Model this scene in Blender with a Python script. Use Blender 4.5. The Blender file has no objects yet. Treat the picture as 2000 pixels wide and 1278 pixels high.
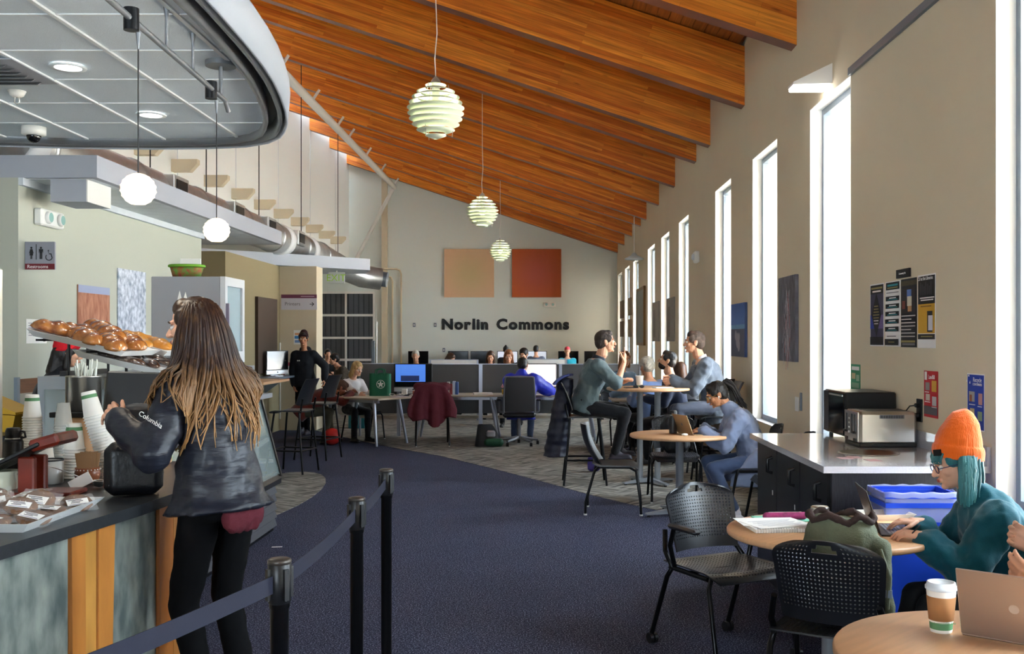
import bpy, bmesh, math, random
from mathutils import Vector as V, Matrix, Euler, Quaternion, noise
from math import sin, cos, pi, radians as R

sc = bpy.context.scene
col = sc.collection
random.seed(7)

# ------------------------------------------------------------------ camera, world, light
FPX = 2000.0; VX = 1060.0; VY = 664.0; CH = 1.6
cd = bpy.data.cameras.new('camera'); cam = bpy.data.objects.new('camera', cd); col.objects.link(cam)
cam.location = (0, 0, CH); cam.rotation_euler = (pi/2, 0, 0)
cd.sensor_width = 36; cd.lens = 36.0; cd.shift_x = -(VX-1000)/2000; cd.shift_y = (VY-639)/2000
cd.clip_start = .05; cd.clip_end = 300
sc.camera = cam
sc.view_settings.view_transform = 'Standard'; sc.view_settings.look = 'None'
sc.view_settings.gamma = 1; sc.view_settings.use_curve_mapping = False
sc.view_settings.exposure = -0.42
w = bpy.data.worlds.new('sky'); sc.world = w; w.use_nodes = True
bg = w.node_tree.nodes['Background']
bg.inputs[0].default_value = (.74, .88, 1.0, 1); bg.inputs[1].default_value = 34.0
try:
    sc.cycles.use_denoising = True; sc.cycles.max_bounces = 8; sc.cycles.diffuse_bounces = 5
    sc.cycles.sample_clamp_indirect = 40.0; sc.cycles.caustics_reflective = False; sc.cycles.caustics_refractive = False
except Exception: pass

sun = bpy.data.lights.new('sun', 'SUN'); sun.energy = 260; sun.angle = R(.6); sun.color = (1, .95, .88)
so = bpy.data.objects.new('sun', sun); so.rotation_euler = V((.55, .12, -.83)).to_track_quat('-Z', 'Y').to_euler(); col.objects.link(so)

def portal(loc, rot, sx, sy):
    l = bpy.data.lights.new('window_daylight', 'AREA'); l.shape = 'RECTANGLE'; l.size = sx; l.size_y = sy
    l.cycles.is_portal = True
    o = bpy.data.objects.new('window_daylight', l); o.location = loc; o.rotation_euler = rot; col.objects.link(o)

def at(px, py, D):                       # a point of the place seen at pixel (px,py) at distance D
    s = FPX/D
    return V(((px-VX)/s, D, CH-(py-VY)/s))

# ------------------------------------------------------------------ materials
def lin(c): return tuple((x/12.92 if x <= .04045 else ((x+.055)/1.055)**2.4) for x in c)
def rgb(h):
    if isinstance(h, str):
        h = h.lstrip('#'); h = tuple(int(h[i:i+2], 16)/255 for i in (0, 2, 4))
    return lin(h)
MATS = {}
def mat(name, c, rough=.6, metal=0., bump=None, var=None, emit=None, trans=0., alpha=1., spec=.5, coat=0., sheen=0., stretch=None, ior=1.45):
    """bump=(scale,strength) var=(scale,amount[,colour2])"""
    if name in MATS: return MATS[name]
    m = bpy.data.materials.new(name); m.use_nodes = True; MATS[name] = m
    nt = m.node_tree; b = nt.nodes['Principled BSDF']; c = rgb(c)
    m.diffuse_color = (*c, 1)
    b.inputs['Base Color'].default_value = (*c, 1); b.inputs['Roughness'].default_value = rough
    b.inputs['Metallic'].default_value = metal; b.inputs['Specular IOR Level'].default_value = spec
    b.inputs['IOR'].default_value = ior
    b.inputs['Transmission Weight'].default_value = trans; b.inputs['Alpha'].default_value = alpha
    b.inputs['Coat Weight'].default_value = coat; b.inputs['Sheen Weight'].default_value = sheen
    if emit:
        b.inputs['Emission Color'].default_value = (*rgb(emit[0]), 1); b.inputs['Emission Strength'].default_value = emit[1]
    if bump or var:
        tc = nt.nodes.new('ShaderNodeTexCoord'); mp = nt.nodes.new('ShaderNodeMapping')
        if stretch: mp.inputs['Scale'].default_value = stretch
        nt.links.new(tc.outputs['Object'], mp.inputs[0])
    if var:
        n = nt.nodes.new('ShaderNodeTexNoise'); n.inputs['Scale'].default_value = var[0]; n.inputs['Detail'].default_value = 4
        nt.links.new(mp.outputs[0], n.inputs['Vector'])
        r = nt.nodes.new('ShaderNodeValToRGB'); r.color_ramp.elements[0].position = .32; r.color_ramp.elements[1].position = .68
        c2 = rgb(var[2]) if len(var) > 2 else tuple(min(1, x*(1+var[1])) for x in c)
        c1 = c if len(var) > 2 else tuple(x*(1-var[1]) for x in c)
        r.color_ramp.elements[0].color = (*c1, 1); r.color_ramp.elements[1].color = (*c2, 1)
        nt.links.new(n.outputs['Fac'], r.inputs[0]); nt.links.new(r.outputs[0], b.inputs['Base Color'])
    if bump:
        n = nt.nodes.new('ShaderNodeTexNoise'); n.inputs['Scale'].default_value = bump[0]; n.inputs['Detail'].default_value = 5
        nt.links.new(mp.outputs[0], n.inputs['Vector'])
        bp = nt.nodes.new('ShaderNodeBump'); bp.inputs['Strength'].default_value = bump[1]; bp.inputs['Distance'].default_value = .01
        nt.links.new(n.outputs['Fac'], bp.inputs['Height']); nt.links.new(bp.outputs[0], b.inputs['Normal'])
    return m

def glulam(name, c1, c2, cm, brow, rowh, axes='XZ', rough=.42):
    """laminated wood: long lamellas of differing tint, with grain and knots"""
    m = mat(name, c1, rough); nt = m.node_tree; b = nt.nodes['Principled BSDF']; L = nt.links.new; N = nt.nodes.new
    tc = N('ShaderNodeTexCoord'); se = N('ShaderNodeSeparateXYZ'); co = N('ShaderNodeCombineXYZ')
    L(tc.outputs['Object'], se.inputs[0]); L(se.outputs[axes[0]], co.inputs[0]); L(se.outputs[axes[1]], co.inputs[1])
    oi = N('ShaderNodeObjectInfo'); ad = N('ShaderNodeVectorMath'); ad.operation = 'ADD'
    mu = N('ShaderNodeMath'); mu.operation = 'MULTIPLY'; mu.inputs[1].default_value = 37.0
    L(oi.outputs['Random'], mu.inputs[0]); L(co.outputs[0], ad.inputs[0])
    cx = N('ShaderNodeCombineXYZ'); L(mu.outputs[0], cx.inputs[0]); L(cx.outputs[0], ad.inputs[1])
    br = N('ShaderNodeTexBrick'); br.offset = .37; br.inputs['Scale'].default_value = 1
    br.inputs['Brick Width'].default_value = brow; br.inputs['Row Height'].default_value = rowh
    br.inputs['Mortar Size'].default_value = .0006; br.inputs['Bias'].default_value = 0
    br.inputs['Color1'].default_value = (*rgb(c1), 1); br.inputs['Color2'].default_value = (*rgb(c2), 1); br.inputs['Mortar'].default_value = (*rgb(cm), 1)
    L(ad.outputs[0], br.inputs['Vector'])
    mp = N('ShaderNodeMapping'); mp.inputs['Scale'].default_value = (.6, 14, 1); L(ad.outputs[0], mp.inputs[0])
    n = N('ShaderNodeTexNoise'); n.inputs['Scale'].default_value = 3; n.inputs['Detail'].default_value = 6; L(mp.outputs[0], n.inputs['Vector'])
    mp2 = N('ShaderNodeMapping'); mp2.inputs['Scale'].default_value = (1.6, 7, 1); L(ad.outputs[0], mp2.inputs[0])
    vo = N('ShaderNodeTexVoronoi'); vo.inputs['Scale'].default_value = 1.1; L(mp2.outputs[0], vo.inputs['Vector'])
    kr = N('ShaderNodeValToRGB'); kr.color_ramp.elements[0].position = .03; kr.color_ramp.elements[1].position = .12
    kr.color_ramp.elements[0].color = (.45, .4, .35, 1); kr.color_ramp.elements[1].color = (1, 1, 1, 1); L(vo.outputs['Distance'], kr.inputs[0])
    rr = N('ShaderNodeValToRGB'); rr.color_ramp.elements[0].position = .3; rr.color_ramp.elements[1].position = .72
    rr.color_ramp.elements[0].color = (.62, .55, .5, 1); rr.color_ramp.elements[1].color = (1.15, 1.12, 1.05, 1); L(n.outputs['Fac'], rr.inputs[0])
    m1 = N('ShaderNodeMix'); m1.data_type = 'RGBA'; m1.blend_type = 'MULTIPLY'; m1.inputs[0].default_value = 1
    L(br.outputs['Color'], m1.inputs[6]); L(rr.outputs[0], m1.inputs[7])
    m2 = N('ShaderNodeMix'); m2.data_type = 'RGBA'; m2.blend_type = 'MULTIPLY'; m2.inputs[0].default_value = .8
    L(m1.outputs[2], m2.inputs[6]); L(kr.outputs[0], m2.inputs[7]); L(m2.outputs[2], b.inputs['Base Color'])
    return m

def speckle(name, base, spk, scale=260, thr=.62, big=None, rough=.95):
    m = mat(name, base, rough, spec=.15); nt = m.node_tree; b = nt.nodes['Principled BSDF']; L = nt.links.new; N = nt.nodes.new
    tc = N('ShaderNodeTexCoord'); n = N('ShaderNodeTexNoise'); n.inputs['Scale'].default_value = scale; n.inputs['Detail'].default_value = 2
    L(tc.outputs['Object'], n.inputs['Vector'])
    r = N('ShaderNodeValToRGB'); e = r.color_ramp.elements; e[0].position = thr-.12; e[0].color = (*rgb(base), 1)
    e[1].position = thr+.06; e[1].color = (*rgb(spk), 1); L(n.outputs['Fac'], r.inputs[0])
    n2 = N('ShaderNodeTexNoise'); n2.inputs['Scale'].default_value = 1.3; n2.inputs['Detail'].default_value = 4; L(tc.outputs['Object'], n2.inputs['Vector'])
    r2 = N('ShaderNodeValToRGB'); r2.color_ramp.elements[0].color = (.8, .8, .8, 1); r2.color_ramp.elements[1].color = (1.15, 1.15, 1.15, 1); L(n2.outputs['Fac'], r2.inputs[0])
    mx = N('ShaderNodeMix'); mx.data_type = 'RGBA'; mx.blend_type = 'MULTIPLY'; mx.inputs[0].default_value = 1
    L(r.outputs[0], mx.inputs[6]); L(r2.outputs[0], mx.inputs[7]); L(mx.outputs[2], b.inputs['Base Color'])
    bp = N('ShaderNodeBump'); bp.inputs['Strength'].default_value = .5; bp.inputs['Distance'].default_value = .004
    L(n.outputs['Fac'], bp.inputs['Height']); L(bp.outputs[0], b.inputs['Normal'])
    return m

# ------------------------------------------------------------------ mesh builder
class MB:
    def __init__(s): s.v = []; s.f = []; s.m = []; s.sm = []; s.T = None
    def add(s, vs, fs, mi=0, smooth=False):
        b = len(s.v)
        s.v += [(s.T @ V(p)) if s.T else V(p) for p in vs]
        for f in fs:
            s.f.append([b+i for i in f]); s.m.append(mi); s.sm.append(smooth)
        return s
    def box(s, c, d, mi=0, ch=0., M=None):
        """box centre c, size d, chamfer ch, optional rotation matrix"""
        hx, hy, hz = d[0]/2, d[1]/2, d[2]/2; c = V(c)
        if ch <= 0:
            vs = [V((x*hx, y*hy, z*hz)) for x in (-1, 1) for y in (-1, 1) for z in (-1, 1)]
            fs = [(0, 1, 3, 2), (4, 6, 7, 5), (0, 4, 5, 1), (2, 3, 7, 6), (0, 2, 6, 4), (1, 5, 7, 3)]
        else:
            ch = min(ch, hx*.98, hy*.98, hz*.98); bm = bmesh.new()
            for x in (-1, 1):
                for y in (-1, 1):
                    for z in (-1, 1):
                        bm.verts.new((x*(hx-ch), y*(hy-ch), z*hz)); bm.verts.new((x*(hx-ch), y*hy, z*(hz-ch))); bm.verts.new((x*hx, y*(hy-ch), z*(hz-ch)))
            bmesh.ops.convex_hull(bm, input=bm.verts); bmesh.ops.dissolve_limit(bm, angle_limit=.02, verts=bm.verts, edges=bm.edges)
            bm.verts.index_update(); vs = [v.co.copy() for v in bm.verts]; fs = [[v.index for v in f.verts] for f in bm.faces]; bm.free()
        if M is not None: vs = [M @ v for v in vs]
        return s.add([v+c for v in vs], fs, mi)
    def bx(s, x0, x1, y0, y1, z0, z1, mi=0, ch=0.):
        return s.box(((x0+x1)/2, (y0+y1)/2, (z0+z1)/2), (abs(x1-x0), abs(y1-y0), abs(z1-z0)), mi, ch)
    def prism(s, poly, z0, z1, mi=0, M=None, smooth=False):
        n = len(poly); vs = [V((p[0], p[1], z0)) for p in poly]+[V((p[0], p[1], z1)) for p in poly]
        if M is not None: vs = [M @ v for v in vs]
        s.add(vs, [list(range(n))[::-1], list(range(n, 2*n))], mi)
        return s.add(vs, [(i, (i+1) % n, n+(i+1) % n, n+i) for i in range(n)], mi, smooth)
    def tube(s, pts, r, n=8, mi=0, caps=True, smooth=True, closed=False):
        pts = [V(p) for p in pts]; k = len(pts); rs = r if isinstance(r, (list, tuple)) else [r]*k
        vs = []; up = None
        for i in range(k):
            a = pts[i-1] if (i or closed) else pts[i]; b = pts[(i+1) % k] if (i < k-1 or closed) else pts[i]
            t = (b-a).normalized() if (b-a).length > 1e-9 else V((0, 0, 1))
            if up is None: up = V((0, 0, 1)) if abs(t.z) < .9 else V((1, 0, 0))
            x = up.cross(t)
            if x.length < 1e-6: x = t.orthogonal()
            x.normalize(); y = t.cross(x); up = y
            vs += [pts[i]+(x*cos(2*pi*j/n)+y*sin(2*pi*j/n))*rs[i] for j in range(n)]
        fs = [(i*n+j, i*n+(j+1) % n, ((i+1) % k)*n+(j+1) % n, ((i+1) % k)*n+j) for i in range(k if closed else k-1) for j in range(n)]
        s.add(vs, fs, mi, smooth)
        if caps and not closed:
            s.add(vs[:n], [list(range(n))[::-1]], mi); s.add(vs[-n:], [list(range(n))], mi)
        return s
    def cyl(s, p0, p1, r0, r1=None, n=16, mi=0, caps=True, smooth=True):
        return s.tube([p0, p1], [r0, r0 if r1 is None else r1], n, mi, caps, smooth)
    def lathe(s, prof, n=24, c=(0, 0, 0), mi=0, smooth=True, sx=1, sy=1, M=None, cap=False):
        c = V(c); vs = [V((r*cos(2*pi*j/n)*sx, r*sin(2*pi*j/n)*sy, z)) for r, z in prof for j in range(n)]
        if M is not None: vs = [M @ v for v in vs]
        vs = [v+c for v in vs]; k = len(prof)
        s.add(vs, [(i*n+j, i*n+(j+1) % n, (i+1)*n+(j+1) % n, (i+1)*n+j) for i in range(k-1) for j in range(n)], mi, smooth)
        if cap: s.add(vs[:n], [list(range(n))[::-1]], mi); s.add(vs[-n:], [list(range(n))], mi)
        return s
    def ell(s, c, r, n=16, k=10, mi=0, M=None, smooth=True):
        if not isinstance(r, (tuple, list)): r = (r, r, r)
        vs = [V((0, 0, -r[2]))]
        for i in range(1, k):
            a = -pi/2+pi*i/k
            vs += [V((r[0]*cos(a)*cos(2*pi*j/n), r[1]*cos(a)*sin(2*pi*j/n), r[2]*sin(a))) for j in range(n)]
        vs.append(V((0, 0, r[2])))
        if M is not None: vs = [M @ v for v in vs]
        vs = [v+V(c) for v in vs]; T = len(vs)-1
        fs = [(0, 1+(j+1) % n, 1+j) for j in range(n)]+[(T, 1+(k-2)*n+j, 1+(k-2)*n+(j+1) % n) for j in range(n)]
        fs += [(1+i*n+j, 1+i*n+(j+1) % n, 1+(i+1)*n+(j+1) % n, 1+(i+1)*n+j) for i in range(k-2) for j in range(n)]
        return s.add(vs, fs, mi, smooth)
    def cap(s, p0, p1, r0, r1, n=12, mi=0):
        """tapered capsule"""
        p0, p1 = V(p0), V(p1); d = (p1-p0); L = d.length
        if L < 1e-6: return s.ell(p0, max(r0, r1), n, 8, mi)
        t = d/L; pts = []; rs = []
        for a in (0.12, .5, .87, 1): pts.append(p0-t*r0*cos(a*pi/2)); rs.append(r0*sin(a*pi/2))
        for a in (1, .87, .5, .12): pts.append(p1+t*r1*cos(a*pi/2)); rs.append(r1*sin(a*pi/2))
        return s.tube(pts, rs, n, mi)
    def loft(s, secs, n=20, mi=0, e=2.3, smooth=True):
        """secs: (centre, xaxis, yaxis, rx, ry)"""
        vs = []
        for c, xa, ya, rx, ry in secs:
            for j in range(n):
                a = 2*pi*j/n; ca, sa = cos(a), sin(a)
                vs.append(V(c)+V(xa)*rx*math.copysign(abs(ca)**(2/e), ca)+V(ya)*ry*math.copysign(abs(sa)**(2/e), sa))
        k = len(secs)
        s.add(vs, [(i*n+j, i*n+(j+1) % n, (i+1)*n+(j+1) % n, (i+1)*n+j) for i in range(k-1) for j in range(n)], mi, smooth)
        s.add(vs[:n], [list(range(n))[::-1]], mi); s.add(vs[-n:], [list(range(n))], mi)
        return s
    def sheet(s, fn, nu, nv, th=0., mi=0, smooth=True):
        """surface fn(u,v)->V for u,v in 0..1, given thickness by offsetting along its normal"""
        g = [[V(fn(i/nu, j/nv)) for j in range(nv+1)] for i in range(nu+1)]
        W = nv+1; vs = [p for r in g for p in r]; fs = [(i*W+j, (i+1)*W+j, (i+1)*W+j+1, i*W+j+1) for i in range(nu) for j in range(nv)]
        if th <= 0: return s.add(vs, fs, mi, smooth)
        nb = []
        for i in range(nu+1):
            for j in range(W):
                du = g[min(i+1, nu)][j]-g[max(i-1, 0)][j]; dv = g[i][min(j+1, nv)]-g[i][max(j-1, 0)]
                nn = du.cross(dv); nn = nn.normalized() if nn.length > 1e-12 else V((0, 0, 1)); nb.append(g[i][j]-nn*th)
        o = len(vs); al = vs+nb
        f2 = [tuple(o+x for x in reversed(f)) for f in fs]
        rim = [(i*W) for i in range(nu+1)]+[nu*W+j for j in range(1, W)]+[i*W+nv for i in range(nu-1, -1, -1)]+[j for j in range(nv-1, 0, -1)]
        fr = [(rim[(i+1) % len(rim)], rim[i], o+rim[i], o+rim[(i+1) % len(rim)]) for i in range(len(rim))]
        s.add(al, fs+f2, mi, smooth); 
        return s.add(al, fr, mi, False)
    def mesh(s, name, mats):
        me = bpy.data.meshes.new(name); me.from_pydata([tuple(v) for v in s.v], [], s.f)
        mats = mats if isinstance(mats, (list, tuple)) else [mats]
        for m in mats: me.materials.append(m)
        me.polygons.foreach_set('material_index', s.m); me.polygons.foreach_set('use_smooth', s.sm)
        me.update(); return me
    def build(s, name, mats, parent=None, label=None):
        o = bpy.data.objects.new(name, s.mesh(name, mats)); col.objects.link(o)
        if parent is not None: o.parent = parent
        if label: o['label'] = label
        return o

def tag(o, label=None, cat=None, group=None, kind=None):
    if label: o['label'] = label
    if cat: o['category'] = cat
    if group: o['group'] = group
    if kind: o['kind'] = kind
    return o
ORD = 'first second third fourth fifth sixth seventh eighth ninth tenth eleventh twelfth thirteenth fourteenth fifteenth sixteenth seventeenth eighteenth nineteenth twentieth twenty-first twenty-second twenty-third twenty-fourth twenty-fifth'.split()
def thing(name, label, cat, loc=(0, 0, 0), rz=0, group=None):
    o = bpy.data.objects.new(name, None); col.objects.link(o); o.empty_display_size = .1
    o.location = loc; o.rotation_euler = (0, 0, R(rz)); return tag(o, label, cat, group)
def struct(name, mb, mats, label=None):
    o = mb.build(name, mats); o['kind'] = 'structure'
    if label: o['label'] = label
    return o
KIDS = {}
def copy_tree(src, loc=None, rz=None, label=None, parent=None, group=None):
    c = src.copy(); col.objects.link(c)
    if parent is not None: c.parent = parent
    for ch in list(src.children): copy_tree(ch, parent=c)
    if loc is not None: c.location = loc
    if rz is not None: c.rotation_euler = (0, 0, R(rz))
    if label: c['label'] = label
    if group: c['group'] = group
    return c
def mirror_part(src, parent, loc=(0, 0, 0), rz=0):
    c = src.copy(); col.objects.link(c); c.parent = parent; c.location = loc; c.rotation_euler = (0, 0, R(rz)); return c

PENDING = []                 # objects whose modifiers are applied together at the end of the script
def pend(o): PENDING.append(o); return o
def text(body, size, mats, parent=None, name='lettering', depth=.002, M=None, off=0., align='CENTER', loc=(0, 0, 0), width=None):
    cu = bpy.data.curves.new(name, 'FONT'); cu.body = body; cu.size = size; cu.extrude = depth; cu.offset = off
    cu.align_x = align; cu.align_y = 'CENTER'; cu.resolution_u = 3; cu.materials.append(mats)
    o = bpy.data.objects.new(name, cu); col.objects.link(o)
    if parent is not None: o.parent = parent
    MM = Matrix.Translation(loc) @ (M if M is not None else Matrix.Identity(4)); o.matrix_local = MM
    if width: o.scale = (width, 1, 1)
    TEXTS.append(o); return o
TEXTS = []
def RX(a): return Matrix.Rotation(R(a), 4, 'X')
def RY(a): return Matrix.Rotation(R(a), 4, 'Y')
def RZ(a): return Matrix.Rotation(R(a), 4, 'Z')
FACE_CAM = RX(90)                          # text standing up, read from -Y
FACE_LEFT = RZ(-90) @ RX(90)                # on the right-hand wall, read from -X
FACE_RIGHT = RZ(90) @ RX(90)               # on a left-hand wall, read from +X
# ------------------------------------------------------------------ palette
M_wall = mat('cream_wall_paint', '#d6c9ae', .85, bump=(90, .05), var=(.7, .03))
M_wallw = mat('white_wall_paint', '#eff1ee', .85)
M_olive = mat('olive_wall_paint', '#8d8162', .85)
M_soff = mat('gray_soffit_paint', '#a9adb6', .7)
M_soffw = mat('pale_soffit_board', '#d7dde2', .8, var=(6, .04))
M_tile = mat('acoustic_tile', '#dde8f0', .95, bump=(160, .25), var=(220, .05))
M_tbar = mat('white_tbar', '#e8ecee', .5)
M_rimg = mat('grey_rim_metal', '#7d8085', .4, .4)
M_rimd = mat('dark_rim_metal', '#1d1f22', .4, .5)
M_fasc = mat('pale_fascia', '#b4bcc8', .5)
M_black = mat('black_plastic', '#141416', .38, var=(30, .1))
M_blackm = mat('black_metal', '#121214', .3, .6)
M_white = mat('white_plastic', '#eceae4', .4)
M_steel = mat('brushed_steel', '#c9c7c2', .28, 1., bump=(60, .03), stretch=(1, 1, 25))
M_galv = mat('galvanised_duct', '#c3c6c6', .38, .85, var=(4, .12), bump=(14, .08))
M_alu = mat('grey_aluminium', '#7d8894', .4, .3)
M_pipew = mat('white_pipe_paint', '#d8d6cf', .5)
M_oak = mat('honey_wood_top', '#cfa27a', .38, var=(5, .07), stretch=(1, 9, 1))
M_fir = glulam('orange_fir', '#b5702f', '#c98a45', '#8d4f1e', 1.6, .12, 'ZX', .4)
M_beam = glulam('fir_glulam', '#cc6818', '#f09c38', '#7a3a10', 1.9, .045, 'XZ', .38)
M_deck = glulam('fir_decking', '#9c5a22', '#b06a2a', '#5c2c10', 2.4, .3, 'YX', .5)
M_glass = mat('window_glass', '#dfe9ee', .02, alpha=.06, spec=.5)
M_carpet = speckle('navy_carpet', '#2a2c40', '#8b8fa8', 120, .64)
M_paper = mat('paper', '#f0f0ec', .8)
M_brown = mat('dark_brown_board', '#3b2a1f', .6)
M_red = mat('deep_red_print', '#8e1f2b', .6)

# patterned grey carpet: small bands laid alternately along and across
M_gcarp = mat('grey_patterned_carpet', '#77736c', .95, spec=.1)
def _gc():
    nt = M_gcarp.node_tree; b = nt.nodes['Principled BSDF']; L = nt.links.new; N = nt.nodes.new
    tc = N('ShaderNodeTexCoord'); ck = N('ShaderNodeTexChecker'); ck.inputs['Scale'].default_value = 2.2
    mp = N('ShaderNodeMapping'); mp.inputs['Rotation'].default_value = (0, 0, .6); L(tc.outputs['Object'], mp.inputs[0]); L(mp.outputs[0], ck.inputs[0])
    outs = []
    for sx in ((1, .12, 1), (.12, 1, 1)):
        m2 = N('ShaderNodeMapping'); m2.inputs['Scale'].default_value = sx; L(mp.outputs[0], m2.inputs[0])
        n = N('ShaderNodeTexNoise'); n.inputs['Scale'].default_value = 22; n.inputs['Detail'].default_value = 2; L(m2.outputs[0], n.inputs['Vector']); outs.append(n)
    mx = N('ShaderNodeMix'); mx.data_type = 'FLOAT'; L(ck.outputs['Fac'], mx.inputs[0]); L(outs[0].outputs['Fac'], mx.inputs[2]); L(outs[1].outputs['Fac'], mx.inputs[3])
    r = N('ShaderNodeValToRGB'); e = r.color_ramp.elements; e[0].position = .35; e[0].color = (*rgb('#57544f'), 1); e[1].position = .65; e[1].color = (*rgb('#97928a'), 1)
    L(mx.outputs[0], r.inputs[0]); L(r.outputs[0], b.inputs['Base Color'])
_gc()
M_stone = glulam('pale_stone_veneer', '#d9d2c6', '#c6bcae', '#8e877c', .6, .2, 'YZ', .8)

M_revl = mat('daylight_white_reveal', '#f7f7f4', .7)  # daylight glare on the wall-coloured reveals, put into a whiter colour
WX = 2.3; BY = 31.7                                  # inner faces of the window wall and the back wall
# ------------------------------------------------------------------ floor
struct('floor', MB().bx(-9, 2.65, -7, 32.2, -.12, 0), M_carpet, 'dark navy speckled carpet floor')
pg = [(-4.6, 19.0), (-2.87, 16.16), (-2.1, 15.0), (-1.41, 14.1), (-.64, 12.75), (0, 11.55), (.466, 10.6), (.97, 9.75), (1.3, 9.28), (1.8, 8.8), (WX, 8.5), (WX, BY), (-7, BY), (-7, 24)]
gc = MB().prism(pg, .0, .004).build('carpet_inlay', M_gcarp); gc.parent = bpy.data.objects['floor']
MB().prism([(-2.9+.62*cos(a*pi/12)*.9, 10.4+2.0*sin(a*pi/12)) for a in range(24)], .0, .004).build('carpet_inlay', M_gcarp, bpy.data.objects['floor'])

# ------------------------------------------------------------------ window wall
ZS, ZT, ZR = .73, 3.58, 5.1
wins = [(-6.8, -5.65), (-4.4, -3.25), (-.8, .38), (1.6, 2.79), (4.03, 5.2), (7.64, 8.81), (10.04, 11.22), (12.5, 13.65), (16.14, 17.29), (18.6, 19.85), (21.0, 22.4), (24.6, 26.0), (27.1, 28.6), (29.7, 31.3)]
wb = MB(); ys = [-7]+[y for a in wins for y in a]+[BY+.3]
for i in range(0, len(ys), 2): wb.bx(WX, WX+.3, ys[i], ys[i+1], 0, ZR)
for a, b in wins: wb.bx(WX, WX+.3, a, b, 0, ZS); wb.bx(WX, WX+.3, a, b, ZT, ZR)
wr = struct('wall_right', wb, M_wall, 'cream wall with a row of tall narrow windows')
ob = MB()
for i in range(0, len(ys), 2): ob.bx(WX+.3, WX+.95, ys[i], ys[i+1], -.3, ZR)
for a, b in wins: ob.bx(WX+.3, WX+.95, a, b, -.3, ZS-.05); ob.bx(WX+.3, WX+.95, a, b, ZT+.05, ZR)
ob.build('stone_veneer', M_stone, wr)
for i, (a, b) in enumerate(wins):
    f = MB(); x0, x1, t = WX+.1, WX+.17, .06
    f.bx(x0, x1, a, a+t, ZS, ZT).bx(x0, x1, b-t, b, ZS, ZT).bx(x0, x1, a+t, b-t, ZS, ZS+t).bx(x0, x1, a+t, b-t, ZT-t, ZT)
    wo = struct('window_%d' % (i+1), f, M_alu, 'grey aluminium frame of a tall narrow window')
    MB().bx(WX+.13, WX+.136, a+t, b-t, ZS+t, ZT-t).build('pane', M_glass, wo)
    MB().bx(WX-.001, WX+.1, b-.008, b, ZS, ZT).build('reveal', M_revl, wo); MB().bx(WX-.001, WX+.1, a, a+.008, ZS, ZT).build('reveal', M_revl, wo); MB().bx(WX-.001, WX+.1, a+.008, b-.008, ZT-.008, ZT).build('reveal', M_revl, wo)  # thin liners carrying the painted-in daylight white
    MB().bx(WX+.001, WX+.1, a, b, ZS-.012, ZS+.006).build('sill', M_soff, wo)
    portal((WX+.15, (a+b)/2, (ZS+ZT)/2), (0, R(90), 0), ZT-ZS, b-a)
tr = struct('trim_1', MB().bx(WX-.025, WX, 5.2, 7.64, ZT-.01, ZT+.045), M_alu, 'grey metal track between two window heads')
struct('baseboard_right', MB().bx(WX-.012, WX, -7, BY, 0, .1), M_rimd)
# outside: paved ground
struct('ground_outside', MB().bx(3.25, 60, -40, 70, -.4, -.3), mat('pale_paving', '#cfcac0', .9, var=(2, .05)))

# ------------------------------------------------------------------ roof: beams, decking boards, tie pipe
SL = .33; AN = math.atan(SL); ZB = 4.27
ceil = struct('ceiling', MB().prism([(2.95, 4.98-SL*.65+.04), (2.95, 5.3-SL*.65), (-5.65, 5.3+SL*7.95), (-5.65, 5.02+SL*7.95)], -32.2, 7, M=RX(90)), M_deck, 'sloping timber ceiling')
beamM = MB().bx(-8.86, .12, -.1, .1, 0, .64).mesh('beam', M_beam)
beams = [-6, -3.2, -1.9, .6, 3.0, 5.5, 6.79, 9.37, 11.76, 14.15, 15.44, 17.9, 20.35, 22.8, 24.1, 26.45, 28.9, 31.45]
for d in beams:
    o = bpy.data.objects.new('beam', beamM); col.objects.link(o); o.parent = ceil; o.location = (WX, d, ZB); o.rotation_euler = (0, AN, 0)
nb = 62; bw = 8.9/nb
brdM = MB().box((0, 12.5, 0), (bw-.006, 39.2, .03), ch=.004).mesh('board', M_deck)
for i in range(int(nb*7.94/8.3)):
    o = bpy.data.objects.new('board', brdM); col.objects.link(o); o.parent = ceil
    x = WX-.05-(i+.5)*bw*cos(AN); o.location = (x, 0, ZB+.64/cos(AN)+SL*(WX-x)+.03); o.rotation_euler = (0, AN, 0)
sk = MB(); zr = lambda x: 5.06+SL*(WX-x)
for y in [-7+1.95*i for i in range(21)]: sk.add([(-6.0, y, zr(-6)), (-5.63, y, zr(-5.63)), (-5.63, y+.08, zr(-5.63)), (-6.0, y+.08, zr(-6)), (-6.0, y, zr(-6)+.08), (-5.63, y, zr(-5.63)+.08), (-5.63, y+.08, zr(-5.63)+.08), (-6.0, y+.08, zr(-6)+.08)], [(3, 2, 1, 0), (4, 5, 6, 7), (0, 1, 5, 4), (1, 2, 6, 5), (2, 3, 7, 6), (3, 0, 4, 7)])
sko = struct('window_18', sk, M_alu, 'unseen skylight strip added to brighten the high white wall')  # unseen roof opening, added to light the high white wall and beams
MB().add([(-6.02, -7, zr(-6.02)+.05), (-5.46, -7, zr(-5.46)+.05), (-5.46, 32, zr(-5.46)+.05), (-6.02, 32, zr(-6.02)+.05)], [(0, 1, 2, 3)]).build('pane', M_glass, sko)
portal((-5.74, 12.5, zr(-5.74)), (0, AN, 0), .52, 39)
sky_blocker = struct('sky_blocker_outside', MB().bx(4.3, 18, 28.2, 46, -.3, 11), glulam('pale_limestone', '#b4b2ae', '#a5a4a2', '#8e8d8a', .5, .2, 'XZ', .9))  # unseen block, added to cut the sky light reaching the end wall
TX, TZ = -4.57, 6.30
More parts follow.
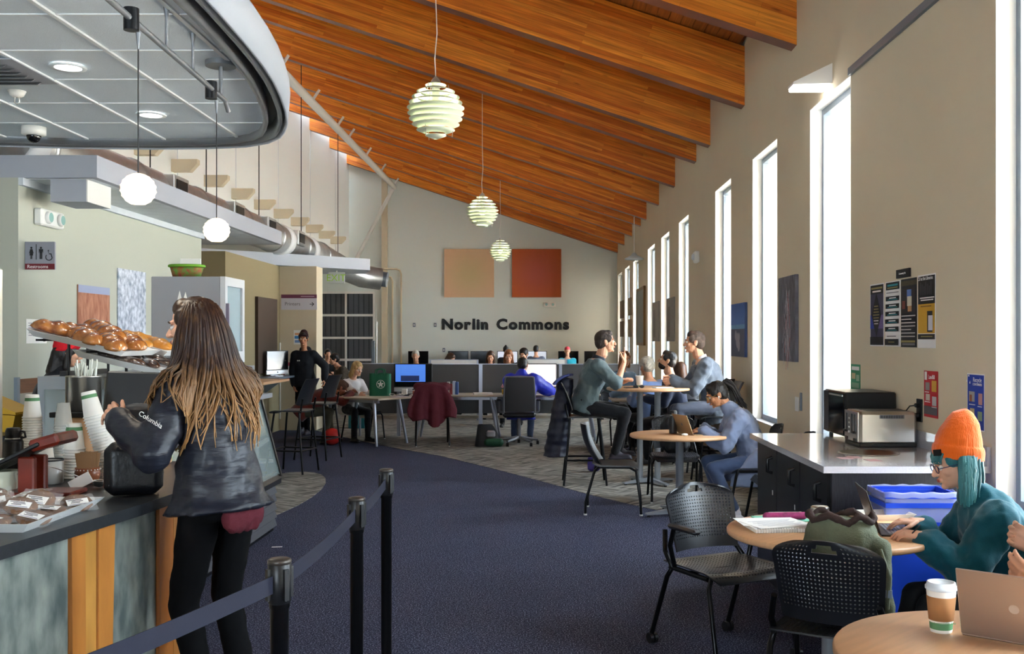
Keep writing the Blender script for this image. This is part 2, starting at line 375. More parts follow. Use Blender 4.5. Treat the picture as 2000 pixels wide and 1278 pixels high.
MB().cyl((TX, 3, TZ), (TX, 31.45, TZ), .085, n=14).build('tie_pipe', M_pipew, ceil)
for d in beams[4:]:
    MB().cyl((TX, d-.12, TZ), (TX+.16, d-.12, ZB+SL*(WX-TX-.16)+.06), .028, n=8).build('strut', M_pipew, ceil)
MB().cyl((TX, 31.45, TZ), (-5.75, 31.6, 4.1), .06, n=10).build('brace_pipe', M_pipew, ceil)

# ------------------------------------------------------------------ left side upper wall with brackets, lower left shell
wlu = struct('wall_left', MB().bx(-6.3, -6, -7.3, BY, 3.7, 9.2), M_wallw, 'high white wall above the duct')
brk = MB().prism([(0, 0), (0, .2), (.42, .2), (.42, .13), (.3, 0)], -.07, .07, M=RX(90)).mesh('bracket', M_wall)
for d in [12.0, 13.55, 15.1, 16.6, 18.2, 19.8, 21.35, 22.9, 24.45, 26, 27.5, 29.0]:
    o = bpy.data.objects.new('bracket', brk); col.objects.link(o); o.parent = wlu; o.location = (-6, d, 4.32)
for d in (10.4, 13.6, 16.8, 20, 23.2, 26.4, 29.6):
    MB().bx(-6.001, -5.992, d, d+.025, 3.7, 7.2).build('panel_joint', M_soffw, wlu)
struct('ceiling_left', MB().bx(-9, -6, -7, BY, 3.7, 3.9), M_wallw)
struct('wall_far_left', MB().bx(-9.2, -9, -7, 32, 0, 4), M_wall)
wbk = struct('wall_back', MB().bx(-9.2, 2.95, BY, BY+.3, 0, 8.6), mat('grey_cream_paint', '#e2e8e2', .85), 'cream end wall carrying the lettering')
MB().bx(-4.97, -4.8, BY-.12, BY, 0, 7).build('pilaster', M_wall, wbk)
# wall behind the camera with a wide glazed opening
wf = MB().bx(-9.2, -5.2, -7.3, -7, 0, 8.4).bx(-1.7, 2.95, -7.3, -7, 0, 8.4).bx(-5.2, -1.7, -7.3, -7, 3.2, 8.4).bx(-5.2, -1.7, -7.3, -7, 0, .2)
struct('wall_front', wf, M_wall)
fr = MB()
for x in (-5.2, -3.45, -1.76): fr.bx(x, x+.06, -7.18, -7.1, .2, 3.2)
fw = struct('window_15', fr, M_alu); MB().bx(-5.2, -1.7, -7.15, -7.14, .2, 3.2).build('pane', M_glass, fw)
portal((-3.45, -7.12, 1.7), (R(90), 0, 0), 3.5, 3.0)

# ------------------------------------------------------------------ restroom block, printers pier, soffits
wre = struct('wall_restroom', MB().bx(-9, -4.2, 8.2, 12.6, 0, 2.9), mat('pale_cream_paint', '#b6b8aa', .85), 'cream wall beside the restrooms')
MB().bx(-4.2, -4.16, 8.2, 12.6, 2.84, 2.9).build('top_trim', M_soffw, wre)
MB().bx(-4.2, -4.185, 8.2, 12.6, 1.17, 1.285).build('wood_rail', mat('brown_rail_wood', '#6e4122', .45, var=(6, .2), stretch=(1, .5, 8)), wre)
MB().bx(-4.2, -4.19, 8.2, 12.6, 0, 1.17).build('wainscot', mat('warm_grey_wainscot', '#a09c90', .7), wre)
MB().bx(-4.215, -4.185, 8.16, 8.2, .2, 1.3).build('corner_guard', M_alu, wre)
so1 = struct('ceiling_soffit', MB().bx(-9, -3.57, 8.2, 8.26, 2.9, 3.08).bx(-3.63, -3.57, 8.26, 14, 2.9, 3.08).bx(-3.63, -4.6, 13.94, 14, 2.9, 3.08), M_soff, 'grey soffit edge over the restroom wall')
nd = 19
pl = MB().bx(-4.7, -3.63, 0, .288, 2.9, 2.915).mesh('plank', M_soffw)
for i in range(nd):
    o = bpy.data.objects.new('plank', pl); col.objects.link(o); o.parent = so1; o.location = (0, 8.3+i*.3, 0)
MB().bx(-3.99, -3.7, 8.3, 8.75, 2.72, 2.9).build('hanging_box', M_soff, so1)
MB().bx(-3.7, -3.69, 8.3, 8.75, 2.72, 2.9).build('box_edge', M_white, so1)
wpr = struct('wall_printers', MB().bx(-9, -4.65, 15.0, 18.6, 0, 2.9), M_olive, 'olive side wall by the bar ledge')
MB().bx(-4.65, -4.0, 18.1, 18.6, 0, 2.9).build('pier', M_wall, wpr)
MB().bx(-4.65, -4.6, 16.55, 17.75, 1.05, 2.3).build('dark_board', M_brown, wpr)
MB().bx(-4.67, -4.63, 18.06, 18.12, .2, 1.55).build('corner_guard', M_white, wpr)
sp = [(-6.6, 15.95), (-3.22, 19.1), (-3.5, 20.2), (-9, 20.2), (-9, 15.95)]
struct('ceiling_slab', MB().prism(sp, 2.9, 3.11), mat('bluish_slab_paint', '#c3cad6', .6), 'pale blue grey ceiling slab above the printers sign')
struct('wall_hall', MB().bx(-9, -6.4, 12.6, 15, 0, 2.9), M_brown)
# grid of slatted interior windows in the back wall
gx0, gx1, gz0, gz1 = -6.95, -5.22, .6, 3.06
wg = MB(); cols = [gx0, (gx0+gx1)/2, gx1]; rows = [gz0, .98, 1.66, 2.36, gz1]
for x in cols: wg.bx(x-.03, x+.03, BY-.06, BY, gz0, gz1)
for z in rows: wg.bx(gx0, gx1, BY-.055, BY, z-.035, z+.035)
wgo = struct('window_16', wg, M_white, 'white framed grid of dark slatted panes')
M_dk = mat('dark_slat', '#55585c', .5); M_dk2 = mat('dark_recess', '#2c2e31', .6)
MB().bx(gx0, gx1, BY-.012, BY, gz0, gz1).build('pane', M_dk2, wgo)
for i in range(2):
    for k in range(5):
        x = cols[i]+.09+k*.158
        MB().bx(x, x+.135, BY-.03, BY-.015, gz0, gz1).build('slat', M_dk, wgo)

# ------------------------------------------------------------------ cafe canopy (oval dropped ceiling)
CZ = 3.18
outl = [(-1.95, 1.0), (-1.72, 1.6), (-1.66, 2.6), (-1.65, 3.6), (-1.66, 4.3), (-1.67, 4.8), (-1.69, 5.3), (-1.715, 5.7), (-1.75, 6.05), (-1.8, 6.4), (-1.87, 6.8), (-1.96, 7.2), (-2.04, 7.45), (-2.13, 7.68), (-2.25, 7.85), (-2.42, 7.97), (-2.7, 8.03), (-3.1, 8.05), (-3.7, 8.02), (-4.3, 7.92), (-5.2, 7.6), (-5.9, 7.0), (-6, 6.2), (-6, 1.0)]
def clip(poly, x0, x1, y0, y1):
    for ax, val, sg in ((0, x0, 1), (0, x1, -1), (1, y0, 1), (1, y1, -1)):
        o = []
        for i in range(len(poly)):
            a, b = poly[i-1], poly[i]; da, db = (a[ax]-val)*sg, (b[ax]-val)*sg
            if da >= 0: o.append(a)
            if da*db < 0: t = da/(da-db); o.append((a[0]+(b[0]-a[0])*t, a[1]+(b[1]-a[1])*t))
        poly = o
        if len(poly) < 3: return []
    return poly
can = thing('ceiling_canopy', 'rounded dropped ceiling of pale square tiles over the cafe counter', 'ceiling', (0, 0, 0)); can['kind'] = 'structure'
gxs = [-1.77-.6*k for k in range(-1, 8)]; gys = [1.24+.62*k for k in range(-1, 12)]
for i in range(len(gxs)-1):
    for j in range(len(gys)-1):
        p = clip(outl, gxs[i+1], gxs[i], gys[j], gys[j+1])
        if len(p) >= 3:
            ar = abs(sum(p[k-1][0]*p[k][1]-p[k][0]*p[k-1][1] for k in range(len(p))))/2
            if ar > .004: MB().prism(p, CZ, CZ+.012).build('tile', M_tile, can)
for x in gxs:
    p = clip(outl, x-.012, x+.012, 0, 9)
    if len(p) > 2: MB().prism(p, CZ-.012, CZ-.0005).build('ceiling_bar', M_tbar, can)
for y in gys:
    p = clip(outl, -9, 0, y-.007, y+.007)
    if len(p) > 2: MB().prism(p, CZ-.006, CZ-.0005).build('ceiling_bar', M_tbar, can)
# rim profile swept along the outline
def offset_outline(d):
    o = []; n = len(outl)
    for i in range(n):
        a, b, c = V(outl[i-1]), V(outl[i]), V(outl[(i+1) % n])
        n1 = V(((b-a).y, -(b-a).x)).normalized(); n2 = V(((c-b).y, -(c-b).x)).normalized(); nn = (n1+n2).normalized()
        o.append(b+nn*d/max(.5, nn.dot(n1)))
    return o
def rim(name, prof, m):
    mb = MB(); rs = [offset_outline(d) for d, z in prof]; n = len(outl)
    vs = [(r[i].x, r[i].y, prof[k][1]) for k, r in enumerate(rs) for i in range(n)]
    mb.add(vs, [(k*n+i, k*n+(i+1) % n, (k+1)*n+(i+1) % n, (k+1)*n+i) for k in range(len(prof)-1) for i in range(n)], 0, True)
    return mb.build(name, m, can)
rim('inner_rail', [(0, CZ+.01), (0, CZ-.05), (.03, CZ-.05), (.03, CZ+.06)], M_rimg)
rim('shadow_recess', [(.03, CZ+.05), (.1, CZ+.05)], M_rimd)
rim('outer_rail', [(.1, CZ+.06), (.1, CZ-.05), (.125, CZ-.05), (.125, CZ+.02)], M_rimg)
rim('black_groove', [(.125, CZ+.01), (.15, CZ+.01)], M_rimd)
rim('fascia', [(.15, CZ+.03), (.15, CZ-.055), (.165, CZ-.055), (.18, CZ+.16), (.18, CZ+.17), (0, CZ+.17)], M_fasc)
MB().prism(outl, CZ+.14, CZ+.168).build('top_board', M_rimd, can)

# ------------------------------------------------------------------ ductwork
du = thing('air_duct', 'long round galvanised air duct above the soffit', 'duct', (-4.6, 0, 3.35))
MB().tube([(0, 6, 0), (0, 21.2, 0), (.05, 21.9, -.06), (.25, 22.5, -.2), (.55, 22.9, -.33), (.95, 23.05, -.38)], .25, 24).build('duct_run', M_galv, du)
for d in (9.2, 11.3, 13.4, 15.4, 17.3, 19.2, 21.0):
    MB().lathe([(.25, -.03), (.268, -.02), (.268, .02), (.25, .03)], 24, (0, d, 0), M=RX(90)).build('duct_collar', M_galv, du)
for d in (12.2, 14.55, 16.3, 18.3):
    MB().box((.2, d, .06), (.2, .5, .26), ch=.01).build('duct_vent', M_galv, du)
    MB().box((.305, d, .06), (.01, .36, .16)).build('vent_slot', M_rimd, du)
M_dband = mat('white_duct_band', '#f3f6f8', .35)  # plain white for the bands around the duct
for d in (8.9, 17.9, 19.8):
    MB().lathe([(.25, -.16), (.272, -.15), (.272, .15), (.25, .16)], 24, (0, d, 0), M=RX(90)).build('duct_band', M_dband, du)
MB().cyl((-1.9, 15.6, -.16), (0, 15.6, -.05), .2, n=20).build('duct_branch', M_galv, du)
for (x, d) in ((.1, 19.5), (.1, 23), (.1, 16.6), (.0, 14), (0, 12)):
    MB().cyl((0, d, .2), (0, d, 4.2), .008, n=6).build('hanger_rod', M_rimd, du)
MB().cyl((.95, 23.05, -.38), (1.1, 23.05, -.4), .17, n=20).build('duct_end', M_alu, du)
# ------------------------------------------------------------------ cafe counter
M_ctop = mat('black_laminate', '#2a2c2f', .35, var=(40, .15))
M_marb = mat('grey_green_stone_panel', '#515b59', .3, var=(5, .2, '#949a92'), stretch=(1, 2.4, 1.1), bump=(9, .05))
M_firl = glulam('pale_fir', '#cf9a4e', '#c08a40', '#a87434', 1.6, .2, 'ZX', .4)
CT = .93
face = [(-2.05, 1.3), (-1.81, 3.3), (-1.68, 4.17), (-1.64, 4.7)]
def fx(D):
    for a, b in zip(face, face[1:]):
        if D <= b[1]: return a[0]+(b[0]-a[0])*(D-a[1])/(b[1]-a[1])
    return face[-1][0]
cc = thing('cafe_counter', 'curved cafe counter with black top and stone panels between timber strips', 'counter')
MB().prism([(-2.0, 1.3), (-1.76, 3.3), (-1.63, 4.17), (-1.585, 4.76), (-1.85, 5.65), (-3.6, 5.65), (-3.6, 1.3)], CT-.045, CT).build('countertop', M_ctop, cc)
MB().prism([(-2.09, 1.34), (-1.85, 3.3), (-1.72, 4.17), (-1.68, 4.7), (-1.95, 5.6), (-3.55, 5.6), (-3.55, 1.34)], 0, CT-.046).build('cabinet_body', M_blackm, cc)
def fpan(name, d0, d1, t, z0, z1, m, d0b=None, d1b=None):
    d0b = d0 if d0b is None else d0b; d1b = d1 if d1b is None else d1b
    vs = [(fx(d0b)-.04, d0b, z0), (fx(d1b)-.04, d1b, z0), (fx(d1b)-.04+t, d1b, z0), (fx(d0b)-.04+t, d0b, z0),
          (fx(d0)-.04, d0, z1), (fx(d1)-.04, d1, z1), (fx(d1)-.04+t, d1, z1), (fx(d0)-.04+t, d0, z1)]
    return MB().add(vs, [(0, 1, 2, 3)[::-1], (4, 5, 6, 7), (0, 1, 5, 4), (1, 2, 6, 5), (2, 3, 7, 6), (3, 0, 4, 7)]).build(name, m, cc)
for d0, d1 in ((1.4, 2.78), (3.06, 3.785), (4.08, 4.44)): fpan('stone_panel', d0, d1, .022, .09, CT-.05, M_marb)
for d0 in (2.79, 3.79):
    fpan('timber_strip', d0, d0+.085, .034, .02, CT-.047, M_fir, d0+.01, d0+.09)
    fpan('timber_strip', d0+.087, d0+.165, .028, .02, CT-.047, M_firl, d0+.093, d0+.165)
    fpan('timber_strip', d0+.168, d0+.28, .036, .02, CT-.047, M_fir, d0+.168, d0+.25)
fpan('timber_strip', 4.445, 4.58, .036, .02, CT-.047, M_fir); fpan('timber_strip', 4.583, 4.7, .036, .02, CT-.047, M_fir)
fpan('kick_board', 1.4, 4.44, .01, 0, .088, M_rimd)

# ------------------------------------------------------------------ things on the counter
M_cer = mat('white_ceramic', '#eceeee', .2); M_film = mat('clear_film', '#ffffff', .08, alpha=.1)
M_cook = mat('brown_cookie', '#6d4a30', .8, var=(40, .3)); M_ink = mat('dark_ink', '#2a2630', .7)
def dish_tray(name, label, loc, sx, sy, h, lip, cat='tray', rot=None):
    t = thing(name, label, cat, loc)
    if rot: t.rotation_euler = rot
    a, b = sx/2, sy/2; i = lip
    vs = []
    for (px, py, z) in ((a-i, b-i, 0), (a, b, h), (a-.006, b-.006, h), (a-i-.004, b-i-.004, .008)):
        vs += [(-px, -py, z), (px, -py, z), (px, py, z), (-px, py, z)]
    fs = [(3, 2, 1, 0), (12, 13, 14, 15)]
    for k in range(3): fs += [(k*4+j, k*4+(j+1) % 4, k*4+4+(j+1) % 4, k*4+4+j) for j in range(4)]
    MB().add(vs, fs).build('tray_body', M_cer, t); return t
dish_tray('serving_tray', 'white rectangular tray of wrapped cookies on the cafe counter', (-2.06, 3.83, CT), .58, .62, .035, .035)
def packet(label, group):
    t = thing('cookie_packet', label, 'cookie', group=group)
    MB().lathe([(.0, .004), (.052, .004), (.058, .012), (.052, .02), (0, .022)], 14).build('cookie', M_cook, t)
    def bag(u, v):
        x, y = (u-.5)*.135, (v-.5)*.115; e = max(0, (1-abs(2*u-1)**3)*(1-abs(2*v-1)**3)); return V((x, y, .012+.016*e+.003*sin(40*u+9*v)))
    def bag2(u, v):
        p = bag(u, v); p.z = .024-p.z if p.z > .012 else p.z; p.z = max(.001, p.z); return p
    MB().sheet(bag, 12, 10).sheet(bag2, 6, 6).build('wrapper', M_film, t)
    lb = MB().box((0, -.018, .0292), (.075, .042, .0006)).build('paper_label', M_paper, t)
    for k in range(3): MB().box((-.008+.008*(k % 2), -.004-.009*k, .0297), (.048-.008*k, .0038, .0004)).build('print_mark', M_ink, lb)
    MB().box((.0, -.034, .0297), (.06, .003, .0004)).build('print_line', mat('violet_ink', '#6a6488', .7), lb)
    return t
pk = packet('wrapped brown cookie with a printed white label on the counter tray', 'wrapped cookies on the counter tray')
rr = random.Random(3); spots = [(-2.24, 3.62), (-2.1, 3.61), (-1.95, 3.64), (-1.84, 3.7), (-2.27, 3.74), (-2.13, 3.76), (-1.99, 3.79), (-1.86, 3.86), (-2.25, 3.9), (-2.1, 3.92), (-1.95, 3.96), (-1.84, 4.04), (-2.2, 4.04), (-2.05, 4.06), (-2.03, 3.68), (-2.17, 3.68), (-1.92, 3.76), (-2.19, 3.83), (-2.06, 3.85), (-1.92, 3.9), (-2.14, 3.98), (-2.0, 4.0)]
for i, (x, y) in enumerate(spots):
    o = pk if i == 0 else copy_tree(pk)
    o.location = (x, y, CT+.014+(.034 if i > 13 else 0)); o.rotation_euler = (rr.uniform(.1, .5), rr.uniform(-.25, .2), rr.uniform(-.7, .7)); o.scale = (1.05,)*3
    o['label'] = 'wrapped brown cookie with a white label, %s from the tray front' % ORD[i]

M_cupw = mat('white_paper_cup', '#efede6', .6); M_green = mat('green_band', '#5d8f62', .6)
cupM = MB().lathe([(0, .112), (.026, .112), (.029, .115), (.031, .113), (.0425, .008), (.047, .006), (.0475, .002), (.044, 0), (.041, .004), (.0285, .104), (0, .105)], 20).mesh('paper_cup', M_cupw)
clrM = MB().lathe([(0, .112), (.026, .112), (.03, .115), (.0425, .008), (.047, .006), (.0475, .002), (.044, 0)], 20).mesh('plastic_cup', mat('clear_plastic_cup', '#e9ecea', .15, alpha=.35))
bandM = MB().lathe([(.0326, .100), (.0345, .084)], 20).mesh('colour_band', M_green)
def cup_stack(px, D, n, label, lean=(0, 0), pitch=.0125, mesh=cupM, band=True, sc_=1.0, name='paper_cup'):
    p = at(px, 900, D)
    for k in range(n):
        z = CT+.002+k*pitch*sc_; f = (k/max(1, n-1))
        o = bpy.data.objects.new(name, mesh); col.objects.link(o); tag(o, (ORD[n-1-k]+' cup from the top, '+label) if k < n-1 else 'topmost cup, '+label, 'cup', label)
        o.location = (p.x+lean[0]*f, p.y+lean[1]*f, z); o.scale = (sc_,)*3
        o.rotation_euler = (0, math.atan2(lean[0]*.9, n*pitch)*.8*min(1, f*2.2), 0)
        if k == n-1 and band:
            b = bpy.data.objects.new('colour_band', bandM); col.objects.link(b); b.parent = o; b['label'] = 'green printed band'
cup_stack(63, 5.32, 21, 'white paper, in the stack behind the black thermos', sc_=1.05)
cup_stack(90, 5.0, 9, 'small white paper, in the plain unbanded stack', band=False, sc_=.85)
cup_stack(124, 5.13, 20, 'clear plastic, in the stack before the straw can', mesh=clrM, band=False, name='plastic_cup')
cup_stack(145, 4.95, 11, 'white paper, in the short stack behind the brown bowl', sc_=1.1)
cup_stack(222, 4.95, 23, 'white paper, in the leaning stack by the handbag', lean=(-.095, 0), sc_=1.08)
# trivets under stacks, mug, bowl, thermos
t = thing('black_thermos', 'black insulated bottle with a looped lid beside the steel tower', 'bottle', (-2.585, 5.0, CT))
MB().lathe([(0, 0), (.044, 0), (.046, .01), (.046, .17), (.04, .185), (0, .185)], 20).build('bottle_body', M_black, t)
MB().lathe([(.033, .186), (.036, .19), (.036, .225), (.03, .24), (0, .24)], 20).build('bottle_lid', M_black, t)
MB().lathe([(.0375, .186), (.0385, .189), (.0375, .192)], 20).build('steel_ring', M_steel, t)
MB().tube([(.03, 0, .225), (.055, 0, .22), (.06, 0, .195), (.035, 0, .19)], .006, 8).build('lid_loop', M_black, t)
t = thing('enamel_mug', 'grey enamel mug with a black rim and a wire scoop', 'mug', (-2.29, 4.77, CT))
MB().lathe([(0, 0), (.05, 0), (.054, .006), (.055, .108), (.05, .108), (.049, .01), (0, .01)], 24).build('mug_body', mat('grey_enamel', '#a9a7a2', .3), t)
MB().lathe([(.055, .107), (.0575, .111), (.055, .115), (.0525, .111), (.055, .107)], 24).build('mug_rim', M_black, t)
MB().tube([(-.053, 0, .085), (-.08, 0, .085), (-.088, 0, .06), (-.08, 0, .032), (-.053, 0, .03)], .006, 8).build('mug_handle', mat('grey_enamel', '#a9a7a2', .3), t)
t = thing('clay_bowl', 'brown clay bowl with white dots holding cardboard sleeves', 'bowl', (-2.125, 4.78, CT))
M_clay = mat('brown_clay', '#7c4324', .35)
MB().lathe([(0, 0), (.035, 0), (.052, .02), (.057, .045), (.054, .075), (.05, .075), (.052, .045), (.045, .02), (0, .01)], 24).build('bowl_body', M_clay, t)
for k in range(22): MB().ell((.0565*cos(k*2*pi/22), .0565*sin(k*2*pi/22), .066), .0032, 6, 4).build('white_dot', M_white, t)
M_kraft = mat('kraft_card', '#8e6a48', .85)
for k, (dx, a) in enumerate(((-.02, -8), (0, 3), (.018, 9), (.008, -3))):
    tag(MB().box((0, 0, .05), (.07, .006, .1), M=RY(a) @ RZ(15)).build('cup_sleeve', M_kraft), 'brown cardboard sleeve standing in the clay bowl', 'sleeve', 'cardboard sleeves in the clay bowl').location = (-2.125+dx*.6, 4.775+k*.009, CT+.045)
t = thing('wire_scoop', 'small wire strainer with a long thin handle by the clay bowl', 'strainer', (-2.03, 4.62, CT))
MB().tube([(-.26, -.02, .125), (-.12, 0, .075), (-.02, 0, .035)], .0025, 6).build('wire_handle', M_steel, t)
MB().tube([(.03+.032*cos(a*pi/8), .03*sin(a*pi/8), .034) for a in range(16)], .0025, 6, closed=True).build('wire_ring', M_steel, t)
MB().lathe([(.031, .033), (.024, .012), (.0, .004)], 16, (.03, 0, 0)).build('strainer_cup', M_steel, t)
tag(MB().box((0, 0, 0), (.1, .008, .05), M=RY(-28)).build('white_sign', M_white), 'white card propped beside the clay bowl', 'card').location = (-2.04, 4.52, CT+.043)
t = thing('ceramic_cup', 'pale green white cup with a flared lip at the counter edge', 'cup', (-2.335, 4.45, CT))
MB().lathe([(0, 0), (.035, 0), (.05, .03), (.052, .06), (.046, .085), (.058, .1), (.055, .103), (.042, .085), (.048, .06), (0, .01)], 24).build('cup_body', mat('pale_green_glaze', '#dfe4cf', .25), t)
# tablet stand in red wood
M_redw = mat('red_stained_wood', '#6e2417', .3, var=(8, .35), stretch=(1, 6, 1))
t = thing('tablet_stand', 'red wooden stand holding a tilted tablet on the counter', 'stand', (-2.2, 4.42, CT), 0)
MB().box((.05, 0, .011), (.3, .17, .022), ch=.006).build('stand_base', M_redw, t)
for y in (-.05, .05): MB().box((.0, y, .09), (.07, .035, .16), ch=.006).build('upright', M_redw, t)
MB().box((-.06, 0, .165), (.3, .22, .018), ch=.005, M=RY(-26)).build('tablet', M_black, t)
MB().box((.09, 0, .235), (.13, .2, .05), ch=.012, M=RY(-16)).build('frame_block', M_redw, t)
MB().box((-.1, -.09, .165), (.06, .03, .004), M=RY(-4)).build('card_reader', M_white, t)
# point of sale screen
t = thing('till_screen', 'black till screen on a stand below the pastry trays', 'screen', (-2.0, 5.12, CT))
MB().lathe([(0, 0), (.1, 0), (.1, .012), (.02, .02), (.02, .3), (0, .3)], 20).build('screen_stand', M_black, t)
MB().box((.0, 0, .39), (.36, .035, .24), ch=.01, M=RX(-14) @ RZ(8)).build('screen_panel', M_black, t)
# stainless tower
t = thing('stainless_tower', 'tall brushed steel machine standing at the far counter end', 'machine', (-2.68, 4.55, CT))
MB().box((0, 0, .5), (.41, .3, 1.0), ch=.01).build('tower_body', M_steel, t)
MB().box((.206, 0, .55), (.004, .2, .6)).build('door_panel', M_alu, t)
# straw box, can, straws
t = thing('straw_box', 'wooden box with a black top carrying the steel straw can', 'box', (-2.27, 5.43, CT))
MB().box((0, 0, .135), (.5, .3, .265), ch=.004).build('box_body', M_oak, t)
MB().box((0, 0, .282), (.54, .33, .027), ch=.004).build('box_top', M_black, t)
t = thing('steel_can', 'polished steel canister full of white straws', 'canister', (-2.43, 5.42, CT+.296))
MB().lathe([(0, 0), (.084, 0), (.088, .004), (.088, .176), (.091, .18), (.088, .184), (.083, .18), (.083, .01), (0, .01)], 32).build('can_body', M_steel, t)
rs = random.Random(11); M_straw = mat('white_straw', '#dfe3da', .5)
for k in range(22):
    a = rs.uniform(0, 6.28); r = .065*math.sqrt(rs.random()); L = rs.uniform(.2, .26); dx, dy = rs.uniform(-.04, .04), rs.uniform(-.03, .03)
    o = MB().cyl((0, 0, 0), (dx, dy, L), .0045, n=8).build('drinking_straw', M_straw); tag(o, 'white drinking straw standing in the steel canister', 'straw', 'straws in the steel canister')
    o.location = (-2.43+r*cos(a)*.8, 5.42+r*sin(a)*.8, CT+.308)
t = thing('steel_canister', 'second steel canister half hidden behind the straw can', 'canister', (-2.3, 5.5, CT+.296))
MB().lathe([(0, 0), (.05, 0), (.05, .16), (.053, .165), (.045, .16), (.045, .01), (0, .01)], 24).build('can_body', M_steel, t)
# yellow bin on the back counter
t = thing('back_counter', 'dark counter against the restroom side holding the yellow bin', 'counter', (-3.55, 6.6, 0))
MB().box((0, 0, .5), (.75, 1.2, 1.0), ch=.004).build('cabinet_body', M_rimd, t); MB().box((0, 0, 1.02), (.8, 1.25, .035), ch=.004).build('countertop', M_ctop, t)
t = thing('yellow_bin', 'yellow plastic bin with a slanted lid on the back counter', 'bin', (-3.36, 6.35, 1.0375))
M_yel = mat('yellow_plastic', '#c79a14', .4)
MB().prism([(-.12, 0), (.13, 0), (.15, .1), (-.12, .12)], -.12, .12, M=RX(90)).build('bin_body', M_yel, t)
MB().prism([(-.13, .125), (.155, .105), (.155, .12), (-.1, .225), (-.13, .22)], -.125, .125, M=RX(90)).build('bin_lid', M_yel, t)

# ------------------------------------------------------------------ refrigerated display case
M_cglass = mat('case_glass', '#cfe0dc', .03, alpha=.16); M_cgrey = mat('grey_case_metal', '#8b8f94', .4, .4)
dc = thing('display_case', 'slanted glass refrigerated display case with louvred base', 'display case', (0, 0, 0))
Y0, Y1 = 6.0, 8.6
MB().bx(-2.96, -2.26, Y0, Y1, 0, .42).build('case_base', M_blackm, dc)
for k in range(5):
    z = .05+k*.068
    MB().prism([(-2.262, z), (-2.215, z+.004), (-2.232, z+.058), (-2.262, z+.058)], -(Y1-.06), -(Y0+.06), M=RX(90)).build('louvre', mat('louvre_paint', '#4c4e55', .4, .3), dc)
MB().prism([(-2.262, .4), (-2.195, .4), (-2.195, .44), (-2.22, .49), (-2.262, .49)], -Y1, -Y0, M=RX(90)).build('bumper_rail', M_black, dc)
MB().prism([(-2.21, .48), (-2.2, .48), (-2.42, 1.31), (-2.43, 1.31)], -(Y1-.03), -(Y0+.03), M=RX(90)).build('front_glass', M_cglass, dc)
for y in (Y0, Y1-.035): MB().prism([(-2.22, .46), (-2.185, .46), (-2.41, 1.33), (-2.445, 1.33)], -(y+.035), -y, M=RX(90)).build('glass_frame', M_black, dc)
MB().bx(-2.96, -2.42, Y0, Y1, 1.31, 1.385).build('case_top', M_cgrey, dc)
MB().bx(-2.96, -2.92, Y0, Y1, .42, 1.31).build('back_panel', M_cgrey, dc)
for y in (Y0, Y1-.008): MB().prism([(-2.92, .42), (-2.21, .42), (-2.42, 1.31), (-2.92, 1.31)], -(y+.008), -y, M=RX(90)).build('end_glass', M_cglass, dc)
MB().bx(-2.92, -2.24, Y0+.02, Y1-.02, .42, .46).build('deck_shelf', M_alu, dc)
for z, x in ((.74, -2.36), (1.02, -2.44)): MB().bx(-2.91, x, Y0+.03, Y1-.03, z, z+.012).build('wire_shelf', M_alu, dc)
MB().bx(-2.4, -2.19, 7.0, 8.3, 1.135, 1.17).build('plate_ledge', M_cgrey, dc)
MB().box((-2.318, 6.55, .98), (.003, .12, .36), M=RY(-14.8)).build('orange_sticker', mat('orange_sticker', '#e0561c', .5), dc, 'orange and black sticker')
MB().box((-2.318, 6.78, .96), (.003, .09, .26), M=RY(-14.8)).build('menu_card', M_rimd, dc)
rs = random.Random(5); cols_ = ['#c7682a', '#7d9a3a', '#d9b23c', '#a33a2a', '#e6dcc0', '#4f7f9a', '#d98a3a', '#8fae56', '#b5552e', '#e2c67a']
kk = 0
names = ['orange juice', 'green salad', 'yellow pudding', 'red berry', 'cream sandwich', 'blue drink', 'peach tea', 'lime snack', 'rust coloured wrap', 'pale cake']
for zi, z in enumerate((.46, .752, 1.032)):
    for j in range(10):
        y = 6.55+j*.2; x = -2.42-.08*zi
        m = mat('food_'+str((kk*7) % 10), cols_[(kk*7) % 10], .4); b = MB()
        lab = '%s %s on the %s shelf of the display case' % (names[(kk*7) % 10], ('bottle', 'tub', 'tub')[zi], ('bottom', 'middle', 'top')[zi])
        if zi == 0: b.lathe([(0, 0), (.032, 0), (.033, .12), (.015, .16), (.015, .19), (0, .19)], 12)
        else: b.lathe([(0, 0), (.05, 0), (.06, .07), (.06, .08), (.02, .1), (0, .1)], 12)
        o = tag(b.build('food_bottle' if zi == 0 else 'food_tub', m), lab, 'food', 'food in the display case'); o.location = (x, y, z+.002); kk += 1
# plate with a bun on the ledge
t = thing('white_plate', 'white plate with a bun on the display case ledge', 'plate', (-2.27, 7.4, 1.17))
MB().lathe([(0, 0), (.07, 0), (.13, .012), (.13, .016), (.07, .006), (0, .006)], 28).build('plate_body', M_cer, t)
M_bun = mat('glazed_bread', '#6e2f14', .25, var=(16, .45, '#b97a3c'), bump=(30, .5), coat=.8)
tag(MB().ell((0, 0, .032), (.07, .05, .03)).build('bread_bun', M_bun), 'small bun on the plate at the display case ledge', 'bread').location = (-2.28, 7.4, 1.176)

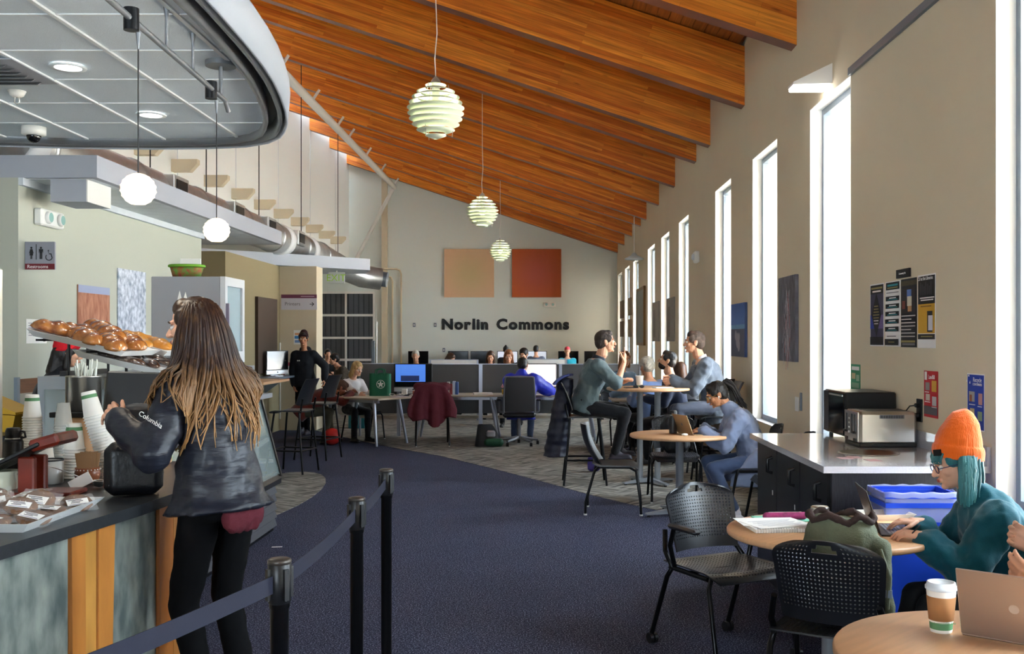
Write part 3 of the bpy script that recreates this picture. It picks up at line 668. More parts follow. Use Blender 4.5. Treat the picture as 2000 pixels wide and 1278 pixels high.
# pastry trays on tilted stands over the case
ang = R(13)
def tilt_tray(label, cx, cy, cz, sx, sy, legs):
    t = dish_tray('pastry_tray', label, (cx, cy, cz), sx, sy, .035, .03, rot=(0, ang, 0))
    for (lx, ly) in legs:
        zt = (-lx*math.tan(ang))*1.0
        MB().box((lx, ly, -.0), (.0, .0, .0)) if False else None
    return t
tilt_tray('white tray of glazed loaves, upper tier nearest the till', -2.58, 5.9, 1.565, .56, .52, [])
tilt_tray('white tray of glazed loaves, upper tier farther along the case', -2.56, 6.5, 1.555, .54, .5, [])
tilt_tray('white tray of dark chocolate pastries on the lower tier', -2.36, 6.05, 1.455, .5, .8, [])
t = thing('pastry_stand', 'black stepped stand carrying the pastry trays on the display case', 'stand', (-2.7, 6.2, 1.385))
for y in (-.15, .1, .4):
    MB().tube([(-.1, y, 0), (-.1, y, .225)], .009, 8).build('stand_post', M_black, t); MB().tube([(.24, y, 0), (.24, y, .135)], .009, 8).build('stand_post', M_black, t)
    MB().box((.06, y, .178), (.36, .02, .012), M=RY(13)).build('stand_arm', M_black, t)
for x, z in ((-.1, .214), (.18, .148)): MB().box((x, -.05, z), (.02, .95, .012)).build('stand_rail', M_black, t)
MB().bx(-.14, -.1, -.18, .42, .0, .03).build('stand_rail', M_black, t)
def loaf(n, label, grp, x, y, z, L, W, rz, m, lumps=3):
    b = MB()
    def f(u, v):
        a = u*2*pi; s_ = -1+2*v; r = math.sqrt(max(0, 1-abs(s_)**2.4)); bl = 1+.1*sin(s_*pi*lumps+1)
        return V((s_*L/2, cos(a)*r*W/2*bl, (sin(a)*r*.5*bl+.5 if sin(a) > 0 else sin(a)*r*.22+.5*1)*W*.78-.2*W))
    b.sheet(f, 18, 18); o = tag(b.build(n, m), label, 'bread', grp); o.location = (x, y, z); o.rotation_euler = (0, ang, R(rz)); return o
rs = random.Random(2)
for i, (x, y, rz) in enumerate([(-2.74, 5.76, 28), (-2.68, 5.95, 20), (-2.56, 5.73, -35), (-2.5, 5.9, -40), (-2.62, 6.06, -30), (-2.42, 5.74, -50), (-2.43, 6.02, -42), (-2.55, 6.1, 15)]):
    loaf('glazed_loaf', 'glossy brown loaf on the near upper tray, %s of eight' % ORD[i], 'glazed loaves nearest the till', x, y, 1.585-(x+2.58)*.24+(.035 if i in (3, 4) else 0), .28, .145, rz, M_bun)
for i, (x, y, rz) in enumerate([(-2.66, 6.38, -30), (-2.5, 6.34, -40), (-2.44, 6.52, -35), (-2.62, 6.6, 20)]):
    loaf('golden_loaf', 'golden loaf on the farther upper tray, %s of four' % ORD[i], 'golden loaves farther along', x, y, 1.575-(x+2.56)*.24, .24, .11, rz, mat('golden_bread', '#c98838', .3, var=(8, .3), coat=.6))
M_choc = mat('dark_chocolate', '#241712', .25, var=(20, .5, '#4a3227'), coat=.8)
for i, (x, y, rz) in enumerate([(-2.44, 5.8, 40), (-2.33, 5.78, 35), (-2.26, 5.9, -40), (-2.4, 6.0, -35), (-2.25, 6.1, 30), (-2.36, 6.25, -20), (-2.27, 6.33, 30)]):
    loaf('chocolate_pastry', 'dark chocolate pastry on the lower tray, %s of seven' % ORD[i], 'chocolate pastries on the lower tray', x, y, 1.47-(x+2.36)*.24, .17, .07, rz, M_choc, 1)

# ------------------------------------------------------------------ small glass door fridge on the case
fg = thing('glass_door_fridge', 'grey countertop fridge with a glass door above the display case', 'fridge', (-2.77, 8.26, 1.385))
MB().box((-.02, 0, .37), (.54, .52, .68), ch=.006).build('fridge_body', mat('grey_fridge_paint', '#8f9095', .45), fg)
dr = MB().bx(.25, .29, -.26, .26, .03, .12).bx(.25, .29, -.26, .26, .64, .71).bx(.25, .29, -.26, -.2, .12, .64).bx(.25, .29, .2, .26, .12, .64).build('fridge_door', mat('pale_fridge_trim', '#c4c6c9', .4), fg)
MB().bx(.262, .272, -.2, .2, .12, .64).build('door_glass', mat('fridge_glass', '#b9ccd2', .05, alpha=.6), dr)
MB().bx(.24, .25, -.2, .2, .12, .64).build('fridge_interior', mat('fridge_inside', '#cfe0e4', .4, emit=('#dcebf0', .5)), fg)
MB().bx(.29, .315, -.25, -.225, .3, .5).build('door_handle', mat('purple_grey', '#6c6478', .4), dr)
MB().bx(.29, .297, -.05, -.03, .05, .07).build('door_lock', M_steel, dr)
for x, y in ((-.2, -.2), (.18, -.2), (-.2, .2), (.18, .2)): MB().cyl((x, y, 0), (x, y, .03), .02, n=10).build('foot', M_black, fg)
for k, (x, h) in enumerate(((-.065, .13), (-.02, .12), (.03, .085))):
    MB().prism([(x-.03, .47), (x+.03, .47), (x+.012, .47+h*.6), (x, .47+h), (x-.014, .47+h*.6)], .2605, .263, M=RX(90)).build('tree_sticker', M_paper, fg)
for k, c in enumerate(('#b03a2c', '#d9a63c', '#3f6fa8')):
    MB().bx(.2+(.03*(k % 2)), .235+(.03*(k % 2)), -.28, -.262, .32-.11*k, .42-.11*k).build('tea_packet', mat('packet_%d' % k, c, .5), fg)
bk = thing('woven_basket', 'small green and red woven basket on the fridge', 'basket', (-2.85, 8.2, 2.1))
MB().lathe([(0, 0), (.11, 0), (.135, .09), (.128, .09), (.105, .01), (0, .01)], 24, sx=1, sy=.7).build('basket_wall', mat('red_weave', '#9a2b2b', .7, var=(26, .5, '#4f8a34')), bk)
MB().tube([(.136*cos(a*pi/12), .096*sin(a*pi/12), .09) for a in range(24)], .012, 8, closed=True).build('basket_rim', mat('green_weave', '#6aa12c', .7), bk)
tag(MB().box((-2.82, 8.2, 2.205), (.165, .006, .09), M=RX(-8)).build('white_card', M_paper), 'blank white card standing in the basket', 'card')

# ------------------------------------------------------------------ canopy fittings
def downlight(x, y, label, power):
    t = thing('recessed_downlight', label, 'light', (x, y, CZ), group='recessed downlights')
    MB().lathe([(.075, -.016), (.1, -.016), (.102, -.008), (.075, -.006)], 28).build('light_trim', M_tbar, t)
    MB().lathe([(0, -.008), (.076, -.008)], 28).build('light_lens', mat('lamp_lens', '#ffffff', .5, emit=('#fff6ea', 12)), t)
    l = bpy.data.lights.new('downlight_lamp', 'SPOT'); l.energy = power*.5; l.spot_size = R(120); l.spot_blend = .6; l.color = (1, .93, .83); l.shadow_soft_size = .07
    o = bpy.data.objects.new('downlight_lamp', l); o.location = (x, y, CZ-.03); col.objects.link(o)
p = at(133, 128, 1.58*2000/(664-128)); downlight(p.x, p.y, 'recessed round light in the canopy nearer the dome camera side', 60)
p = at(295, 222, 1.58*2000/(664-222)); downlight(p.x, p.y, 'recessed round light in the canopy between the two pendants', 60)
downlight(-3.9, 3.5, 'recessed round light in the canopy over the counter', 60)
t = thing('ceiling_track', 'dark metal light track hung below the cafe canopy', 'track', (0, 0, 0))
a0, a1 = V((-1.735, 3.6, CZ-.2)), V((-1.83, 5.9, CZ-.2))
MB().tube([a0, a1], .014, 8).build('track_rail', M_rimg, t)
MB().tube([a1, a1+V((.0, .06, -.05))], .014, 8).build('rail_end', M_rimg, t)
for f in (.2, .55, .73): 
    q = a0.lerp(a1, f); MB().tube([q, q+V((0, 0, .15)), q+V((0, 0, .2))], [.008, .008, .016], 8).build('rail_hanger', M_rimg, t)
q = a0.lerp(a1, .96); MB().cyl(q+V((0, 0, .17)), q+V((0, 0, .199)), .085, n=20).build('feed_canopy', M_rimg, t); MB().cyl(q, q+V((0, 0, .17)), .012, n=8).build('feed_stem', M_rimg, t)
M_globe = mat('lit_opal_glass', '#fff6e4', .3, emit=('#ffe9c4', 2.0)); M_cord = mat('dark_cord', '#2a2a2c', .6)
def globe(px, py, D, label, rad):
    p = at(px, py, D); t = thing('globe_pendant', label, 'pendant lamp', p, group='globe pendants over the counter')
    prof = []
    for i in range(25):
        a = -pi/2+.42+(pi-.42)*i/24; rr_ = rad*cos(a)*(1+.035*cos(i*2.1)); prof.append((max(.004, rr_), rad*.95*sin(a)))
    MB().lathe(prof, 28).build('globe_shade', M_globe, t)
    zt = a0.z-p.z
    MB().cyl((0, 0, rad*.9), (0, 0, zt-.12), .003, n=6).build('lamp_cord', M_cord, t)
    MB().tube([(0, 0, zt-.13), (0, 0, zt-.06)], [.004, .012], 8).build('cord_grip', M_rimg, t)
    MB().cyl((-.03, 0, zt-.05), (-.03, 0, zt+.045), .032, n=16).build('driver_can', M_rimd, t)
    l = bpy.data.lights.new('pendant_bulb', 'POINT'); l.energy = 9; l.color = (1, .88, .7); l.shadow_soft_size = .08
    o = bpy.data.objects.new('pendant_bulb', l); o.location = p-V((0, 0, rad+.1)); col.objects.link(o)
globe(270, 370, 4.4, 'glowing ribbed globe pendant hanging nearer, the larger of the two', .073)
globe(423, 450, 5.65, 'glowing ribbed globe pendant hanging farther along the track', .071)
t = thing('dome_camera', 'white dome security camera under the canopy', 'camera', at(66, 258, 7.6)+V((0, 0, .02))); t.location.z = CZ
MB().lathe([(0, 0), (.085, 0), (.085, -.055), (.06, -.065), (0, -.065)], 24).build('camera_base', M_white, t)
MB().ell((0, 0, -.065), (.052, .052, .055)).build('camera_dome', mat('smoked_dome', '#1a1a1c', .05), t)
p = at(33, 178, 1.58*2000/(664-178)); t = thing('fire_sprinkler', 'white fire sprinkler head in the canopy', 'sprinkler', (p.x, p.y, CZ))
MB().lathe([(0, 0), (.055, 0), (.04, -.03), (.025, -.04), (0, -.04)], 20).build('sprinkler_cup', M_white, t)
MB().tube([(-.012, 0, -.04), (-.016, 0, -.07), (0, 0, -.085), (.016, 0, -.07), (.012, 0, -.04)], .004, 6).build('sprinkler_frame', M_steel, t)
p = at(18, 135, 1.58*2000/(664-135)); t = thing('air_vent', 'square grey air vent in the canopy', 'vent', (p.x-.12, p.y, CZ))
MB().box((0, 0, -.016), (.56, .56, .006)).build('vent_plate', M_soff, t)
for k in range(6): MB().box((.0, -.2+.08*k, -.036), (.4, .05, .004), M=RX(28)).build('vent_blade', M_rimg, t)

# ------------------------------------------------------------------ belt stanchions
M_belt = mat('navy_belt', '#14162a', .75, bump=(300, .1))
def stanchion(x, y, label, last=False):
    t = thing('belt_stanchion', label, 'stanchion', (x, y, 0), group='belt stanchions along the counter')
    MB().lathe([(0, 0), (.17, 0), (.17, .012), (.12, .028), (.03, .04), (0, .04)], 28).build('stanchion_base', M_blackm, t)
    MB().lathe([(.025, .03), (.025, .86), (.028, .865), (.028, .88)], 20).build('stanchion_post', M_blackm, t)
    MB().lathe([(.028, .875), (.0315, .88), (.0315, .985), (.029, .988)], 20).build('belt_housing', M_black, t)
    MB().lathe([(0, .9985), (.027, .998), (.0325, .994), (.0325, .984), (0, .984)], 20).build('stanchion_cap', mat('worn_black_cap', '#4b4540', .35, .5), t)
    for a in (45, 135, 225, 315):
        MB().box((.033*cos(R(a)), .033*sin(R(a)), .93), (.014, .014, .085), M=RZ(a)).build('belt_slot', M_black, t)
        MB().ell((.034*cos(R(a)), .034*sin(R(a)), .888), .0035, 6, 4).build('slot_screw', M_steel, t)
    return t
posts = [((-1.12, 1.62), 'black belt post out by the counter front'), ((-.725, 2.82), 'black belt post nearest of those standing by the woman'), ((-.712, 3.92), 'black belt post, middle of the row'), ((-.73, 4.78), 'black belt post, last of the row at the open carpet')]
pts_ = []
for (xy, lab) in posts: pts_.append((xy, stanchion(*xy, lab)))
for (xa, ta), (xb, tb) in zip(pts_, pts_[1:]):
    d = V((xb[0]-xa[0], xb[1]-xa[1], 0)); n_ = d.normalized(); a_ = n_*.034; b_ = d-n_*.034; sg = V((-n_.y, n_.x, 0))*.0012
    b = MB(); k = 10; vs = []
    for i in range(k+1):
        q = a_.lerp(b_, i/k); q.z = .932-.012*sin(pi*i/k)
        vs += [q+V((0, 0, -.024))+sg, q+V((0, 0, .024))+sg, q+V((0, 0, .024))-sg, q+V((0, 0, -.024))-sg]
    b.add(vs, [(i*4+j, i*4+(j+1) % 4, i*4+4+(j+1) % 4, i*4+4+j) for i in range(k) for j in range(4)]); b.build('belt', M_belt, ta)
# ------------------------------------------------------------------ chairs
M_chair = mat('black_chair_plastic', '#17181c', .32, spec=.6)
M_chairn = mat('navy_chair_plastic', '#1d2148', .35)
def perforated(fn, nu, nv, th, solid, skip=()):
    """curved plastic sheet fn(u,v) with a round hole in every cell that is not solid(i,j)"""
    mb = MB(); e = 1e-3
    def P(u, v):
        p = V(fn(u, v)); a = V(fn(min(1, u+e), v))-V(fn(max(0, u-e), v)); b = V(fn(u, min(1, v+e)))-V(fn(u, max(0, v-e)))
        n = a.cross(b); n = n.normalized() if n.length > 1e-12 else V((0, 1, 0)); return p, p-n*th
    du, dv = 1/nu, 1/nv
    for i in range(nu):
        for j in range(nv):
            if (i, j) in skip: continue
            u, v = i*du, j*dv
            ring = [(u, v), (u+du/2, v), (u+du, v), (u+du, v+dv/2), (u+du, v+dv), (u+du/2, v+dv), (u, v+dv), (u, v+dv/2)]
            A = [P(*q) for q in ring]
            if solid(i, j):
                vs = [a[0] for a in A]+[a[1] for a in A]
                mb.add(vs, [list(range(8)), list(range(15, 7, -1))], 0, False)
            else:
                H = [P(u+du/2+.22*du*cos(-3*pi/4+k*pi/4), v+dv/2+.22*dv*sin(-3*pi/4+k*pi/4)) for k in range(8)]
                vs = [a[0] for a in A]+[h[0] for h in H]+[a[1] for a in A]+[h[1] for h in H]
                f = []
                for k in range(8):
                    l = (k+1) % 8; f += [(k, l, 8+l, 8+k), (16+l, 16+k, 24+k, 24+l), (8+k, 8+l, 24+l, 24+k)]
                mb.add(vs, f, 0, False)
            for (di, dj, k0, k1) in ((0, -1, 0, 2), (1, 0, 2, 4), (0, 1, 4, 6), (-1, 0, 6, 8)):
                ii, jj = i+di, j+dj
                if ii < 0 or jj < 0 or ii >= nu or jj >= nv or (ii, jj) in skip:
                    for k in range(k0, k1):
                        a, b = A[k], A[(k+1) % 8]; mb.add([a[0], b[0], b[1], a[1]], [(3, 2, 1, 0)])
    return mb
def back_fn(u, v):
    x = (u-.5)*2; w_ = .225*(1-.12*(1-v))*(1-.42*max(0, (v-.74)/.26)**3)
    return V((x*w_, -.19-.085*v+.05*x*x, .5+.335*v-.03*x*x*max(0, v-.5)))
def seat_fn(u, v):
    x = (u-.5)*2; y = -.2+.43*v; w_ = .235*(1-.2*max(0, (v-.75)/.25)**3)
    return V((x*w_, y, .455-.022*(1-x*x)*(1-abs(2*v-1)**2)-.05*max(0, (v-.8)/.2)**2))
bkM = perforated(back_fn, 26, 20, .007, lambda i, j: j >= 19 or j < 3 or i in (0, 25) or (j >= 16 and 9 <= i <= 16) or (j in (17, 18) and i in (1, 24)), {(i, j) for i in range(10, 16) for j in (17, 18)} - {(10, 18), (15, 18)}).mesh('backrest', M_chair)
stM = perforated(seat_fn, 24, 20, .007, lambda i, j: i in (0, 23) or j in (0, 19)).mesh('seat', M_chair)
M_wht = mat('white_foot', '#d8d8d4', .5)
def perf_chair(label, loc, rz, arms=False, casters=False, m=None, group='perforated black chairs'):
    t = thing('perforated_chair', label, 'chair', loc, rz, group)
    for nm, me in (('backrest', bkM), ('seat', stM)):
        if m: me = me.copy(); me.materials[0] = m
        o = bpy.data.objects.new(nm, me); col.objects.link(o); o.parent = t
    zf = .055 if casters else .006
    for sx in (-1, 1):
        x = sx*.235
        MB().tube([(x*.9, .18, .43), (x*1.02, .2, .38), (x*1.05, .27, zf)], .0125, 10).build('leg', M_blackm, t)
        MB().tube([(sx*.2, -.24, .6), (x*.96, -.2, .5), (x, -.12, .43), (x*1.02, -.16, .38), (x*1.06, -.29, zf)], .0135, 10).build('leg', M_blackm, t)
        MB().tube([(x, -.14, .43), (x*.95, .17, .425)], .0125, 10).build('seat_rail', M_blackm, t)
        if arms:
            MB().tube([(x, -.1, .44), (x*1.12, -.1, .55), (x*1.14, -.06, .64)], .013, 10).build('arm_post', M_blackm, t)
            MB().box((x*1.14, .03, .655), (.05, .24, .026), ch=.011).build('armrest', M_chair, t)
        for y in (.27, -.29):
            xx = x*1.05
            if casters:
                for k in (-.013, .013): MB().cyl((xx+k-.009, y, .027), (xx+k+.009, y, .027), .027, n=14).build('caster', M_black, t)
                MB().cyl((xx, y, .03), (xx, y, .065), .009, n=8).build('caster_stem', M_blackm, t)
            else: MB().cyl((xx, y, 0), (xx, y, .018), .013, n=10).build('glide', M_wht, t)
    MB().tube([(-.22, .0, .425), (.22, 0, .425)], .011, 8).build('cross_bar', M_blackm, t)
    return t
perf_chair('perforated black armchair on casters beside the table with papers', (.93, 5.26, 0), 207, True, True)
perf_chair('perforated black chair with its back turned and an olive backpack on it', (1.2, 4.12, 0), -30)
perf_chair('navy perforated chair under the person in the orange beanie', (2.03, 4.4, 0), 84, m=M_chairn)
perf_chair('navy perforated chair at the open laptop, mostly cut off', (1.86, 3.12, 0), 100, m=M_chairn)
perf_chair('perforated black chair under the woman in the blue grey coat', (1.92, 9.35, 0), 90)
perf_chair('perforated black chair holding a black backpack behind the low table', (1.32, 10.25, 0), 178)
perf_chair('perforated black chair against the wall behind the service counter', (2.0, 8.55, 0), 90)
def shell_chair(label, loc, rz):
    t = thing('shell_chair', label, 'chair', loc, rz)
    MB().sheet(lambda u, v: V(((u-.5)*.45*(1-.1*v), -.18-.14*v+.06*(2*u-1)**2-.03*sin(v*pi), .46+.36*v)), 14, 12, .01).build('backrest', M_chair, t)
    MB().sheet(lambda u, v: V(((u-.5)*.45, -.2+.42*v, .452-.018*(1-(2*u-1)**2)-.03*max(0, (v-.8)/.2)**2+.03*max(0, (.12-v)/.12))), 14, 12, .01).build('seat', M_chair, t)
    for sx in (-1, 1):
        MB().tube([(sx*.2, .14, .435), (sx*.215, .2, .4), (sx*.235, .24, .12), (sx*.232, .245, .012)], .0125, 10).build('leg', M_blackm, t)
        MB().tube([(sx*.2, -.14, .435), (sx*.215, -.18, .4), (sx*.235, -.26, .12), (sx*.232, -.262, .012)], .0125, 10).build('leg', M_blackm, t)
        MB().tube([(sx*.2, -.14, .435), (sx*.2, .14, .435)], .012, 8).build('seat_rail', M_blackm, t)
        for y in (.245, -.262): MB().cyl((sx*.232, y, 0), (sx*.232, y, .014), .016, n=10).build('glide', M_wht, t)
    return t
shell_chair('empty black shell chair with bent legs beside the low round table', (.67, 9.55, 0), -95)
def bar_stool(label, loc, rz, group='black bar stools'):
    t = thing('bar_stool', label, 'bar stool', loc, rz, group)
    MB().sheet(lambda u, v: V(((u-.5)*.42, -.2+.4*v, .76-.015*(1-(2*u-1)**2)-.02*max(0, (v-.8)/.2)**2)), 10, 10, .014).build('seat', M_chair, t)
    MB().sheet(lambda u, v: V(((u-.5)*.42*(1-.12*v), -.2-.07*v-.05*v*v+.05*(2*u-1)**2, .83+.3*v)), 12, 8, .012).build('backrest', M_chair, t)
    for sx in (-1, 1):
        MB().tube([(sx*.17, .15, .74), (sx*.2, .19, .4), (sx*.225, .23, .006)], .0125, 10).build('leg', M_blackm, t)
        MB().tube([(sx*.17, -.17, .74), (sx*.2, -.2, .4), (sx*.225, -.24, .006)], .0125, 10).build('leg', M_blackm, t)
        MB().tube([(sx*.18, -.19, .73), (sx*.18, -.22, .9)], .012, 8).build('back_post', M_blackm, t)
        MB().tube([(sx*.21, .205, .28), (sx*.21, -.215, .28)], .011, 8).build('foot_rail', M_blackm, t)
    for y in (.205, -.215): MB().tube([(-.21, y, .28), (.21, y, .28)], .011, 8).build('foot_rail', M_blackm, t)
    return t
bar_stool('black bar stool with a curved back nearest the display case', (-3.02, 12.35, 0), 78)
bar_stool('black bar stool with a curved back in front of the walking person', (-3.02, 13.75, 0), 75)
bar_stool('black bar stool seating the man in the green grey shirt', (.47, 11.4, 0), -90)
bar_stool('black bar stool seating the man in the grey suit', (1.93, 11.45, 0), 92)
bar_stool('empty black bar stool by the window behind the man in the suit', (2.02, 12.4, 0), 70)

# ------------------------------------------------------------------ round tables
M_post = mat('silver_grey_metal', '#9fa4aa', .35, .6)
def round_table(label, loc, r, h, double=False, rz=45):
    t = thing('round_table', label, 'table', loc, rz)
    MB().lathe([(0, h-.03), (r-.012, h-.03), (r, h-.022), (r, h-.008), (r-.006, h), (0, h)], 64).build('tabletop', M_oak, t)
    for dx in ((-.07, .07) if double else (0,)):
        MB().lathe([(.034 if double else .036, .05), (.034 if double else .036, h-.04), (.08, h-.031)], 20, (dx, -dx, 0)).build('column', M_post, t)
    for k in range(4):
        a = k*pi/2; c, s_ = cos(a), sin(a)
        MB().prism([(0, .02), (.34, .02), (.34, .035), (.05, .07), (0, .07)], -.025, .025, M=Matrix.Rotation(a, 4, 'Z') @ RX(90)).build('base_leg', M_post, t)
        MB().cyl((.31*c, .31*s_, 0), (.31*c, .31*s_, .022), .018, n=10).build('foot', M_black, t)
    return t
T1 = (1.30, 4.64); T2 = (1.25, 9.35); T3 = (1.18, 11.4); T0 = (1.27, 2.80); TH = .74
round_table('honey wood round table with spiral notebooks and a purple jar', (*T1, 0), .46, TH)
round_table('honey wood round table with the open silver laptop and coffee cup', (*T0, 0), .46, TH)
round_table('low round table with a black bottle by the woman in blue grey', (*T2, 0), .455, TH, rz=20)
round_table('bar height round table between the two talking men', (*T3, 0), .47, 1.07, True, 30)

# ------------------------------------------------------------------ service counter, toaster, microwave
M_dwood = mat('dark_woodgrain_laminate', '#2b2a30', .4, var=(18, .35), stretch=(14, 14, 1))
M_qtz = mat('pale_grey_counter', '#b5b3b8', .12, var=(120, .06), coat=.3)
ST = .95
sv = thing('service_counter', 'dark woodgrain counter with a pale grey top and round waste hole', 'counter', (0, 0, 0))
MB().bx(1.5, 2.285, 5.31, 7.08, 0, ST-.036).build('cabinet_body', M_dwood, sv)
X0, X1, A0, A1, hc, hr = 1.44, 2.298, 5.25, 7.12, (1.87, 5.88), .16
# top slab with a round opening
ring = [(hc[0]+hr*cos(2*pi*k/32), hc[1]+hr*sin(2*pi*k/32)) for k in range(32)]
def to_edge(k):
    a = 2*pi*k/32; c, s_ = cos(a), sin(a); tt = []
    if c > 1e-9: tt.append((X1-hc[0])/c)
    if c < -1e-9: tt.append((X0-hc[0])/c)
    if s_ > 1e-9: tt.append((A1-hc[1])/s_)
    if s_ < -1e-9: tt.append((A0-hc[1])/s_)
    q = min(tt); return (hc[0]+c*q, hc[1]+s_*q)
edge = [to_edge(k) for k in range(32)]
for cx, cy in ((X0, A0), (X1, A0), (X1, A1), (X0, A1)):
    k = min(range(32), key=lambda i: (edge[i][0]-cx)**2+(edge[i][1]-cy)**2); edge[k] = (cx, cy)
vs = [(*p, ST) for p in ring]+[(*p, ST) for p in edge]+[(*p, ST-.035) for p in ring]+[(*p, ST-.035) for p in edge]
fs = []
for k in range(32):
    l = (k+1) % 32; fs += [(k, 32+k, 32+l, l), (64+k, 64+l, 96+l, 96+k), (k, l, 64+l, 64+k), (32+l, 32+k, 96+k, 96+l)]
MB().add(vs, fs).build('countertop', M_qtz, sv)
MB().lathe([(hr+.012, ST+.002), (hr-.002, ST+.004), (hr-.004, ST-.12), (hr-.02, ST-.12)], 32, (*hc, 0)).build('steel_ring', M_steel, sv)
MB().lathe([(0, ST-.11), (hr-.02, ST-.11)], 32, (*hc, 0)).build('waste_hole', M_black, sv)
MB().bx(X1-.02, X1, A0, A1, ST, ST+.1).build('backsplash', M_qtz, sv)
for k, (y0, y1) in enumerate(((5.34, 5.9), (5.91, 6.48), (6.49, 7.06))):
    dd = MB().bx(1.482, 1.5, y0, y1, .1, ST-.045).build('cabinet_door', M_black, sv)
    MB().tube([(1.482, y0+.12, .74), (1.45, y0+.12, .75), (1.45, y0+.12, .83), (1.482, y0+.12, .84)], .012, 8).build('door_handle', M_black, dd)
    MB().bx(1.479, 1.482, y0+.1, y0+.115, .6, .63).build('door_mark', M_white, dd)
for (x, y, rz) in ((1.66, 5.62, 5), (1.72, 5.66, -4), (1.78, 5.52, 8)):
    MB().box((x, y, ST+.001), (.07, .09, .001), M=RZ(rz)).build('faded_sticker', mat('faded_sticker', '#b78f92', .6), sv)
t = thing('toaster', 'brushed steel four slot toaster on the service counter', 'toaster', (2.085, 6.33, ST), 0)
MB().box((0, 0, .115), (.35, .31, .2), ch=.018).build('toaster_body', M_steel, t)
MB().box((0, 0, .014), (.345, .305, .024), ch=.004).build('toaster_base', M_black, t)
MB().box((-.176, 0, .12), (.006, .27, .18)).build('control_panel', M_steel, t)
for y in (-.085, -.02, .085):
    MB().box((-.181, y, .135), (.004, .018, .12)).build('lever_slot', M_black, t)
for y in (-.085, .085):
    MB().box((-.19, y, .085), (.02, .045, .014), ch=.004).build('toast_lever', M_black, t); MB().box((-.182, y, .04), (.008, .05, .018)).build('dial', M_black, t)
for k in range(4): MB().ell((-.182, .035, .08+.028*k), (.004, .007, .007), 8, 6).build('button', M_white, t)
MB().box((.02, -.1565, .185), (.15, .003, .022)).build('vent_panel', M_rimg, t)
for k in range(14): MB().box((-.045+.01*k, -.1585, .185), (.004, .002, .018)).build('vent_slot', M_black, t)
for y in (-.08, -.03, .05, .1): MB().box((.02, y, .2152), (.26, .025, .002)).build('bread_slot', M_black, t)
t = thing('microwave', 'black microwave oven behind the toaster', 'microwave', (2.12, 6.86, ST), 0)
MB().box((.0, 0, .165), (.33, .48, .29), ch=.008).build('oven_body', M_black, t)
MB().box((-.168, -.06, .165), (.012, .34, .275), ch=.003).build('oven_door', mat('microwave_door', '#0c0c10', .08), t)
MB().box((-.168, .175, .165), (.012, .12, .275), ch=.003).build('key_panel', M_black, t)
for x, y in ((-.13, -.2), (.13, -.2), (-.13, .2), (.13, .2)): MB().cyl((x, y, 0), (x, y, .024), .014, n=10).build('foot', M_black, t)
MB().box((-.176, -.06, .285), (.004, .3, .01)).build('door_trim', M_steel, t)
# wall outlet with plugs
t = thing('wall_outlet', 'black wall outlet with two plugs above the counter', 'outlet', (WX, 6.33, 0))
for k in (0,):
    MB().box((-.004, -.09, 1.17), (.008, .09, .14), ch=.003).build('outlet_plate', M_black, t)
for z in (1.2, 1.14):
    MB().box((-.02, -.09, z), (.028, .03, .026), ch=.006).build('plug', M_black, t)
    MB().tube([(-.03, -.09, z), (-.06, -.08, z-.005), (-.075, -.05, z-.04), (-.06, -.03, z-.1), (-.04, 0, 1.0)], .004, 6).build('plug_cord', M_black, t)
t = thing('power_outlet', 'small outlet and blank plate low on the wall by the window', 'outlet', (WX, 9.25, 0))
MB().box((-.004, 0, 1.02), (.008, .12, .13), ch=.003).build('outlet_plate', M_white, t); MB().box((-.008, -.16, 1.05), (.016, .035, .16), ch=.003).build('outlet_strip', M_alu, t)
# recycling bin
t = thing('recycling_bin', 'blue recycling bin with a clear liner beside the counter', 'bin', (1.83, 5.07, 0))
M_blue = mat('blue_bin_plastic', '#1740b8', .4)
def tub(z0, z1, a0_, b0_, a1_, b1_, thk):
    vs = []
    for (a, b, z) in ((a0_, b0_, z0), (a1_, b1_, z1), (a1_-thk, b1_-thk, z1), (a0_-thk, b0_-thk, z0+thk)): vs += [(-a, -b, z), (a, -b, z), (a, b, z), (-a, b, z)]
    fs = [(3, 2, 1, 0), (12, 13, 14, 15)]
    for k in range(3): fs += [(k*4+j, k*4+(j+1) % 4, k*4+4+(j+1) % 4, k*4+4+j) for j in range(4)]
    return MB().add(vs, fs)
tub(0, .84, .14, .095, .165, .125, .008).build('bin_body', M_blue, t)
for z in (.845, .8):
    b = MB(); b.bx(-.178, .178, -.136, -.122, z-.012, z+.012).bx(-.178, .178, .122, .136, z-.012, z+.012).bx(-.178, -.162, -.122, .122, z-.012, z+.012).bx(.162, .178, -.122, .122, z-.012, z+.012); b.build('bin_rim', M_blue, t)
def liner(u, v):
    a = u*2*pi; c, s_ = cos(a), sin(a); k = 1/max(abs(c), abs(s_)); w_ = (1.0+.006*sin(17*a)+.004*sin(31*a))
    dd = (.17+.012*v, .128+.012*v); return V((c*k*dd[0]*w_, s_*k*dd[1]*w_, .72+.145*sin(v*2.2)+.003*sin(13*a)))
MB().sheet(liner, 64, 8).build('bin_liner', mat('clear_liner', '#cfd6f5', .1, alpha=.35), t)

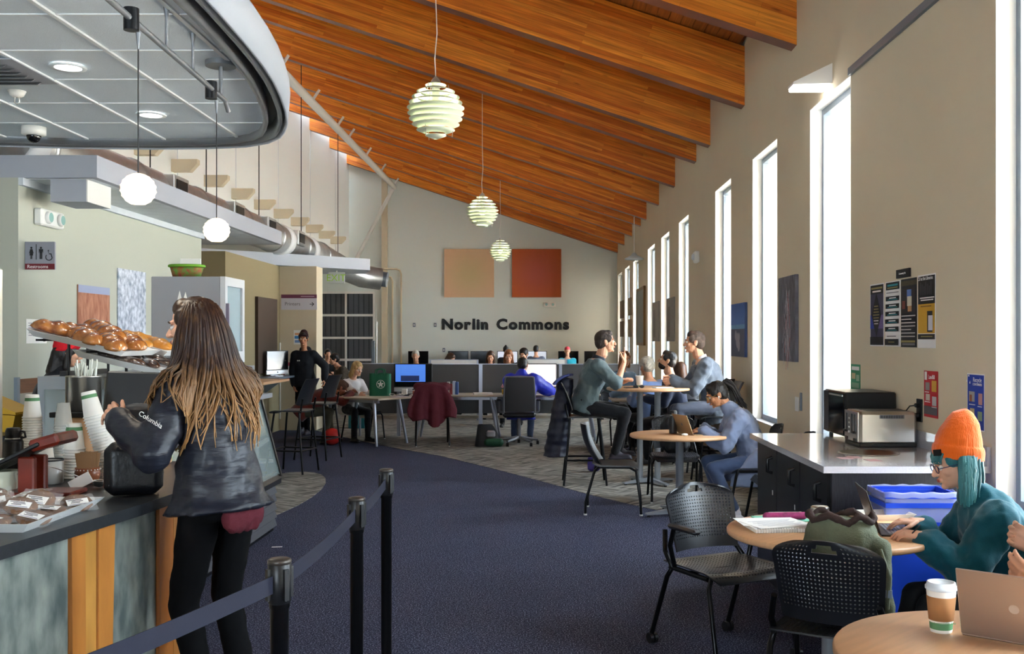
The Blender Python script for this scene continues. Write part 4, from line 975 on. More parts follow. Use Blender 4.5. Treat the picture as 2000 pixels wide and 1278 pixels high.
# ------------------------------------------------------------------ desks, partitions, screens
M_desk = mat('pale_desk_laminate', '#b9ac99', .4); M_leg = mat('silver_desk_leg', '#a8adbb', .3, .7); M_part = mat('grey_fabric_panel', '#5f6062', .95, bump=(300, .2))
def desk(label, cx, cy, L, W, rz, legs=True):
    t = thing('work_desk', label, 'desk', (cx, cy, 0), rz, 'work desks')
    MB().box((0, 0, .715), (L, W, .028), ch=.004).build('desktop', M_desk, t)
    MB().bx(-L/2+.12, L/2-.12, -W/2+.1, -W/2+.14, .65, .7).build('frame_rail', M_leg, t)
    for sx in (-1, 1):
        for sy in (-1, 1): MB().tube([(sx*(L/2-.22), sy*(W/2-.12), .69), (sx*(L/2-.1), sy*(W/2-.06), .01)], [.028, .02], 10).build('leg', M_leg, t)
    return t
desk('pale desk with splayed silver legs by the blond woman', -2.75, 15.85, 1.4, .75, -38)
desk('pale desk behind the maroon jacket chair', -1.35, 16.45, 1.5, .75, 0)
desk('pale desk in front of the person in the blue jacket', .18, 16.45, 1.5, .75, 0)
desk('pale desk farther right behind the bar table', 1.45, 15.2, .9, .75, 0)
def partition(label, x0, x1, y, z0, z1, m=M_part):
    t = thing('desk_partition', label, 'partition', ((x0+x1)/2, y, 0), 0, 'desk partitions')
    h = (x1-x0)/2
    MB().bx(-h, h, -.02, .02, z0, z1).build('fabric_panel', m, t)
    MB().bx(-h-.03, -h, -.025, .025, 0, z1+.01).build('edge_post', M_leg, t); MB().bx(h, h+.03, -.025, .025, 0, z1+.01).build('edge_post', M_leg, t)
    MB().bx(-h, h, -.024, .024, z1, z1+.012).build('top_rail', M_leg, t)
    MB().bx(-h, h, -.02, .02, .3, .345).build('cable_tray', M_desk, t)
partition('grey partition panel behind the green bag', -3.02, -2.42, 17.0, .38, 1.2)
partition('grey partition panel between the two desk screens', -2.36, -1.06, 17.0, .38, 1.19)
partition('grey partition panel behind the person in the blue jacket', -1.0, .26, 17.0, .38, 1.19)
partition('grey partition panel behind the man in the green grey shirt', .32, 1.6, 17.0, .38, 1.19)
M_wpan = mat('white_panel', '#e4e2de', .4)
partition('low white screen panel in the second desk row', -2.2, -1.3, 20.2, .7, 1.2, M_wpan)
partition('bright white screen panel in the second desk row by the red cap', -.42, .45, 20.2, .7, 1.21, M_wpan)
desk('long desk of the second row under the white panels', -.9, 20.7, 3.2, .7, 0)
def imac(label, x, y, z, wd, screen, rz=0, group='desktop computers'):
    t = thing('desktop_computer', label, 'computer', (x, y, z), rz, group); h = wd*.62
    MB().box((0, 0, .1+h/2), (wd, .018, h), ch=.004).build('screen_bezel', M_black, t)
    sp_ = MB().box((0, -.0095, .1+h/2), (wd*.95, .002, h*.93)).build('screen_face', screen, t)
    MB().box((0, 0, .065), (wd, .018, .07), ch=.004).build('screen_chin', M_alu2, t)
    MB().box((0, -.0098, .065), (.022, .001, .024)).build('chin_mark', M_black, t)
    MB().prism([(-.09, 0), (.09, 0), (.07, .16), (-.07, .16)], -.006, .006, M=Matrix.Translation((0, .06, 0)) @ RX(82)).build('stand_neck', M_alu2, t)
    MB().box((0, .04, .004), (.19, .18, .008)).build('stand_foot', M_alu2, t)
    return t
M_alu2 = mat('silver_aluminium', '#c9cbce', .35, .5)
S_off = mat('screen_off', '#08080a', .1); S_on = mat('screen_white', '#ffffff', .3, emit=('#f3f1ea', 1.1)); S_on2 = mat('screen_pale', '#dfe7f2', .3, emit=('#cfdcf0', .8))
S_blue = mat('screen_blue', '#4f86e8', .3, emit=('#4a83ea', .9), var=(5, .1))
im = imac('desktop computer with a bright blue picture beside the green bag', -2.1, 16.6, .73, .62, S_off)
MB().bx(-.285, .2, -.0122, -.0108, .19, .47).build('blue_picture', S_blue, im); MB().bx(-.2, .1, -.0132, -.0124, .2, .29).build('dark_window', mat('dark_blue_window', '#22356e', .4, emit=('#22356e', .4)), im)
imac('desktop computer with a blank white screen by the person in blue', -.08, 16.62, .73, .62, S_on)
# back bench with a row of computers
t = thing('long_bench', 'long bench against the end wall under the row of screens', 'desk', (-1.2, 31.2, 0))
MB().bx(-3.4, 3.2, -.4, .4, .72, .75).build('desktop', M_desk, t)
for x in (-3.3, -1.2, 1, 3): MB().bx(x-.03, x+.03, -.35, .35, 0, .72).build('leg', M_leg, t)
for i, (px, s_, lab) in enumerate([(817, S_off, 'dark screen at the far left of the end wall bench'), (895, S_off, 'dark screen second along the end wall bench'), (939, S_off, 'dark screen third along the bench beside a lit one'), (991, S_on2, 'lit pale screen on the bench above a woman with a bun'), (1048, S_on2, 'lit pale screen on the bench behind the man in plaid'), (1110, S_off, 'dark screen behind the person in the red cap'), (1161, S_off, 'dark screen on the bench behind the man in green grey')]):
    imac(lab, (px-VX)*31.3/2000, 31.3, .77, .62, s_, group='computers on the end wall bench')
# computer and shelf by the olive wall
t = thing('wall_shelf', 'grey shelf below the dark board by the olive wall', 'shelf', (-4.42, 17.0, 0))
MB().box((0, 0, .98), (.42, 1.3, .03), ch=.004).build('shelf_board', M_alu, t); MB().prism([(-.2, .96), (.15, .96), (-.2, .7)], -.015, .015, M=RX(90)).build('shelf_bracket', M_alu, t)
imac('desktop computer seen edge-on on the grey wall shelf', -4.42, 17.05, .996, .52, S_off, 62)
t = thing('bar_ledge', 'wooden bar ledge against the olive wall by the stools', 'table', (-3.75, 13.4, 0))
MB().box((0, 0, 1.05), (.55, 1.3, .035), ch=.006).build('ledge_top', M_oak, t); MB().cyl((0, 0, .02), (0, 0, 1.03), .04, n=14).build('ledge_post', M_post, t); MB().lathe([(0, 0), (.25, 0), (.25, .015), (.04, .03), (0, .03)], 24).build('ledge_base', M_post, t)
MB().box((0, -.9, .98), (.5, .5, .035), ch=.006).build('lower_ledge', M_oak, t); MB().cyl((0, -.9, 0), (0, -.9, .97), .03, n=12).build('lower_post', M_post, t)
tag(MB().box((-3.35, 18.6, .42), (.3, .35, .84), ch=.012).build('teal_cabinet', mat('teal_paint', '#1c6f78', .5)), 'teal box cabinet behind the walking person', 'cabinet')
# office chair with a mesh back
t = thing('office_chair', 'grey mesh office chair under the person in the blue jacket', 'chair', (-.36, 15.55, 0), 3)
M_mesh = mat('grey_mesh', '#3a3a3d', .8, alpha=.93); M_fr = mat('grey_frame', '#6b6d73', .4, .3)
MB().sheet(lambda u, v: V(((u-.5)*.46*(1-.08*v), -.22-.1*v+.05*(2*u-1)**2, .52+.52*v)), 12, 12, .008).build('backrest', M_mesh, t)
for sx in (-1, 1):
    MB().tube([(sx*.235, -.17, .5), (sx*.23, -.2, .75), (sx*.21, -.26, 1.04)], .016, 8).build('back_frame', M_fr, t)
    MB().tube([(sx*.22, -.05, .48), (sx*.3, -.02, .52), (sx*.3, 0, .68)], .016, 8).build('arm_post', M_fr, t)
    MB().box((sx*.3, .03, .69), (.08, .25, .03), ch=.012).build('armrest', M_black, t)
MB().tube([(-.21, -.26, 1.04), (0, -.31, 1.05), (.21, -.26, 1.04)], .016, 8).build('back_rail', M_fr, t)
MB().box((0, .02, .47), (.5, .48, .08), ch=.03).build('seat', M_black, t)
MB().cyl((0, 0, .1), (0, 0, .44), .03, n=12).build('gas_post', M_fr, t)
for k in range(5):
    a = k*2*pi/5+.3; MB().tube([(0, 0, .12), (.3*cos(a), .3*sin(a), .075)], [.03, .018], 8).build('base_arm', M_fr, t)
    MB().cyl((.3*cos(a)-.02, .3*sin(a), .03), (.3*cos(a)+.02, .3*sin(a), .03), .03, n=12).build('caster', M_black, t)
perf_chair('black chair under the maroon jacket', (-1.68, 15.55, 0), 8)
perf_chair('black chair under the blond woman at the desk', (-2.9, 16.55, 0), 215)
# ------------------------------------------------------------------ people
TEXW = bpy.data.textures.new('wrinkles', 'CLOUDS'); TEXW.noise_scale = .075; TEXW.noise_depth = 2
TEXF = bpy.data.textures.new('fine_folds', 'CLOUDS'); TEXF.noise_scale = .03; TEXF.noise_depth = 1
TEXB = bpy.data.textures.new('broad_folds', 'CLOUDS'); TEXB.noise_scale = .16; TEXB.noise_depth = 1
TEXV = bpy.data.textures.new('creases', 'MUSGRAVE') if False else bpy.data.textures.new('creases', 'VORONOI'); TEXV.noise_scale = .11
JOINS = []
def remeshed(mb, name, m, parent, vox, sm=4, wr=0., tex=None, hide=False):
    o = mb.build(name, m, parent)
    r = o.modifiers.new('r', 'REMESH'); r.mode = 'VOXEL'; r.voxel_size = vox; r.use_smooth_shade = True
    if sm: s_ = o.modifiers.new('s', 'SMOOTH'); s_.factor = .5; s_.iterations = sm
    if wr:
        d = o.modifiers.new('d', 'DISPLACE'); d.texture = tex or TEXW; d.strength = wr; d.mid_level = .5
        if wr >= .018 and tex is None: d = o.modifiers.new('d2', 'DISPLACE'); d.texture = TEXV; d.strength = wr*1.1; d.mid_level = .5
        s_ = o.modifiers.new('s2', 'SMOOTH'); s_.factor = .5; s_.iterations = 1
    return pend(o)
def ik(a, b, l1, l2, pole):
    d = b-a; L = max(1e-4, min(d.length, (l1+l2)*.999)); t = d.normalized()
    x = (l1*l1-l2*l2+L*L)/(2*L); h = math.sqrt(max(0, l1*l1-x*x)); p = pole-t*pole.dot(t)
    p = p.normalized() if p.length > 1e-5 else t.orthogonal(); return a+t*x+p*h, a+t*L
def hand(mb, w_, d, n, side, curl=.35, point=False, k=1.0, clasp=False):
    """palm and five fingers; d along the fingers, n out of the palm, side +1 right hand, -1 left"""
    d = d.normalized(); n = (n-d*n.dot(d)).normalized(); s_ = d.cross(n)*side
    offs = (.031, .0105, -.0105, -.030); lens = (.070, .078, .072, .056)
    mb.cap(w_-d*.03, w_+d*.02, .024*k, .024*k, 10)
    for i in range(4):
        b = w_+d*.008*k+s_*offs[i]*.55*k; kn = w_+d*(.088-.006*abs(i-1))*k+s_*offs[i]*k
        mb.cap(b, kn, .0155*k, .0122*k, 10)
        a = 0.; p = kn; dd = d; sp = s_*(offs[i]*1.6)
        c = curl*(1+.12*i) if not (point and i == 0) else .04
        if point and i > 0: c = 1.25
        for j, f in enumerate((.46, .3, .24)):
            a += c*(1.0, 1.1, .7)[j]; v = (d+sp*(1 if j == 0 else .5))*cos(a)+n*sin(a); q = p+v.normalized()*lens[i]*f*1.06*k
            mb.cap(p, q, (.0098-.0012*j)*k, (.0092-.0013*j)*k, 8); p = q
    b = w_+d*.018*k+s_*.022*k; v = (d*.72+s_*.62+n*.35).normalized(); q = b+v*.05*k; mb.cap(b, q, .0155*k, .0118*k, 8)
    v2 = (d*.9+s_*.2+n*.4).normalized(); r_ = q+v2*.032*k; mb.cap(q, r_, .0112*k, .0098*k, 8); mb.cap(r_, r_+(v2+n*.2).normalized()*.024*k, .0098*k, .0078*k, 8)
def skin_mat(nm, c): return mat(nm, c, .5, var=(14, .07), spec=.4)
SK_A = skin_mat('fair_skin', '#d9a78c'); SK_B = skin_mat('light_skin', '#cf9a7c'); SK_C = skin_mat('tan_skin', '#b07a58'); SK_D = skin_mat('brown_skin', '#7d4a32')
M_eyew = mat('eye_white', '#e9e6e0', .2); M_iris = mat('eye_dark', '#2a1d16', .15); M_lip = mat('lip', '#a85f55', .45)
def cloth(nm, c, rough=.85, b=(220, .15), var=None, sheen=.2): return mat(nm, c, rough, bump=b, var=var, sheen=sheen, spec=.25)
H_dk = mat('dark_hair', '#1c1614', .45, bump=(80, .4), stretch=(1, 1, .08)); H_br = mat('brown_hair', '#4a2f1e', .45, bump=(80, .4), stretch=(1, 1, .08), var=(30, .3))
H_bl = mat('blond_hair', '#b48f5c', .45, bump=(80, .4), stretch=(1, 1, .08), var=(40, .3)); H_gr = mat('grey_hair', '#b9b3a6', .5, bump=(80, .4), var=(40, .3)); H_rd = mat('auburn_hair', '#7d4a26', .45, bump=(80, .4), var=(40, .3))
H_sh = mat('short_brown_hair', '#33271f', .6, bump=(260, .6), var=(40, .3))

def person(label, loc, rz, H=1.72, sex='m', hip=None, hipoff=(0, 0), lean=(0, 0), side=0, twist=0, head=(0, 0), hands=(None, None), poles=(None, None), feet=(None, None), kpole=None,
           skin=SK_A, top=None, pants=None, shoes=None, hair=('short', None), hat=None, detail=1, sleeve=1.0, hand_kw=({}, {}), hand_n=(None, None), hand_d=(None, None), hem=-.1, flare=0., toff=.018, collar=None, wr=.012, tex=None, extras=None, group=None, bulk=1.0):
    t = thing('person', label, 'person', (loc[0], loc[1], 0), rz, group)
    W = Matrix.Translation((loc[0], loc[1], 0)) @ RZ(rz); Wi = W.inverted()
    k = H/1.72; f = sex == 'f'; vc = (.03, .016, .011)[detail]; vh = (.014, .0075, .0045)[detail]; vhd = (.012, .0052, .0034)[detail]
    def loc_(p): return Wi @ V(p) if p is not None else None
    hz = hip if hip is not None else .93*k
    hc_ = V((hipoff[0], hipoff[1], hz))
    a1, a2 = R(lean[0]), R(lean[1]); sd = R(side)
    u1 = V((sin(sd), sin(a1)*cos(sd), cos(a1)*cos(sd))); u2 = V((sin(sd), sin(a2)*cos(sd), cos(a2)*cos(sd)))
    tw = R(twist)
    def sp(s_):                                   # point, x axis, y axis on the spine at height s_ above the hips
        s_ *= k; b = .2*k
        if s_ <= b: c = hc_+u1*s_; u = u1
        else: c = hc_+u1*b+u2*(s_-b); u = u2
        q = max(0, min(1, s_/(.45*k))); xa = V((cos(tw*q), sin(tw*q), 0)); xa = (xa-u*xa.dot(u)).normalized(); ya = u.cross(xa); return c, xa, ya
    def secs(table, o=0.): 
        r_ = []
        for s_, rx, ry in table:
            c, xa, ya = sp(s_); r_.append((c, xa, ya, rx*k*bulk+o, ry*k*bulk+o))
        return r_
    TM = [(-.1, .14, .105), (0, .162, .118), (.1, .15, .112), (.2, .148, .11), (.33, .168, .122), (.43, .172, .115), (.495, .135, .09), (.54, .07, .062), (.58, .052, .052)]
    TF = [(-.1, .15, .11), (0, .168, .122), (.1, .142, .105), (.2, .125, .096), (.32, .145, .118), (.41, .15, .105), (.475, .12, .082), (.52, .062, .056), (.57, .046, .046)]
    TT = TF if f else TM; shw = (.155 if f else .178)*k
    c, xa, ya = sp(.445 if f else .465); sh = [c-xa*shw, c+xa*shw]
    la, lf = .285*k, .25*k; ns = sp(.56)[0]
    # head frame
    hb = sp(.60)[0]; yaw, pit = R(head[0])+tw, R(head[1])
    Hm = Matrix.Translation(hb+sp(.6)[2]*.035*k) @ Matrix.Rotation(yaw, 4, 'Z') @ Matrix.Rotation(-pit, 4, 'X') @ Matrix.Translation((0, .012, .125*k)) @ Matrix.Scale(k*(.97 if f else 1.0), 4)
    # limbs
    arms = []
    for i, sx in enumerate((-1, 1)):
        tg = loc_(hands[i])
        if tg is None: tg = sh[i]+V((sx*.05, .06, -.5*k))
        pl = V(poles[i]) if poles[i] is not None else V((sx*.35, -.5, -.8))
        e, w_ = ik(sh[i], tg, la, lf, pl); arms.append((sh[i], e, w_))
    legs = []
    for i, sx in enumerate((-1, 1)):
        hj = hc_+V((sx*.085*k, 0, -.03)); tg = loc_(feet[i])
        if tg is None: tg = V((sx*.1, 0 if hip is None else .4, .085))
        kp = V(kpole) if kpole else V((sx*.12, 1, .25))
        kn, an = ik(hj, tg, .435*k, .42*k, kp); legs.append((hj, kn, an))
    # ---- body (skin): one mesh
    b = MB().loft(secs(TT, -.008)); b.cap(sp(.5)[0], Hm @ V((0, -.02, -.06)), .056*k*(.88 if f else 1), .052*k*(.88 if f else 1))
    for (s0, e, w_) in arms: b.cap(s0, e, .046*k, .037*k); b.cap(e, e.lerp(w_, .3), .038*k, .039*k); b.cap(e.lerp(w_, .3), w_, .039*k, .025*k)
    for (h0, kn, an) in legs: b.cap(h0, kn, .076*k, .052*k); b.cap(kn, an, .05*k, .036*k)
    body = remeshed(b, 'body', skin, t, max(vc, .012), 3)
    hd = MB(); hd.T = Hm
    hd.ell((0, -.01, .035), (.076, .096, .086)).ell((0, .026, -.022), (.064, .066, .086)).ell((0, .036, -.068), (.05, .05, .042)).ell((0, .076, -.093), (.02, .016, .016))
    hd.cap((0, .088, .012), (0, .110, -.026), .009, .0135, 8).ell((0, .08, .027), (.05, .017, .012)).ell((0, .09, -.058), (.023, .012, .013)).ell((.038, .06, -.018), .026).ell((-.038, .06, -.018), .026)
    for sx in (-1, 1): hd.ell((sx*.0115, .1, -.03), .0085, 8, 6); hd.ell((sx*.077, -.008, -.006), (.011, .02, .031)); hd.ell((sx*.08, -.018, .004), (.01, .012, .022))
    hd.cap((0, -.02, -.05), (0, -.035, -.13), .054, .056)
    ho = remeshed(hd, 'head_shape', skin, t, vhd, 3 if detail else 1); ho2 = [ho]
    for i, sx in enumerate((-1, 1)):
        s0, e, w_ = arms[i]; d = loc_(hand_d[i])-loc_((0, 0, 0)) if hand_d[i] is not None else (w_-e).normalized()
        n = loc_(hand_n[i])-loc_((0, 0, 0)) if hand_n[i] is not None else V((-sx*.8, .3, -.4))
        if n.cross(d).length < .05: n = n+V((.3, .2, .4))
        hm = MB(); kw = dict(hand_kw[i]); hand(hm, w_, d, n, sx, k=k*(.92 if f else 1), **kw); ho2.append(remeshed(hm, 'hand_shape', skin, t, (.01, .0042, .003)[detail], 2 if detail else 1))
    JOINS.append((body, ho2))
    if detail >= 1:
        for sx in (-1, 1):
            e = MB(); e.T = Hm; e.ell((sx*.031, .0795, .004), .0128, 12, 8); eo = e.build('eye', M_eyew, body)
            e = MB(); e.T = Hm; e.ell((sx*.031, .0905, .004), (.0062, .0028, .0062), 10, 6); e.build('iris', M_iris, body)
            e = MB(); e.T = Hm; e.cap((sx*.013, .0965, .027), (sx*.03, .0955, .031), .0038, .004, 6).cap((sx*.03, .0955, .031), (sx*.047, .084, .026), .004, .0028, 6); e.build('eyebrow', hair[1] or H_dk, body)
        e = MB(); e.T = Hm; e.ell((0, .0985, -.0545), (.021, .006, .0045)).ell((0, .0985, -.0625), (.019, .0065, .005)); remeshed(e, 'lips', M_lip, body, .003, 1)
    # ---- clothes
    if top:
        b = MB(); tb = [q for q in TT if q[0] < .53]; lo = [(hem, TT[1][1]+flare, TT[1][2]+flare*.8)] if hem < -.02 else []
        tb = lo+[q for q in tb if q[0] > hem+.03]
        b.loft(secs(tb, toff))
        for (s0, e, w_) in arms:
            inn = s0.lerp(sp(.42)[0], .35); b.cap(inn, s0, .07*k*bulk+toff*.6, .058*k*bulk+toff)
            b.cap(s0, e, .054*k*bulk+toff, .044*k*bulk+toff)
            if sleeve > .5: b.cap(e, e.lerp(w_, (sleeve-.5)*2*.96), .044*k*bulk+toff, .033*k*bulk+toff)
        if f: 
            for sx in (-1, 1): c, xa, ya = sp(.315); b.ell(c+xa*sx*.062*k+ya*.075*k, .062*k+toff*.5)
        if collar: c = sp(.525)[0]; c2 = sp(.525+collar)[0]+sp(.5)[2]*.012; b.cap(c, c2, .072*k+toff*.5, .062*k+toff*.4)
        remeshed(b, 'top', top, t, vc, (2, 4, 6)[detail], wr, tex)
    if pants:
        b = MB().loft(secs([(-.1, .145, .11), (-.03, .165, .12), (.05, .158, .114), (.1, .148, .108)], .012))
        for (h0, kn, an) in legs:
            b.cap(h0+V((0, 0, .02)), kn, .092*k, .064*k); b.cap(kn, kn.lerp(an, .3), .064*k, .062*k); b.cap(kn.lerp(an, .3), an+(an-kn).normalized()*.01, .062*k, .05*k)
        remeshed(b, 'trousers', pants, t, vc, (2, 4, 6)[detail], .014)
    sm_ = shoes or M_black
    for i, (h0, kn, an) in enumerate(legs):
        b = MB(); tilt = V((0, 1, 0)); z0 = max(.0, an.z-.085)
        hx = an+V((0, -.03, -.05)); tx = an+V(((-1, 1)[i]*.02, .15, -.06))
        b.cap(hx, tx, .036, .032).cap(an+V((0, -.01, -.01)), an+V((0, .05, -.04)), .042, .036).box((an.x+(-1, 1)[i]*.01, an.y+.055, an.z-.079), (.085, .27, .016), ch=.006)
        remeshed(b, 'shoe', sm_, t, max(vc, .012) if detail < 2 else .009, 2)
    # ---- hair and hats
    hs, hmat = hair
    if hs:
        b = MB(); b.T = Hm
        if hs in ('short', 'long', 'pony', 'bun', 'curly', 'buzz'):
            g = 0. if hs == 'buzz' else (.004 if hs == 'short' else .008)
            b.ell((0, -.02, .042), (.079+g, .094+g, .084+g)).ell((0, -.045, 0), (.074+g, .066+g, .08+g))
            b.ell((0, .03, .082), (.056+g, .05, .042+g))
            for sx in (-1, 1): b.ell((sx*.062, .022, .04), (.018+g*.6, .04, .045))
            if hs in ('long',):
                for sx in (-1, 1): b.cap((sx*.07, .0, .03), (sx*.074, -.005, -.12), .028, .03)
                b.cap((0, -.07, 0), (0, -.085, -.16), .06, .07)
            if hs == 'bun': b.ell((0, -.075, .11), .038)
            if hs == 'curly': b.ell((0, -.03, .08), (.1, .1, .08)).ell((0, -.08, .02), (.09, .06, .09))
        if hs != 'none': remeshed(b, 'hair', hmat, t, vh, 2, .006 if detail else 0, TEXF)
    if hat:
        kind, m = hat; b = MB(); b.T = Hm
        if kind == 'beanie':
            b.ell((0, -.022, .058), (.088, .102, .09)).ell((0, -.045, .1), (.07, .075, .075)); b.loft([(V((0, -.02+.012*j, .03+.02*j)), V((1, 0, 0)), V((0, .985, .17)), .09, .105) for j in range(3)])
        if kind == 'cap': b.ell((0, -.012, .058), (.084, .1, .08)); b.loft([(V((0, .085+.035*j, .045-.008*j)), V((1, 0, 0)), V((0, 0, 1)), .068-.014*j, .008) for j in range(3)], 14)
        remeshed(b, 'beanie' if kind == 'beanie' else 'cap', m, t, vh, 3)
    if extras: extras(t, Hm, sp, arms, legs, k)
    return t

def strand(b, pts, r0, n=6):
    kk_ = len(pts); b.tube(pts, [max(.0012, r0*(1-.15*i/(kk_-1) if i < kk_*.6 else 1-.9*(i/(kk_-1)-.5)*1.6)) for i in range(kk_)], n)
def ombre(name, c0, c1, z0, z1):
    m = mat(name, c0, .42, spec=.5); nt = m.node_tree; bb = nt.nodes['Principled BSDF']; L = nt.links.new; N = nt.nodes.new
    tc = N('ShaderNodeTexCoord'); se = N('ShaderNodeSeparateXYZ'); L(tc.outputs['Object'], se.inputs[0])
    mr = N('ShaderNodeMapRange'); mr.inputs[1].default_value = z1; mr.inputs[2].default_value = z0; L(se.outputs['Z'], mr.inputs[0])
    mp = N('ShaderNodeMapping'); mp.inputs['Scale'].default_value = (60, 60, 5); L(tc.outputs['Object'], mp.inputs[0])
    n = N('ShaderNodeTexNoise'); n.inputs['Scale'].default_value = 1; n.inputs['Detail'].default_value = 3; L(mp.outputs[0], n.inputs['Vector'])
    ad = N('ShaderNodeMath'); ad.operation = 'MULTIPLY_ADD'; ad.inputs[1].default_value = .7; ad.inputs[2].default_value = -.35; L(n.outputs['Fac'], ad.inputs[0])
    a2 = N('ShaderNodeMath'); a2.operation = 'ADD'; L(mr.outputs[0], a2.inputs[0]); L(ad.outputs[0], a2.inputs[1])
    r = N('ShaderNodeValToRGB'); r.color_ramp.elements[0].color = (*rgb(c0), 1); r.color_ramp.elements[1].color = (*rgb(c1), 1); L(a2.outputs[0], r.inputs[0]); L(r.outputs[0], bb.inputs['Base Color'])
    return m

# ---- woman at the counter
HW = ombre('brown_to_blond_hair', '#2c1a13', '#a97c4a', 1.2, 1.52)
M_puff = mat('navy_black_jacket', '#1b1e29', .42, bump=(26, .55), stretch=(.35, .35, 1.6), spec=.5)
def woman_extra(t, Hm, sp, arms, legs, k):
    rs = random.Random(21); b = MB()
    Hr = Hm.to_3x3()
    TTf = [(-.1, .15, .11), (0, .168, .122), (.1, .142, .105), (.2, .125, .096), (.32, .145, .118), (.41, .15, .105), (.475, .12, .082), (.52, .062, .056), (.6, .046, .046)]
    def push(q, extra):
        best = None
        for (s_, rx, ry) in TTf:
            c, xa, ya = sp(s_); dz = abs(q.z-c.z)
            if best is None or dz < best[0]: best = (dz, c, xa, ya, rx*k+.03, ry*k+.03)
        dz, c, xa, ya, rx, ry = best
        if dz < .06:
            dx, dy = (q-c).dot(xa), (q-c).dot(ya); g = math.sqrt((dx/(rx+extra))**2+(dy/(ry+extra))**2)
            if 1e-4 < g < 1: q = q+xa*(dx/g-dx)+ya*(dy/g-dy)
        for (s0, e, w_) in arms:
            t_ = max(0, min(1, (q-s0).dot(e-s0)/(e-s0).length_squared)); a_ = s0.lerp(e, t_); d_ = q-a_; rr2 = .092+extra*.5
            if d_.length < rr2: q = a_+d_.normalized()*rr2
        return q
    for i in range(480):
        th = rs.uniform(-2.0, 2.0); ph = rs.uniform(.1, 1.15)
        st = Hm @ V((sin(th)*cos(ph)*.088, -.022-cos(th)*cos(ph)*.104, .035+sin(ph)*.09))
        out = (Hr @ V((sin(th), -cos(th), 0))); out.z = 0; out.normalize()
        L = rs.uniform(.44, .62)-.08*max(0, abs(th)-1.3); pts = [Hm @ V((sin(th)*.02, -.015-cos(th)*.02, .127)), st]; p = st.copy(); ph0 = rs.uniform(0, 6.28); am = rs.uniform(.004, .012); fr_ = rs.uniform(9, 14)
        side_ = V((-out.y, out.x, 0)); rs_off = rs.random()
        for j in range(1, 13):
            f_ = j/12; q = st+V((0, 0, -L*f_))+out*(.02+.055*math.sin(min(1, f_*1.5)*pi/2)*(.8+.4*rs.random()*.3)+.05*f_*(.5 if abs(th) < .8 else .2))
            q += side_*(am*sin(ph0+fr_*f_)*f_*2.2)+out*(am*cos(ph0+fr_*f_)*f_*1.2); ex = .004+.03*rs_off; pts.append(push(q, ex))
        for it in range(5):
            pts = pts[:2]+[pts[j]*.4+(pts[j-1]+pts[j+1])*.3 for j in range(2, len(pts)-1)]+pts[-1:]
        pts = pts[:2]+[push(q, .003+.02*rs_off) for q in pts[2:]]
        strand(b, pts, rs.uniform(.0045, .0085), 5)
    o = b.build('long_hair', HW, t); o['label'] = 'long wavy brown hair with blond ends'
    c, xa, ya = sp(-.09); s_ = MB()
    s_.loft([(c+V((0, -.02, .02)), xa, ya, .15, .1), (c+V((0, -.05, -.05)), xa, ya, .162, .125), (c+V((0, -.07, -.085)), xa, ya, .12, .1)])
    s2 = MB(); cc_, x2, y2 = sp(-.1); ctr = cc_-y2*.13+x2*.01+V((0, 0, .035))
    for i in range(9): s2.ell(ctr+x2*(-.075+.0185*i)+V((0, 0, -.02-.02*(i % 2))), (.028, .03, .055))
    remeshed(s2, 'shirt_tail', mat('maroon_cloth', '#5a1a26', .9, bump=(90, .3)), t, .008, 2, .012, TEXF)
    # jacket details
    c1, xa, ya = sp(-.14); z = MB(); 
    e = arms[0][1]; s0 = arms[0][0]; m_ = s0.lerp(e, .42)
    W = Matrix.Translation((-1.33, 4.32, 0)) @ RZ(55); wp = (W @ m_)+V((-.035, -.088, 0))
    text('Columbia', .03, M_white, t, 'sleeve_lettering', .0008, W.inverted() @ Matrix.Translation(wp) @ RZ(-12) @ RX(90) @ RZ(-28))
woman = person('woman with long wavy hair in a dark quilted jacket at the cafe counter', (-1.33, 4.32), 55, H=1.74, sex='f', hipoff=(0, .05), lean=(6, 12), head=(38, 6), detail=2,
    hands=(at(232, 822, 4.25), at(258, 815, 4.55)), poles=((-.35, -.5, -1), (.6, -.2, -1)), top=M_puff, pants=mat('black_leggings', '#08080a', .85, bump=(300, .1), spec=.15), shoes=M_black,
    hair=('long', HW), hem=-.06, flare=.045, toff=.03, collar=.03, wr=.02, skin=SK_A, extras=woman_extra, hand_kw=({'curl': .6}, {'curl': .6}))

